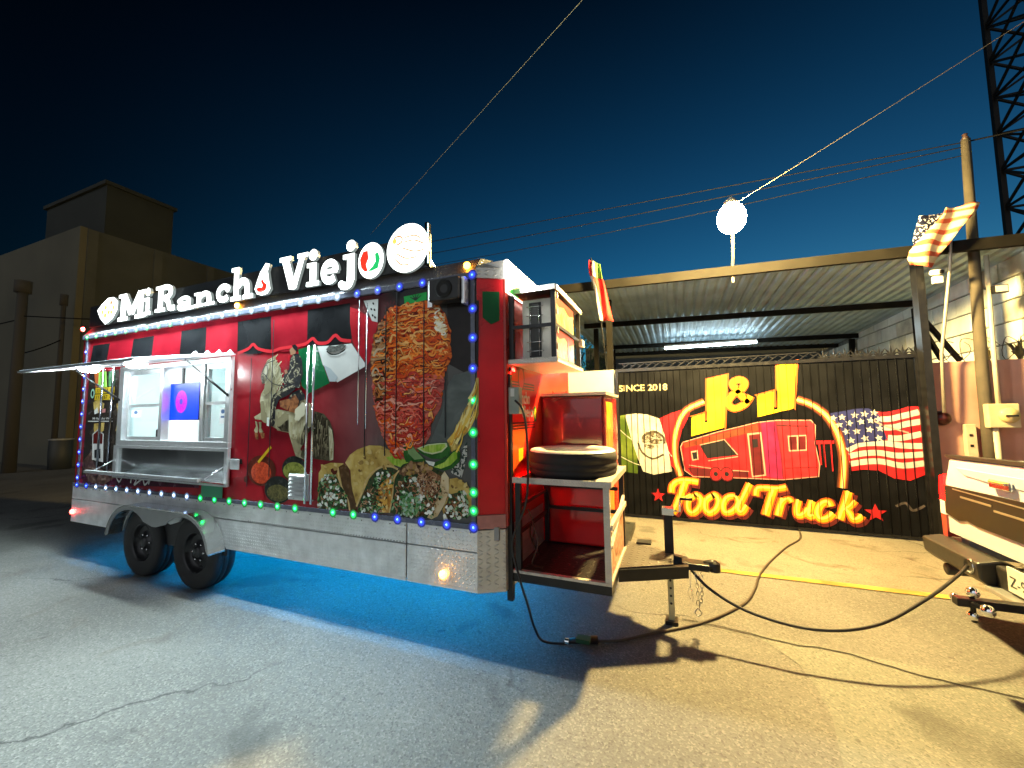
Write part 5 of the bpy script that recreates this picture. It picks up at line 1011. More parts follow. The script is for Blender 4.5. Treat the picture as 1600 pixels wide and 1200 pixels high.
# drawbar
db = MB(); bz0, bz1 = .46, .545
for y0, y1 in ((3.08, 3.33), (3.72, 3.50)):
    db.prism([(CX1, y0), (.045, y1), (.045, y1+.05), (CX1, y0+.06)], lambda u, v, d: (u, v, d), bz0, bz1)
draw = db.build('drawbar', M_BLACK, T)
MB().prism([(CX1, 3.10), (-.06, 3.31), (-.06, 3.56), (CX1, 3.77)], lambda u, v, d: (u, v, d), .546, .556).build('drawbar_deck', diamond('drawbar_tread', (.12, .11, .10), .4, .5, pitch=.05, axes='XY', strength=1.), draw)
MB().box((-.36, 3.70, .557), (-.24, 3.80, .572)).build('step_pad', M_BLACK, draw)
cpl = MB(); cpl.box((.0, 3.385, .50), (.19, 3.50, .55)).tube([(.15, 3.45, .53), (.21, 3.46, .53), (.255, 3.465, .525)], [.03, .045, .03], 12); cpl.lathe([(.045, -.03), (.045, .03), (.02, .045)], c=(.225, 3.462, .52), n=16); cpl.build('coupler', M_BLACK, draw, bevel=.004)
jk = MB(); jk.box((-.125, 3.55, .40), (-.055, 3.62, .86)); jack = jk.build('jack_tube', M_BLACK, draw, bevel=.004)
jl = MB(); jl.box((-.115, 3.56, .03), (-.068, 3.61, .399)); leg_ = jl.build('jack_leg', mat('galvanised', (.5, .47, .3), .45, .6, noise=(15, .2)), jack)
jh = MB()
for z in (.16, .22, .28, .34): jh.tube([(-.0915, 3.5595, z), (-.0915, 3.5575, z)], .010, 8)
jh.build('pin_hole', M_BLACK, leg_)
MB().box((-.14, 3.53, .0), (-.045, 3.64, .029)).build('jack_foot', M_BLACK, jack)
jt = MB(); jt.box((-.135, 3.54, .861), (-.045, 3.63, .915)); jt.tube([(-.045, 3.585, .89), (.0, 3.585, .89), (.005, 3.585, .99)], .009, 8); jt.tube([(.005, 3.585, .99), (.10, 3.585, .99)], .011, 8, M_BLACK); jt.build('jack_crank', M_CHROME, jack)
# safety chains
def chain(pts, name='safety_chain'):
    pts = smooth_line(pts, 8); m = MB(); k = 0; acc = 0
    L = [pts[0]]
    for p in pts[1:]:
        if (p-L[-1]).length > .026: L.append(p)
    for i in range(len(L)-1):
        a, b = L[i], L[i+1]; d = (b-a).normalized(); s = d.cross(Vector((1, 0, 0)) if i % 2 else Vector((0, 1, 0)))
        s = s.normalized() if s.length > .1 else Vector((1, 0, 0))
        c0 = (a+b)/2; ring = [c0+d*.021*math.cos(t)+s*.010*math.sin(t) for t in [2*math.pi*j/10 for j in range(11)]]
        m.tube(ring, .0032, 5, cap=False)
    return m.build(name, mat('zinc_chain', (.6, .58, .52), .35, .9), draw)
chain([(.09, 3.49, .52), (.10, 3.46, .40), (.105, 3.46, .28), (.10, 3.46, .20)]); chain([(.12, 3.50, .53), (.135, 3.47, .40), (.13, 3.47, .28), (.105, 3.46, .19)])
hk = MB(); hk.tube(smooth_line([(.10, 3.46, .20), (.08, 3.46, .165), (.10, 3.46, .14), (.125, 3.46, .165), (.105, 3.46, .195)], 5), .005, 6); hk.build('chain_hook', MATS['zinc_chain'], draw)
MB().tube(smooth_line([(.06, 3.47, .47), (.055, 3.46, .36), (.07, 3.46, .27), (.06, 3.46, .24)], 5), .0025, 5).tube(smooth_line([(.055, 3.46, .36), (.035, 3.46, .31), (.05, 3.46, .26), (.065, 3.46, .33)], 5), .002, 5).build('safety_cable', M_CHROME, draw)
# electric box with socket on the near post
eb = MB(); eb.box((-1.145, YC-.03, 1.70), (-1.06, YC+.04, 1.90)); ebx = eb.build('electric_box', mat('grey_box', (.3, .34, .3), .5, noise=(9, .1)), T, bevel=.006)
MB().box((-1.125, YC-.034, 1.83), (-1.095, YC-.031, 1.89)).build('box_label', mat('label_white', (.7, .72, .7), .5), ebx)

# spare wheel lying on the cage shelf
sw_ = thing('spare_wheel', 'spare tyre with white painted rim lying flat on the cage shelf', 'spare wheel', (-.77, 3.12, 1.222))
ty = MB(); ty.lathe([(.2, .02), (.26, .004), (.31, 0), (.335, .02), (.345, .05), (.338, .056), (.338, .062), (.345, .068), (.345, .10), (.338, .106), (.338, .112), (.345, .118), (.345, .15), (.335, .18), (.31, .2), (.26, .197), (.21, .18)], c=(-.77, 3.12, 1.223), n=48); ty.build('tyre', M_RUB, sw_)
rm_ = MB(); rm_.lathe([(.334, .186), (.322, .199), (.305, .2035), (.26, .2005), (.21, .182), (.205, .16), (.16, .10), (.07, .09), (.065, .12), (.0001, .125)], c=(-.77, 3.12, 1.223), n=48); rm_.build('rim', mat('white_rim', (.62, .64, .62), .4, noise=(12, .1)), sw_)
pp_ = MB()
for i in range(9):
    x, y = -.98+rnd(0, .4), YC+.03+rnd(0, .05)
    pp_.add([(x, y, 1.2235), (x+rnd(.02, .06), y+rnd(-.01, .01), 1.2236), (x+rnd(.03, .06), y+.025, 1.2235), (x, y+.02, 1.2236)], [(0, 1, 2, 3)])
pp_ = tag(pp_.build('paper_scrap', mat('scrap_white', (.7, .7, .7), .6), fix=False), 'torn white paper scraps scattered in front of the spare tyre', 'paper'); pp_['kind'] = 'stuff'

# ---------------------------------------------------------------- cables
M_CAB = mat('black_cable', (.012, .012, .013), .45)
c1 = MB(); c1.tube(smooth_line([(-1.09, 2.72, 1.80), (-1.02, 2.70, 1.72), (-.99, 2.69, 1.5), (-1.0, 2.69, 1.1), (-1.10, 2.66, .80), (-1.04, 2.64, .56), (-.985, 2.64, .40), (-.97, 2.72, .22), (-.96, 2.86, .06), (-.87, 2.95, .012), (-.78, 2.985, .014)], 8), .0085, 8)
tag(c1.build('power_cable', M_CAB), 'black cable hanging from the grey electric box down to the plug on the asphalt', 'cable')
pg = thing('plug_connector', 'black and green plug connector lying on the asphalt by the trailer', 'plug', (-.68, 3.02, 0))
MB().tube([(-.80, 2.975, .028), (-.70, 3.025, .03), (-.60, 3.07, .028)], [.018, .026, .03], 10).build('plug_body', M_BLACK, pg)
MB().box((-.74, 2.975, .03), (-.64, 3.045, .058)).build('plug_grip', mat('green_grip', (.01, .06, .02), .5), pg)
MB().lathe([(.02, -.015), (.02, .015)], c=(-.805, 2.972, .028), axis='X', n=10).build('plug_ring', M_CHROME, pg)
c2 = MB(); c2.tube(smooth_line([(-.60, 3.07, .02), (-.45, 3.15, .012), (-.274, 3.30, .012), (.146, 3.66, .012), (.478, 4.10, .012), (.62, 4.45, .012), (.711, 4.789, .012), (.80, 5.05, .012), (.933, 5.373, .012), (1.2, 5.95, .012), (1.45, 6.4, .012), (1.55, 6.84, .02), (1.6, 7.4, .02)], 8), .011, 8)
tag(c2.build('extension_cord', mat('grey_cable', (.05, .04, .03), .55)), 'long dark cord snaking over the ground from the plug to under the gate', 'cord')
c3 = MB(); c3.tube(smooth_line([(.06, 3.50, .47), (.20, 3.42, .36), (.45, 3.35, .27), (.80, 3.32, .24), (1.15, 3.40, .29), (1.5, 3.62, .41), (1.78, 3.86, .51), (1.94, 4.05, .545)], 8), .011, 8)
tag(c3.build('trailer_light_cable', M_CAB), 'black cable strung between the drawbar and the rear bumper of the pickup', 'cable')
c4 = MB(); c4.tube(smooth_line([(-1.03, 2.80, 1.0), (-1.02, 2.9, .85), (-1.05, 2.95, .72), (-1.02, 3.0, .62), (-1.08, 2.98, .75), (-1.04, 2.9, .88), (-.98, 2.86, .74), (-1.02, 2.84, .60), (-.95, 2.9, .56)], 6), .006, 6)
tag(c4.build('coiled_cable', mat('brown_cable', (.06, .03, .02), .5)), 'thin coiled cable hanging inside the lower cage', 'cable')

# ---------------------------------------------------------------- gate with mural
GX0, GX1, GZ0, GZ1 = -.86, 2.955, .05, 2.38
gate = thing('sliding_gate', 'black ribbed metal gate painted with a food truck mural and two flags', 'gate', (1.05, 6.85, 0))
M_GATE = mat('gate_black_paint', (.005, .0055, .007), .55, .0, noise=(5, .5), bump=(25, .12), spec=.08)
n_pl = 40; pw = (GX1-GX0)/n_pl
pl0 = MB().box((0, 0, GZ0), (pw-.006, .02, GZ1)).build('plank', M_GATE, gate, bevel=.003, loc=(GX0, 6.85, 0))
for i in range(1, n_pl): copy_of(pl0, gate, (GX0+i*pw, 6.85+rnd(-.0006, .0006), 0))
rb = MB(); rb.prism([(-.0035, 0), (.0035, 0), (.002, -.0135), (-.002, -.0135)], lambda u, v, d: (u, v, d), GZ0, GZ1)
rb0 = rb.build('rib', M_GATE, gate, loc=(GX0-.003, 6.85, 0))
for i in range(1, n_pl): copy_of(rb0, gate, (GX0-.003+i*pw, 6.85, 0))
MB().box((GX0-.05, 6.83, .03), (GX1+.03, 6.90, .049)).box((GX0-.05, 6.83, GZ1+.001), (GX1+.03, 6.90, GZ1+.05)).box((GX0-.05, 6.825, .05), (GX0-.008, 6.9, GZ1)).box((GX1+.001, 6.825, .05), (GX1+.03, 6.9, GZ1)).build('gate_frame', M_BLACK, gate)
MB().box((GX0, 6.90, .25), (GX1, 6.94, .31)).box((GX0, 6.90, 1.35), (GX1, 6.94, 1.41)).build('gate_rail', M_BLACK, gate)
# truss and agave spikes along the top
tz = GZ1+.051
for i in range(22):
    x = GX0+.05+i*.125
    MB().bar((x, 6.87, tz), (x+.115, 6.87, tz+.085), .012).bar((x+.0, 6.878, tz+.085), (x+.06, 6.878, tz+.04), .010).build('truss_bar', M_BLACK, gate)
MB().box((GX0, 6.86, tz+.088), (1.9, 6.88, tz+.102)).build('truss_rail', M_BLACK, gate)
def spike():
    m = MB()
    for a, l_ in ((-1.15, .09), (-.6, .12), (0, .14), (.6, .12), (1.15, .09)):
        e = Vector((math.sin(a)*l_, 0, math.cos(a)*l_)); s_ = Vector((math.cos(a), 0, -math.sin(a)))*.013
        mid = e*.4
        m.add([(0, -.004, 0), tuple(mid+s_), tuple(e), tuple(mid-s_), (0, .006, 0), tuple(mid+s_+Vector((0, .006, 0))), tuple(mid-s_+Vector((0, .006, 0)))], [(0, 1, 2, 3), (4, 5, 2, 6), (0, 1, 5, 4), (0, 3, 6, 4), (1, 2, 5), (3, 2, 6)])
    return m.build('spike', M_BLACK, gate, loc=(1.98, 6.87, tz))
s0 = spike()
for i in range(1, 9): copy_of(s0, gate, (1.98+i*.125, 6.87+rnd(-.004, .004), tz))
# mural paint
MY = rampmat('mural_yellow', [(.3, (.62, .30, .012)), (.7, (.80, .50, .03))], (2, 2, 4), 2, .3, .4)
MO = mat('mural_orange_outline', (.55, .09, .012), .4); MR = mat('mural_red', (.45, .012, .018), .4, noise=(5, .35)); MDR = mat('mural_dark_red', (.10, .008, .01), .4, noise=(6, .4))
MW = mat('mural_white', (.5, .5, .46), .45, noise=(6, .25)); MG = rampmat('mural_green', [(.35, (.05, .09, .012)), (.65, (.22, .28, .05))], (2, 2, 3), 3, .6, .45)
MB_ = mat('mural_blue', (.02, .025, .12), .4, noise=(5, .3)); MGL = mat('mural_glow_ring', (.75, .42, .10), .4, noise=(12, .15)); MGO = mat('mural_ring_halo', (.30, .07, .012), .45, noise=(10, .3))
MK = mat('mural_black', (.012, .012, .013), .4); MCR = mat('mural_cream', (.62, .52, .26), .45); MLN = mat('mural_pale_line', (.5, .3, .24), .45)
def done(p, n): return p.done(n, gate)
q = Print(GATE)
q.p([(-0.897,1.646),(-0.604,1.685),(-0.605,0.707),(-0.875,0.730),(-0.923,0.833)], 1, MG).p([(-0.775,1.663),(-0.604,1.685),(-0.438,1.669),(-0.244,1.598),(-0.174,1.332),(-0.108,0.996),(-0.086,0.763),(-0.359,0.701),(-0.521,0.745),(-0.596,0.948),(-0.686,1.258)], 2, MW).p([(-0.244,1.598),(-0.049,1.689),(0.219,1.775),(0.198,1.635),(0.080,1.401),(-0.011,1.066),(-0.029,0.782),(-0.098,0.863),(-0.146,1.231)], 3, MR)
EM = mat('mural_emblem', (.07, .055, .035), .5, noise=(40, .8)); e0 = [(-0.390,1.186)][0]
EB = [EM, mat('mural_grey', (.25, .25, .22), .5, noise=(30, .6)), mat('mural_brown', (.13, .1, .06), .5)]
bits(q, ellipse(e0[0]+.02, e0[1]+.07, .15, .14, 16, .5), 70, .02, .05, 4, EB, .5); flakes(q, ellipse(e0[0]+.02, e0[1]+.08, .18, .15, 16, .5), 40, .05, .12, .01, .025, 5, EB, 1.0, .3)
q.p(ribbon([(-0.587,1.225),(-0.526,1.053),(-0.366,0.955),(-0.202,1.027)], .03), 5, EM).p(ribbon([(-0.486,1.261),(-0.500,1.312),(-0.416,1.365),(-0.301,1.383),(-0.191,1.298),(-0.179,1.197)], .035), 6, EM)
q.p(ribbon([(-0.886,1.433),(-0.620,1.224),(-0.229,1.162),(-0.077,0.997)], .012), 6, MW).p(ribbon([(-0.867,0.975),(-0.567,0.846),(-0.209,0.859)], .012), 6, MW)
done(q, 'mural_flag')
q = Print(GATE)
rl = [(0.036,0.696),(-0.023,0.932),(-0.031,1.199),(0.021,1.468),(0.155,1.719),(0.420,1.858)]; rr = [(1.626,1.860),(1.811,1.770),(1.974,1.603),(2.070,1.380),(2.114,1.117),(2.111,0.885),(2.079,0.629)]
for r_ in (rl, rr): q = Print(GATE); q.p(ribbon(r_, .12, 8), 1, mat('mural_ring_outer', (.10, .022, .008), .45, noise=(10, .4))).p(ribbon(r_, .085, 8), 6, MGO).p(ribbon(r_, .055, 8), 7, MGL).p(ribbon(r_, .022, 8), 8, mat('mural_ring_core', (.8, .6, .3), .4)); done(q, 'mural_ring')
q = Print(GATE)
for j in ([(0.485,2.188),(0.747,2.245),(0.674,1.452),(0.215,1.319),(0.234,1.608),(0.417,1.666),(0.417,1.528),(0.453,1.541)], [(1.420,2.389),(1.644,2.403),(1.575,1.729),(1.128,1.610),(1.133,1.917),(1.345,1.977),(1.338,1.711),(1.387,1.726)]):
    q.p(grow(j, .03), 9, MO).p(j, 10, MY)
ab = [(0.716,1.721),(1.064,2.175)]
amp = [(1.023,1.818),(0.865,2.031),(0.827,2.130),(0.915,2.175),(0.983,2.124),(0.936,2.029),(0.804,1.936),(0.747,1.824),(0.823,1.742),(0.967,1.803),(1.051,1.929)]
q.p(ribbon(amp, .115, 6), 8, MO).p(ribbon(amp, .07, 6), 11, MY)
done(q, 'mural_initials')
q = Print(GATE)
body = [(0.061,1.151),(0.094,1.218),(0.605,1.387),(1.118,1.525),(1.362,1.555),(1.774,1.553),(1.820,1.484),(1.800,1.229),(1.837,0.933),(1.816,0.779),(1.395,0.714),(0.940,0.713),(0.219,0.704),(0.107,0.788)]
q.p(grow(body, .012), 4, MLN).p(body, 5, MR).p([(0.094,1.208),(1.118,1.513),(1.126,1.406),(0.115,1.135)], 6, mat('mural_rust', (.22, .04, .015), .4, noise=(6, .4))).p([(0.134,0.838),(0.972,0.808),(0.968,0.723),(0.219,0.711)], 6, MDR)
q.p([(1.362,1.552),(1.774,1.550),(1.814,1.481),(1.795,1.229),(1.832,0.933),(1.811,0.784),(1.408,0.717),(1.390,1.100)], 6.5, mat('mural_bright_red', (.62, .02, .03), .4, noise=(8, .3)))
q.p([(1.159,1.525),(1.348,1.549),(1.395,1.100),(1.401,0.720),(1.199,0.741),(1.171,1.390)], 6.5, mat('mural_violet_red', (.30, .012, .07), .4, noise=(8, .35)))
q.p(ribbon([(0.166,0.872),(0.579,0.823),(0.972,0.808)], .012, 4), 7, MLN).p(ribbon([(1.430,0.873),(1.811,0.902)], .012, 1), 7.5, MDR)
q.p([(0.330,1.179),(0.672,1.275),(0.846,1.049),(0.425,0.985)], 7, MK).p(ribbon([(0.330,1.185),(0.672,1.275),(0.840,1.048)], .014, 1), 8, MLN).p(ribbon([(0.438,0.947),(0.844,1.023)], .014, 1), 8, MLN)
q.p([(0.199,1.087),(0.297,1.106),(0.305,0.959),(0.214,0.940)], 7, MLN).p([(0.216,1.065),(0.280,1.079),(0.288,0.975),(0.230,0.963)], 8, MK)
q.p([(0.978,1.367),(1.160,1.390),(1.192,0.756),(1.009,0.722)], 7, MLN).p([(0.999,1.342),(1.143,1.362),(1.169,0.773),(1.024,0.745)], 8, MDR).p([(1.037,1.279),(1.106,1.290),(1.111,1.171),(1.042,1.160)], 9, MK)
q.p([(1.486,1.340),(1.712,1.354),(1.704,1.131),(1.489,1.114)], 7, MLN).p([(1.501,1.322),(1.594,1.329),(1.588,1.141),(1.503,1.133)], 8, MDR).p([(1.614,1.329),(1.701,1.336),(1.693,1.149),(1.606,1.141)], 8, MDR)
q.p(ribbon([(1.358,1.484),(1.744,1.475)], .02, 1), 7, MK).p(ribbon([(1.349,1.555),(1.390,1.100),(1.401,0.720)], .012, 4), 7, MDR)
for c0 in [(0.532,0.751),(0.682,0.757)]:
    q.p(ellipse(c0[0], c0[1], .095, .11, 20), 9, MDR).p(ellipse(c0[0], c0[1], .075, .09, 20), 10, MR).p(ellipse(c0[0], c0[1], .03, .035, 12), 11, MK)
q.p([(1.820,1.274),(2.028,1.277),(2.025,1.233),(1.817,1.223)], 5, MR)
for x in (1010, 1030, 1050): pass
for a in ([(1.905,1.260),(1.909,0.906)], [(1.990,1.262),(1.990,0.851)], [(1.854,1.230),(1.861,0.934)]): q.p(ribbon(a, .018, 1), 5, MR)
done(q, 'mural_trailer')
q = Print(GATE)
cant = [(1.985,1.651),(2.118,1.677),(2.298,1.713),(2.429,1.719),(2.511,1.671),(2.557,1.590),(2.572,1.440),(2.605,1.302),(2.511,1.274),(2.399,1.262),(2.286,1.244),(2.186,1.188),(2.162,1.166),(2.143,1.351),(2.089,1.494)]
usf = [(2.511,1.671),(2.620,1.664),(2.747,1.695),(2.856,1.735),(2.952,1.733),(2.970,1.524),(2.975,1.317),(2.973,1.111),(2.971,0.855),(2.806,0.765),(2.645,0.788),(2.486,0.886),(2.316,0.889),(2.192,0.863),(2.162,1.166),(2.286,1.244),(2.605,1.302)]
q.p(usf, 4, MR).p(cant, 6, MB_)
for s_ in ([(2.555,1.569),(2.656,1.573),(2.782,1.609),(2.955,1.660)], [(2.573,1.456),(2.690,1.462),(2.816,1.504),(2.963,1.535)], [(2.615,1.323),(2.721,1.314),(2.837,1.341),(2.959,1.374)], [(2.170,1.144),(2.284,1.222),(2.424,1.246),(2.601,1.244),(2.756,1.220),(2.957,1.218)], [(2.187,1.068),(2.329,1.105),(2.501,1.120),(2.706,1.088),(2.965,1.111)], [(2.189,0.960),(2.365,0.998),(2.535,1.004),(2.738,0.959),(2.965,0.998)]):
    q.p(ribbon(s_, .075, 5), 5, MW)
q.p(ribbon([(2.478,1.548),(2.608,1.472),(2.832,1.388)], .02), 7, MLN)
for c0 in [(2.136,1.599),(2.279,1.625),(2.385,1.641),(2.489,1.655),(2.098,1.494),(2.211,1.516),(2.343,1.537),(2.448,1.553),(2.172,1.401),(2.287,1.407),(2.427,1.429),(2.534,1.569),(2.218,1.281),(2.372,1.310),(2.518,1.317),(2.539,1.445),(2.036,1.589)]:
    q.p(star(c0[0], c0[1], .05, rnd(-.3, .3)), 7, MW)
done(q, 'mural_striped_flag')
q = Print(GATE); WD = .085
strokes = [
 ([(0.099,0.607),(0.040,0.439),(-0.028,0.271),(-0.106,0.117)], .10), ([(-0.106,0.430),(-0.085,0.547),(0.017,0.622),(0.170,0.630),(0.290,0.617)], .085), ([(0.006,0.345),(0.099,0.371),(0.176,0.415)], .06),
 ([(0.243,0.420),(0.136,0.331),(0.122,0.200),(0.180,0.140),(0.272,0.212),(0.313,0.334),(0.266,0.415),(0.218,0.405)], .085), ([(0.488,0.435),(0.382,0.348),(0.367,0.219),(0.426,0.160),(0.516,0.231),(0.557,0.351),(0.511,0.430),(0.464,0.421)], .085),
 ([(0.776,0.435),(0.674,0.409),(0.611,0.292),(0.635,0.186),(0.735,0.216),(0.816,0.338),(0.787,0.429)], .08), ([(0.977,0.628),(0.900,0.462),(0.813,0.269),(0.846,0.203),(0.920,0.308)], .085),
 ([(1.045,0.455),(1.069,0.559),(1.177,0.577),(1.309,0.573),(1.436,0.604)], .075), ([(1.269,0.552),(1.215,0.391),(1.152,0.188)], .095),
 ([(1.375,0.438),(1.344,0.339),(1.302,0.192)], .085), ([(1.335,0.324),(1.391,0.409),(1.457,0.437),(1.486,0.395)], .065),
 ([(1.566,0.430),(1.539,0.309),(1.547,0.221),(1.611,0.235),(1.673,0.319)], .08), ([(1.729,0.432),(1.689,0.306),(1.684,0.218),(1.735,0.237)], .085),
 ([(1.937,0.369),(1.905,0.430),(1.825,0.389),(1.779,0.284),(1.806,0.193),(1.892,0.212),(1.956,0.284)], .085),
 ([(2.147,0.584),(2.088,0.394),(2.022,0.203)], .09), ([(2.065,0.321),(2.151,0.385),(2.209,0.466)], .06), ([(2.095,0.352),(2.145,0.285),(2.175,0.216),(2.234,0.230),(2.271,0.281)], .075)]
for s_, w_ in strokes: q.p(Rib([(x+.02, z-.025) for x, z in ribbon(s_, w_+.075, 6)]), 6, MDR)
for s_, w_ in strokes: q.p(ribbon(s_, w_+.035, 6), 8, MO)
for k, (s_, w_) in enumerate(strokes): q.p(ribbon(s_, w_, 6), 10+.2*(k % 3), MY)
for k, (s_, w_) in enumerate(strokes): q.p(Rib([(x-.008, z+.012) for x, z in ribbon(s_, w_*.35, 6)]), 11.5, mat('mural_letter_light', (.85, .66, .16), .4))
for c0, r_ in zip([(-0.304,0.378),(2.421,0.321)], (.11, .125)): q.p(star(c0[0], c0[1], r_), 8, MR)
done(q, 'mural_script_lettering')
q = Print(GATE); tb = [(-0.859,2.053),(-0.100,2.159)]
q.t('SINCE 2018', (tb[0][0], tb[0][1], tb[1][0], tb[1][1]), 4, MCR, bold=.012); done(q, 'mural_lettering'); q = Print(GATE)
c0 = [(2.788,0.424)][0]
q.p(ribbon([(c0[0]-.15, c0[1]), (c0[0]-.05, c0[1]+.05), (c0[0]+.02, c0[1]-.04), (c0[0]+.14, c0[1]+.03)], .03), 3, mat('mural_signature', (.07, .06, .06), .5, noise=(30, .7)))
done(q, 'mural_signature')

# ---------------------------------------------------------------- walls beside the gate
pk = MB(); pk.box((3.07, 6.86, 0), (9.0, 7.05, 2.30)); 
tag(pk.build('boundary_wall', mat('salmon_plaster', (.46, .25, .19), .8, noise=(1.6, .28, 6), bump=(9, .5)), bevel=.01), 'salmon pink plastered wall to the right of the painted gate', 'wall')
wl = MB(); wl.box((-3.2, 6.86, 0), (-.94, 7.05, 2.43))
tag(wl.build('white_wall', mat('white_plaster', (.42, .43, .42), .8, noise=(2, .12, 5), bump=(12, .3))), 'plain white plastered wall between the trailer front and the gate', 'wall')
# whitewashed block wall at the side of the yard
bw = thing('block_wall', 'tall whitewashed concrete block wall running back behind the pink wall', 'wall', (4.2, 10, 0))
M_BLK = mat('whitewashed_block', (.72, .76, .74), .85, noise=(3, .22, 6), bump=(14, .6)); M_BLK2 = mat('weathered_block', (.55, .54, .46), .9, noise=(4, .4, 6), bump=(14, .6))
MB().box((4.235, 6.9, 0), (4.4, 14.59, 3.68)).build('mortar', mat('grey_mortar', (.2, .21, .2), .95, noise=(10, .3)), bw)
MB().box((4.2, 6.9, 0), (4.234, 14.6, 1.69)).build('lower_wall', M_BLK, bw)
BL, BH = .62, .29
blk = MB().box((0, 0, 0), (.04, BL-.018, BH-.018)).build('block', M_BLK, bw, bevel=.008, loc=(4.2, 6.9, 1.70))
blk2 = MB().box((0, 0, 0), (.04, BL-.018, BH-.018)).build('block', M_BLK2, bw, bevel=.008, loc=(4.2, 6.9+BL, 1.70))
for r_ in range(7):
    for c_ in range(13):
        if r_ == 0 and c_ < 2: continue
        y = 6.9+c_*BL-(BL/2 if r_ % 2 else 0)
        if y < 6.85 or y > 14.2: continue
        if r_ == 6 and c_ > 8: continue
        copy_of(blk2 if random.random() < (.5 if c_ < 2 else .12) else blk, bw, (4.2+rnd(-.004, .006), y, 1.70+r_*BH))
# ---------------------------------------------------------------- carport behind the gate
cpo = thing('carport', 'open carport with corrugated metal roof on dark steel beams behind the gate', 'carport', (1.2, 9, 0))
M_COR = mat('galvanised_sheet', (.38, .50, .60), .6, .25, noise=(2.5, .22, 5))
M_BEAM = mat('carport_beam', (.009, .008, .0065), .85, 0., noise=(4, .4), spec=.1)
def zr(y, x=-1.): return 3.845-(y-6.5)*.028-(x+1)*.026
cr = MB(); xs = []; x = -2.2
while x < 4.75:
    xs += [(x, 0), (x+.03, .028), (x+.065, .028), (x+.095, 0)]; x += .16
vs = [(a, 6.49, zr(6.49, a)+h_) for a, h_ in xs]+[(a, 13.4, zr(13.4, a)+h_) for a, h_ in xs]; n_ = len(xs)
cr.add(vs, [(i, i+1, n_+i+1, n_+i) for i in range(n_-1)])
cr.build('roof_sheet', M_COR, cpo, fix=False)
for y, h_ in ((6.52, .125), (9.15, .11), (12.0, .11), (13.3, .11)):
    x0, x1 = (-2.2, 4.75) if y < 7 else (-1.9, 4.19); e_ = .012 if y < 7 else -.004; y_ = y-.1 if y < 7 else y
    MB().prism([(x0, zr(y, x0)-h_), (x1, zr(y, x1)-h_), (x1, zr(y, x1)+e_), (x0, zr(y, x0)+e_)], lambda u, v, d: (u, d, v), y_, y_+.065).build('beam', M_BEAM, cpo)
for x, y in ((-1.08, 7.1), (4.05, 9.25), (4.05, 12.1), (-1.7, 9.25), (-1.7, 12.1)):
    MB().box((x, y, 0), (x+.1, y+.1, zr(y, x)-.115)).build('post', M_BEAM, cpo)
MB().box((2.985, 6.70, 0), (3.065, 6.84, 3.62)).build('post', M_BLACK, cpo)
for a, b in (((3.03, 6.77, 2.9), (3.45, 6.95, 2.32)), ((3.03, 6.77, 2.75), (3.25, 6.9, 2.34))): MB().bar(a, b, .045).build('brace', M_BLACK, cpo)
tubef = MB(); tubef.tube([(-.2, 11.4, 3.42), (1.95, 11.4, 3.42)], .03, 10); tubef.build('fluorescent_tube', mat('tube_white', (.8, .82, .8), .4, emit=(.75, .95, 1), es=24), cpo)
MB().box((-.2, 11.37, 3.451), (1.95, 11.43, 3.50)).build('tube_housing', M_WHITE, cpo)
tag(MB().box((-3, 14.6, 0), (4.6, 14.8, 4.1)).build('rear_wall', mat('dark_concrete', (.03, .034, .034), .9, noise=(1.5, .3))), 'dark concrete wall closing the far end of the yard', 'wall')
tag(MB().box((-3.2, 7.05, 0), (-3.0, 14.6, 3.0)).build('yard_wall', mat('grey_render', (.22, .22, .2), .9, noise=(2, .3))), 'grey wall along the left side of the yard under the carport', 'wall')
# ---------------------------------------------------------------- lit lamp on a pole over the carport
LX, LY, LZ = .71, 5.2, 3.99
lamp = thing('street_lamp', 'glaring yellow lamp on an arm reaching out from the carport edge', 'lamp', (.85, 6.5, 3.6))
MB().tube(smooth_line([(.86, 6.50, 3.58), (.86, 6.48, 3.78), (.84, 6.2, 3.92), (.76, 5.5, 4.22), (LX+.0, LY+.0, 4.23)], 5), .02, 8).build('arm', mat('lamp_arm', (.3, .27, .2), .5, .4), lamp)
MB().lathe([(.03, .24), (.05, .22), (.085, .16), (.095, .12), (.08, .125), (.0001, .15)], c=(LX, LY, LZ), n=24).build('lamp_hood', mat('lamp_hood', (.4, .38, .33), .5), lamp)
gl = MB(); gl.lathe([(.0001, -.18)]+[(.155*math.sin(math.pi*i/12), -.18*math.cos(math.pi*i/12)) for i in range(1, 10)]+[(.085, .145), (.0001, .15)], c=(LX, LY, LZ-.01), n=24, m=emis('sodium_bulb', (1.0, .71, .25), LAMP_L)); gl.build('bulb', None, lamp)
# ---------------------------------------------------------------- flags
def cloth(name, grid, mats_fn, parent, thick=.004):
    nu, nv = len(grid), len(grid[0]); m = MB()
    for i in range(nu-1):
        for j in range(nv-1):
            m.add([grid[i][j], grid[i+1][j], grid[i+1][j+1], grid[i][j+1]], [(0, 1, 2, 3)], mats_fn((i+.5)/(nu-1), (j+.5)/(nv-1)), True)
    o = m.build(name, None, parent, fix=False)
    import bmesh
    b = bmesh.new(); b.from_mesh(o.data); bmesh.ops.remove_doubles(b, verts=b.verts, dist=1e-5); b.to_mesh(o.data); b.free()
    md = o.modifiers.new('thickness', 'SOLIDIFY'); md.thickness = thick
    return o
f1 = thing('tricolour_flag', 'green, white and red flag hanging on a thin pole left of the carport', 'flag', (-1.06, 6.45, 2.43))
MB().tube([(-1.06, 6.95, 2.43), (-1.06, 6.38, 3.3), (-1.17, 6.33, 4.22)], .012, 8).build('pole', M_DARK, f1)
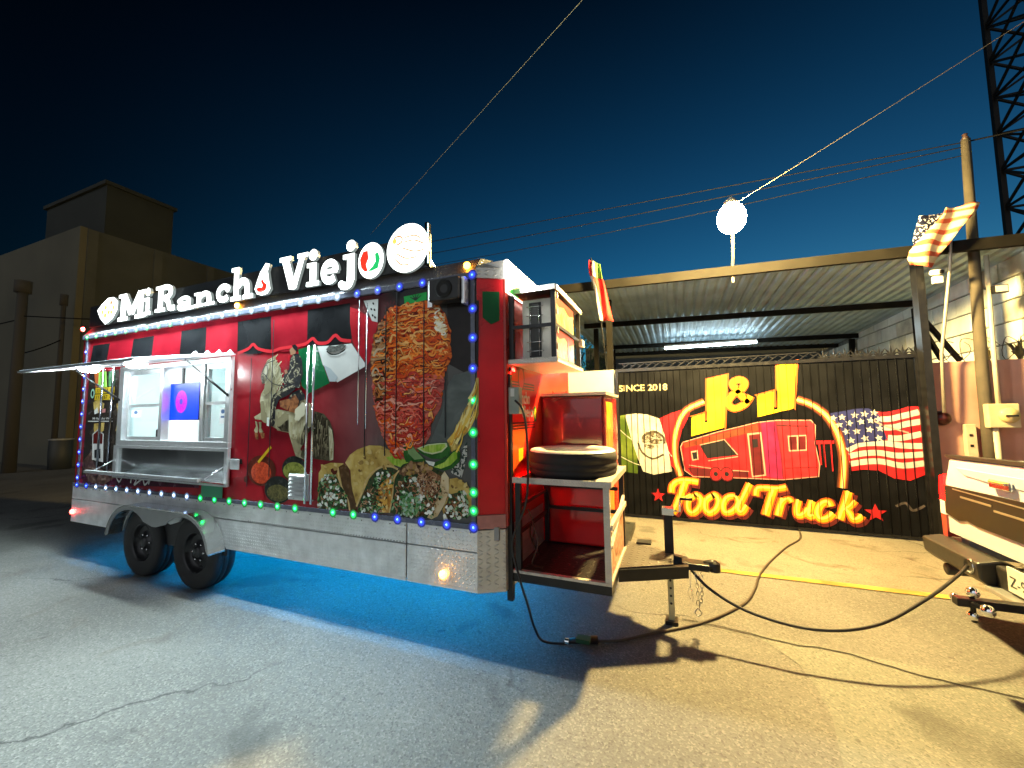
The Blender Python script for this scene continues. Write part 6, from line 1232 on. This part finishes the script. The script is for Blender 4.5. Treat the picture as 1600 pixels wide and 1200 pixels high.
FR = mat('flag_red_cloth', (.55, .02, .012), .8, noise=(6, .15)); FW = mat('flag_white_cloth', (.62, .58, .5), .8, noise=(6, .1)); FG = mat('flag_green_cloth', (.10, .22, .03), .8, noise=(6, .2))
cs_ = [(-1.20, -1.02, 4.19), (-1.215, -1.005, 4.05), (-1.20, -.985, 3.93), (-1.15, -.96, 3.78), (-1.12, -.93, 3.62), (-1.10, -.90, 3.45), (-1.075, -.872, 3.30), (-1.055, -.845, 3.17)]
grid = []
for i, (a, b, z) in enumerate(cs_):
    grid.append([(a+(b-a)*j/8, 6.30+.03*math.sin(j*1.2+i*.7), z-.10*(j/8)*(1 if i < 3 else .25)) for j in range(9)])
cloth('cloth', grid, lambda u, v: (FR if v < .25 else FW if v < .5 else FG) if u < .28 else (FW if v < .2 else FR), f1)
f2 = thing('striped_flag', 'red and white striped flag with dark starred corner blowing on a pole at the right', 'flag', (3.15, 6.55, 2.3))
MB().tube([(3.14, 6.72, 1.65), (3.16, 6.70, 2.4), (3.19, 6.45, 3.4), (3.22, 6.39, 4.05)], .018, 8).build('pole', mat('galvanised_pipe', (.42, .38, .3), .5, .5, noise=(10, .15)), f2)
UR = mat('flag_orange_red_cloth', (.55, .10, .04), .8, noise=(8, .12)); UW = mat('flag_cream_cloth', (.72, .55, .3), .8, noise=(8, .08))
UB = rampmat('flag_star_field', [(.55, (.008, .01, .03)), (.6, (.5, .5, .55))], (38, 38, 38), 0, 0, .8)
L_ = [(2.747,3.472),(2.739,3.549),(2.772,3.661),(2.854,3.764),(2.934,3.849),(3.014,3.950),(3.094,4.051),(3.135,4.117),(3.161,4.145)]; R2 = [(2.952,3.408),(3.008,3.506),(3.075,3.610),(3.154,3.718),(3.239,3.833),(3.323,3.947),(3.400,4.045),(3.451,4.123),(3.470,4.144)]
grid = []
for i in range(9):
    a, b = L_[i], R2[i]
    grid.append([(a[0]+(b[0]-a[0])*j/8, 6.27+.03*math.sin(j*.9+i*.8)+.008*i, a[1]+(b[1]-a[1])*j/8+.012*math.sin(i*1.9+j*.8)) for j in range(9)])
fine = []
for i in range(len(grid)-1):
    for k in range(4): fine.append([tuple(Vector(p).lerp(Vector(q_), k/4)) for p, q_ in zip(grid[i], grid[i+1])])
fine.append(grid[-1])
cloth('cloth', fine, lambda u, v: UR if int(u*13) % 2 == 0 else UW, f2)
g2 = [(2.829,3.760),(2.901,4.098),(3.145,4.090),(2.938,3.732)]
ug = [[(g2[0][0]+(g2[1][0]-g2[0][0])*i/5+((g2[3][0]-g2[0][0])*(1-i/5)+(g2[2][0]-g2[1][0])*i/5)*j/5, 6.36+.02*math.sin(i+j), g2[0][1]+(g2[1][1]-g2[0][1])*i/5+((g2[3][1]-g2[0][1])*(1-i/5)+(g2[2][1]-g2[1][1])*i/5)*j/5) for j in range(6)] for i in range(6)]
cloth('star_field', ug, lambda u, v: UB, f2)

# ---------------------------------------------------------------- pole, meter and fittings on the pink wall
M_CONC = mat('pole_concrete', (.07, .058, .04), .85, noise=(5, .3, 5), bump=(20, .4))
up = thing('utility_pole', 'weathered grey brown utility pole rising in front of the pink wall', 'utility pole', (3.55, 6.74, 0))
MB().tube([(3.54, 6.76, 0), (3.545, 6.75, 2.2), (3.60, 6.73, 5.15)], [.066, .058, .045], 12).build('shaft', M_CONC, up)
for x in (3.598,): MB().lathe([(.02, 0), (.035, .02), (.02, .05), (.03, .07), (.0001, .09)], c=(x, 6.73, 5.15), n=10).build('insulator', mat('insulator', (.04, .02, .015), .5), up)
MB().tube([(3.64, 6.72, 1.72), (3.645, 6.715, 2.4), (3.66, 6.70, 3.6)], .024, 8).build('conduit', mat('conduit_pvc', (.5, .46, .34), .5, noise=(8, .15)), up)
mt = thing('meter_box', 'beige electric meter box with round glass dial under the utility pole', 'meter box', (3.65, 6.72, 1.45))
MB().box((3.50, 6.64, 1.46), (3.78, 6.75, 1.75)).build('casing', mat('meter_beige', (.5, .43, .27), .5, noise=(8, .12)), mt, bevel=.012)
MB().lathe([(.09, 0), (.09, .02), (.08, .045), (.0001, .055)], c=(3.675, 6.64, 1.61), axis='Y', n=24).build('dial', mat('meter_glass', (.5, .42, .2), .15, noise=(20, .15)), mt)
MB().box((3.62, 6.58, 1.595), (3.73, 6.586, 1.615)).build('dial_bar', M_BLACK, mt)
MB().tube([(3.58, 6.70, 1.459), (3.59, 6.70, .3)], .03, 8).build('lower_conduit', MATS['conduit_pvc'], mt)
sbx = thing('switch_box', 'narrow grey beige breaker box left of the meter box', 'breaker box', (3.42, 6.83, 1.1))
MB().box((3.36, 6.79, 1.08), (3.46, 6.858, 1.5)).build('casing', mat('switch_beige', (.46, .38, .27), .5, noise=(9, .15)), sbx, bevel=.005)
MB().box((3.39, 6.785, 1.35), (3.42, 6.79, 1.38)).box((3.39, 6.785, 1.22), (3.42, 6.79, 1.25)).build('switch', M_BLACK, sbx)
al = thing('alarm_bell', 'dark round bell at the foot of the thin pipe on the pink wall', 'alarm bell', (3.15, 6.8, 1.5))
MB().lathe([(.085, -.02), (.085, .02), (.06, .05), (.0001, .06)], c=(3.155, 6.80, 1.575), axis='Y', n=20).build('dome', mat('bell_dark_red', (.05, .012, .012), .3, .4), al)
MB().lathe([(.09, -.03), (.095, -.02), (.09, -.005)], c=(3.155, 6.80, 1.575), axis='Y', n=20).build('rim', M_BLACK, al)
fl_ = thing('floodlight', 'small unlit black framed floodlight fixed to the utility pole', 'floodlight', (3.69, 6.64, 3.1))
MB().box((3.645, 6.60, 3.09), (3.775, 6.66, 3.19)).build('casing', M_BLACK, fl_, bevel=.005)
MB().box((3.657, 6.594, 3.102), (3.763, 6.599, 3.178)).build('lens', mat('lens_pale', (.6, .58, .5), .25), fl_)
MB().bar((3.70, 6.66, 3.14), (3.62, 6.72, 3.18), .015).build('bracket', M_BLACK, fl_)
cmr = thing('security_camera', 'pale security camera with black lens under the striped flag', 'camera', (3.12, 6.6, 3.35))
MB().tube([(3.08, 6.58, 3.42), (3.13, 6.5, 3.40)], .035, 12).build('barrel', M_WHITE, cmr)
MB().tube([(3.132, 6.497, 3.40), (3.14, 6.483, 3.396)], .026, 12).build('lens', M_BLACK, cmr)
MB().box((3.09, 6.56, 3.28), (3.18, 6.62, 3.37)).build('junction_box', M_WHITE, cmr, bevel=.006)
# barbed wire coil along the walls
bcoil = MB()
for k in range(9):
    cx = 3.15+k*.19; r_ = .16+rnd(-.02, .03); a0 = rnd(0, 1)
    bcoil.tube([(cx+.10*t/6+r_*math.cos(t+a0)*.75, 6.95+.05*math.sin(t*2), 2.44+r_*math.sin(t+a0)) for t in [j*.42 for j in range(16)]], .0045, 5)
tag(bcoil.build('razor_wire', mat('rusty_wire', (.10, .09, .07), .6, .5)), 'coils of barbed wire along the top of the pink wall', 'barbed wire')
def weed(x, y, z, h_, n, label):
    t = thing('weed', label, 'plant', (x, y, z))
    m = MB()
    for i in range(n):
        a = rnd(0, 6.28); l_ = h_*rnd(.5, 1.1); tip = (x+.5*l_*math.cos(a), y+.3*l_*math.sin(a), z+l_*rnd(.5, 1)); b = Vector((rnd(.008, .018), rnd(-.01, .01), 0))
        mid = (x+.22*l_*math.cos(a), y+.15*l_*math.sin(a), z+l_*.6)
        m.add([Vector((x, y, z))-b, Vector((x, y, z))+b, Vector(mid)+b, Vector(tip), Vector(mid)-b], [(0, 1, 2, 3, 4)])
    m.build('leaves', mat('dry_weed', (.16, .13, .045), .8, noise=(20, .5)), t, fix=False)
weed(4.02, 6.97, 2.30, .30, 26, 'dry weeds sprouting on top of the pink wall at the right edge'); weed(3.72, 6.97, 2.30, .22, 30, 'small dark weeds on the pink wall behind the utility pole')

# ---------------------------------------------------------------- pickup
pu = thing('pickup_truck', 'white pickup seen from behind with dark tailgate band and tow hitch', 'pickup truck', (4.8, 3.55, 0))
M_PW = mat('white_car_paint', (.55, .61, .70), .18, noise=(3, .03), coat=.6); M_PB = mat('black_plastic', (.022, .021, .02), .42, noise=(20, .2))
XT = 2.1; PY0, PY1 = 2.55, 4.55
# bed sides, cab and bonnet from a side outline
side = [(2.16, .55), (2.16, 1.27), (4.2, 1.28), (4.25, 1.30), (4.55, 1.86), (5.9, 1.90), (6.5, 1.32), (7.6, 1.22), (7.75, .9), (7.75, .5), (7.2, .45), (7.1, .72), (6.75, .82), (6.4, .72), (6.3, .45), (3.95, .45), (3.85, .72), (3.5, .82), (3.15, .72), (3.05, .45), (2.3, .5)]
MB().prism(side, lambda u, v, d: (u, d, v), PY0, PY0+.10).build('body_side', M_PW, pu); MB().prism(side, lambda u, v, d: (u, d, v), PY1-.10, PY1).build('body_side', M_PW, pu)
MB().box((2.16, PY0+.1, .70), (4.2, PY1-.1, .74)).build('bed_floor', M_PB, pu)
MB().prism([(4.22, .7), (4.22, 1.28), (4.56, 1.87), (5.9, 1.91), (6.5, 1.33), (7.6, 1.23), (7.74, .9), (7.74, .5), (4.22, .5)], lambda u, v, d: (u, d, v), PY0+.1005, PY1-.1005).build('cab', M_PW, pu)
MB().prism([(4.20, 1.34), (4.51, 1.82), (4.49, 1.84), (4.17, 1.35)], lambda u, v, d: (u, d, v), PY0+.2, PY1-.2).build('rear_window', mat('dark_glass', (.01, .012, .014), .05), pu)
for x in (3.5, 6.75):
    for y in (PY0+.12, PY1-.12):
        e = bpy.data.objects.new('wheel', None); COL.objects.link(e); e.location = (x, y, .39); attach(e, pu)
        for src in (wt, wr):
            c = copy_of(src, None, (x, y, .39)); c.scale = (1.1, 1.15, 1.1); attach(c, e)
            c.rotation_euler = (0, 0, 0 if y < 3.5 else math.pi)
# tailgate, seen from behind
def tg(poly, d0_, d1_, name, m, par=pu, bev=0.): return MB().prism(poly, TAIL, d0_, d1_, m).build(name, m, par, bevel=bev)
yf = 4.53
tgo = tg([(PY0+.02, .66), (yf+.06, .66), (yf+.05, 1.08), (yf, 1.20), (yf-.03, 1.285), (3.55, 1.315), (PY0+.08, 1.285), (PY0+.02, 1.08)], -.058, .0, 'tailgate', M_PW, bev=.02)
tg([(yf-.01, 1.288), (3.55, 1.318), (PY0+.06, 1.288), (PY0+.06, 1.315), (3.55, 1.345), (yf-.01, 1.312)], -.07, .008, 'tailgate_cap', M_PB, tgo)
tg([(PY0+.03, .86), (2.9, .80), (4.2, .80), (4.32, .815), (4.42, .79), (yf+.05, .82), (yf+.04, 1.055), (3.55, 1.085), (PY0+.03, 1.055)], .0012, .012, 'tailgate_band', mat('dark_band', (.012, .012, .013), .35, noise=(8, .2)), tgo, .004)
for a, b, z0, z1 in ((4.02, 4.36, .985, .999), (3.72, 4.0, .955, .969), (3.2, 3.66, .955, .969), (3.3, 4.45, 1.035, 1.043)): MB().box((XT-.016, a, z0), (XT-.0125, b, z1)).build('band_strip', mat('band_metal', (.45, .42, .36), .3, .7), tgo)
bvt = mat('tailgate_relief', (.44, .50, .58), .2, coat=.5)
tg([(4.40, 1.22), (3.4, 1.235), (3.4, 1.15), (4.05, 1.155), (4.30, 1.17)], .0005, .007, 'tailgate_recess', bvt, tgo, .003)
hd = MB(); hd.box((XT-.03, 3.80, 1.13), (XT-.008, 4.0, 1.19)).box((XT-.045, 3.82, 1.165), (XT-.03, 3.98, 1.185)); hd.build('tailgate_handle', M_CHROME, tgo, bevel=.008)
# tail lamp at the far corner
TL = emis('tail_lamp_red', (1, .0006, .0006), 26, (.3, .002, .002))
tl_ = MB().prism([(yf+.062, .92), (yf+.13, .92), (yf+.11, 1.12), (yf+.055, 1.14)], TAIL, -.10, .004, TL).build('tail_lamp', None, pu)
MB().prism([(yf+.066, .80), (yf+.135, .80), (yf+.131, .915), (yf+.064, .915)], TAIL, -.10, .003, mat('reverse_lamp', (.75, .75, .75), .15)).build('reverse_lamp', None, pu)
MB().prism([(yf+.066, .62), (yf+.125, .60), (yf+.134, .795), (yf+.066, .795)], TAIL, -.10, .002, mat('red_reflector', (.45, .06, .05), .2)).build('reflector', None, pu)
MB().prism([(PY0-.03, .80), (PY0+.015, .80), (PY0+.015, 1.13), (PY0, 1.12)], TAIL, -.10, .004, TL).build('tail_lamp', None, pu)
# bumper with plate recess
bp_ = MB()
prof = [(XT-.15, .595), (XT-.03, .625), (XT+.05, .60), (XT+.05, .44), (XT-.07, .42), (XT-.14, .48)]
for y0, y1 in ((3.96, 4.66), (PY0-.05, 3.10)): bp_.prism(prof, lambda u, v, d: (u, d, v), y0, y1)
bp_.prism([(XT-.06, .60), (XT+.05, .60), (XT+.05, .44), (XT-.06, .44)], lambda u, v, d: (u, d, v), 3.101, 3.959)
bmp = bp_.build('bumper', M_PB, pu, bevel=.015)
MB().tube([(1.99, 4.42, .40), (2.6, 4.42, .42)], .045, 14).build('exhaust_pipe', M_DARK, pu)
MB().box((XT-.13, 3.12, .425), (XT-.02, 3.95, .455)).build('bumper_step', mat('bumper_silver', (.45, .47, .48), .3, .7), bmp, bevel=.006)
MB().lathe([(.05, 0), (.055, .02), (.03, .025), (.0001, .02)], c=(XT-.155, 4.05, .545), axis='X', n=16).build('socket', M_CHROME, bmp)
npm = MB(); npm.box((XT-.075, 3.50, .475), (XT-.066, 3.82, .635)); npl = npm.build('number_plate', mat('plate_white', (.66, .67, .62), .35, noise=(20, .05)), bmp)
ntx = MB(); pl2 = lambda u, v, d: (XT-.0765, u, v)
add_text(ntx, 'Z-9904', (3.80, .51, 3.52, .58), pl2, 0, mat('plate_ink', (.03, .05, .06), .5)); ntx.build('plate_lettering', None, npl, fix=False)
# tow hitch with triple ball
hb = MB(); hb.box((1.60, 3.47, .455), (2.04, 3.53, .505)); htc = hb.build('tow_hitch', M_BLACK, pu, bevel=.004)
for p, r_ in (((1.685, 3.49, .545), .033), ((1.70, 3.40, .475), .036), ((1.68, 3.50, .40), .030), ((1.63, 3.56, .48), .026)):
    MB().lathe([(.0001, -r_)]+[(r_*math.sin(math.pi*i/10), -r_*math.cos(math.pi*i/10)) for i in range(1, 10)]+[(.0001, r_)], c=p, n=16).build('tow_ball', M_CHROME, htc)
MB().tube([(1.685, 3.50, .36), (1.685, 3.50, .54)], .014, 8).tube([(1.69, 3.42, .48), (1.64, 3.56, .48)], .016, 8).build('ball_stem', M_BLACK, htc)
MB().box((2.02, 3.44, .42), (2.10, 3.56, .54)).build('receiver', M_BLACK, htc)

# ---------------------------------------------------------------- far buildings, poles, wires, tower, tree
M_B1 = mat('dim_render', (.12, .11, .08), .9, noise=(.35, .25, 5), bump=(3, .3)); M_B2 = mat('dim_block', (.06, .062, .055), .95, noise=(.5, .35, 6), bump=(4, .4))
bl_ = thing('corner_building', 'dim beige flat roofed building at the far left street corner', 'building', (-30, 12, 0))
MB().box((-46, 7.3, 0), (-20.62, 7.5, 9.05)).build('street_wall', M_B1, bl_)
MB().box((-20.8, 7.501, 0), (-20.62, 17, 9.04)).build('side_wall', M_B2, bl_)
MB().box((-46, 7.5, 8.6), (-20.81, 17, 8.9)).build('roof', M_B2, bl_)
pst = MB()
for y in (7.5, 9.6, 11.7, 13.8): pst.box((-20.62, y, 0), (-20.55, y+.3, 9.0))
pst.box((-20.615, 7.6, 4.4), (-20.56, 17, 4.75)); pst.build('pilaster', mat('dim_concrete', (.075, .075, .065), .9, noise=(1, .3)), bl_)
MB().box((-20.61, 10.15, 5.6), (-20.56, 11.3, 6.8)).build('shutter', mat('dim_shutter', (.12, .115, .09), .8), bl_)
b2 = thing('rear_block', 'dark small block standing on the roof of the corner building', 'building', (-23, 9, 8.9))
M_B3 = mat('dark_render', (.03, .033, .03), .95, noise=(.6, .3))
MB().box((-26, 8.1, 8.9), (-20.95, 10.4, 11.2)).build('walls', M_B3, b2); MB().box((-26.1, 8.0, 11.2), (-20.85, 10.5, 11.35)).build('parapet', M_B3, b2)
for nm, lb, x, y, h_, r_ in (('street_pole', 'thick dark street pole at the far left edge', -20.2, 5.9, 6.4, .17), ('street_pole', 'thin dark street pole beside the corner building', -20.4, 6.95, 6.25, .09)):
    p = thing(nm, lb, 'pole', (x, y, 0)); MB().tube([(x, y, 0), (x-.05, y, h_)], [r_, r_*.75], 10).build('shaft', mat('dark_pole', (.05, .045, .04), .9), p)
    MB().tube([(x-.05, y, h_-.4), (x-.05, y, h_)], r_*1.25, 10).build('cap', MATS['dark_pole'], p)
bn = thing('rubbish_bin', 'small dark rubbish drum by the thin street pole', 'bin', (-20.0, 7.0, 0))
MB().lathe([(.0001, 0), (.28, 0), (.3, .5), (.29, 1.0), (.26, 1.02), (.25, .6), (.0001, .55)], c=(-19.9, 6.95, 0), n=20).build('drum', mat('dark_bin', (.04, .045, .05), .6), bn); MB().lathe([(.30, 1.0), (.315, 1.03), (.28, 1.05)], c=(-19.9, 6.95, 0), n=20).build('rim', mat('bin_rim', (.3, .3, .3), .4), bn)
M_WIRE = mat('dark_wire', (.006, .006, .007), .8, spec=.1); M_WIREL = mat('pale_wire', (.2, .17, .11), .5)
def wire(a, b, sag, r_, label, m=M_WIRE):
    a = Vector(a); b = Vector(b); pts = [a.lerp(b, i/24)-Vector((0, 0, sag*4*(i/24)*(1-i/24))) for i in range(25)]
    tag(MB().tube(pts, r_, 5, cap=False).build('overhead_wire', m), label, 'wire', 'overhead wires')
wire((2.37, 4.5, 9.08), (-8.143, 9.0, 7.1), .0, .006, 'single thin wire slanting down across the open sky to the roof sign', mat('thin_wire', (.12, .14, .16), .5))
wire((-14, 8.0, 6.1), (3.6, 6.73, 5.12), .0, .007, 'upper dark wire running behind the lamp to the utility pole')
wire((-14, 8.2, 6.0), (3.6, 6.73, 5.06), .15, .007, 'lower dark wire running behind the lamp to the utility pole')
wire((-14, 8.4, 5.95), (3.6, 6.73, 4.95), .3, .006, 'lowest dark wire sagging behind the lamp to the utility pole')
wire((.73, 5.25, 4.16), (9.0, 5.2, 8.6), .10, .0035, 'pale wire climbing from the lamp to the upper right', M_WIREL)
wire((3.6, 6.73, 5.12), (14, 6.4, 5.6), .1, .010, 'dark wire leaving the utility pole to the right')
wire((-60, 6.0, 6.5), (-20.2, 5.9, 5.1), .4, .02, 'dark wire reaching the thick street pole from the left')
wire((-20.2, 5.9, 5.2), (-6.0, 12, 5.0), .2, .02, 'dark wire from the thick street pole towards the trailer roof')
wire((-20.2, 5.9, 3.9), (-20.4, 6.95, 4.6), .05, .02, 'short dark wire between the two street poles')
tw = thing('lattice_tower', 'dark steel lattice communication tower at the upper right', 'tower', (15.5, 26, 0))
M_TW = mat('tower_steel', (.002, .002, .003), .7); lg = [(16.2, 25), (19.2, 25), (19.2, 28), (16.2, 28)]
tz_ = list(range(0, 33, 2))
for (x, y) in lg: MB().bar((x, y, 0), (x, y, 32), .22).build('leg', M_TW, tw)
for z in tz_[1:]:
    ring_ = MB()
    for i in range(4):
        a, b = lg[i], lg[(i+1) % 4]; ring_.bar((*a, z), (*b, z), .10); ring_.bar((*a, z-2), (*b, z), .10); ring_.bar((*b, z-2), (*a, z), .10)
    ring_.build('brace', M_TW, tw)
for z in (18, 22, 26):
    for x, y in lg[:2]: MB().box((x-.45, y-.45, z), (x+.45, y-.12, z+2.6)).build('antenna_panel', M_TW, tw)
# dark tree between the trailer and the carport
tr = thing('tree', 'dark leafy tree showing between the trailer front and the carport', 'tree', (-3.4, 12.5, 0))
MB().tube([(-3.4, 12.6, 0), (-3.35, 12.6, 1.8), (-3.3, 12.6, 3.4)], [.16, .12, .05], 8).tube([(-3.35, 12.6, 1.8), (-2.9, 12.5, 2.9), (-2.6, 12.4, 3.6)], [.08, .05, .02], 6).tube([(-3.35, 12.6, 2.2), (-3.9, 12.7, 3.4)], [.07, .02], 6).build('trunk', mat('bark', (.06, .045, .03), .9, noise=(8, .3)), tr)
lv = MB()
cl = [(-3.0+rnd(-.9, .9), 12.5+rnd(-.7, .7), 3.2+rnd(-.8, 1.1), rnd(.25, .5)) for _ in range(26)]
for cx, cy, cz, cr_ in cl:
    for _ in range(75):
        d = Vector((random.gauss(0, 1), random.gauss(0, 1), random.gauss(0, 1))).normalized()*cr_*random.random()**.4
        p = Vector((cx, cy, cz))+d; a = Vector((rnd(-1, 1), rnd(-1, 1), rnd(-1, 1))).normalized(); b = a.orthogonal().normalized(); s_ = rnd(.04, .075)
        lv.add([p-a*s_, p+b*s_*.45, p+a*s_, p-b*s_*.45], [(0, 1, 2, 3)])
lv.build('crown', mat('leaf_green', (.035, .06, .02), .6, noise=(3, .4)), tr, fix=False)
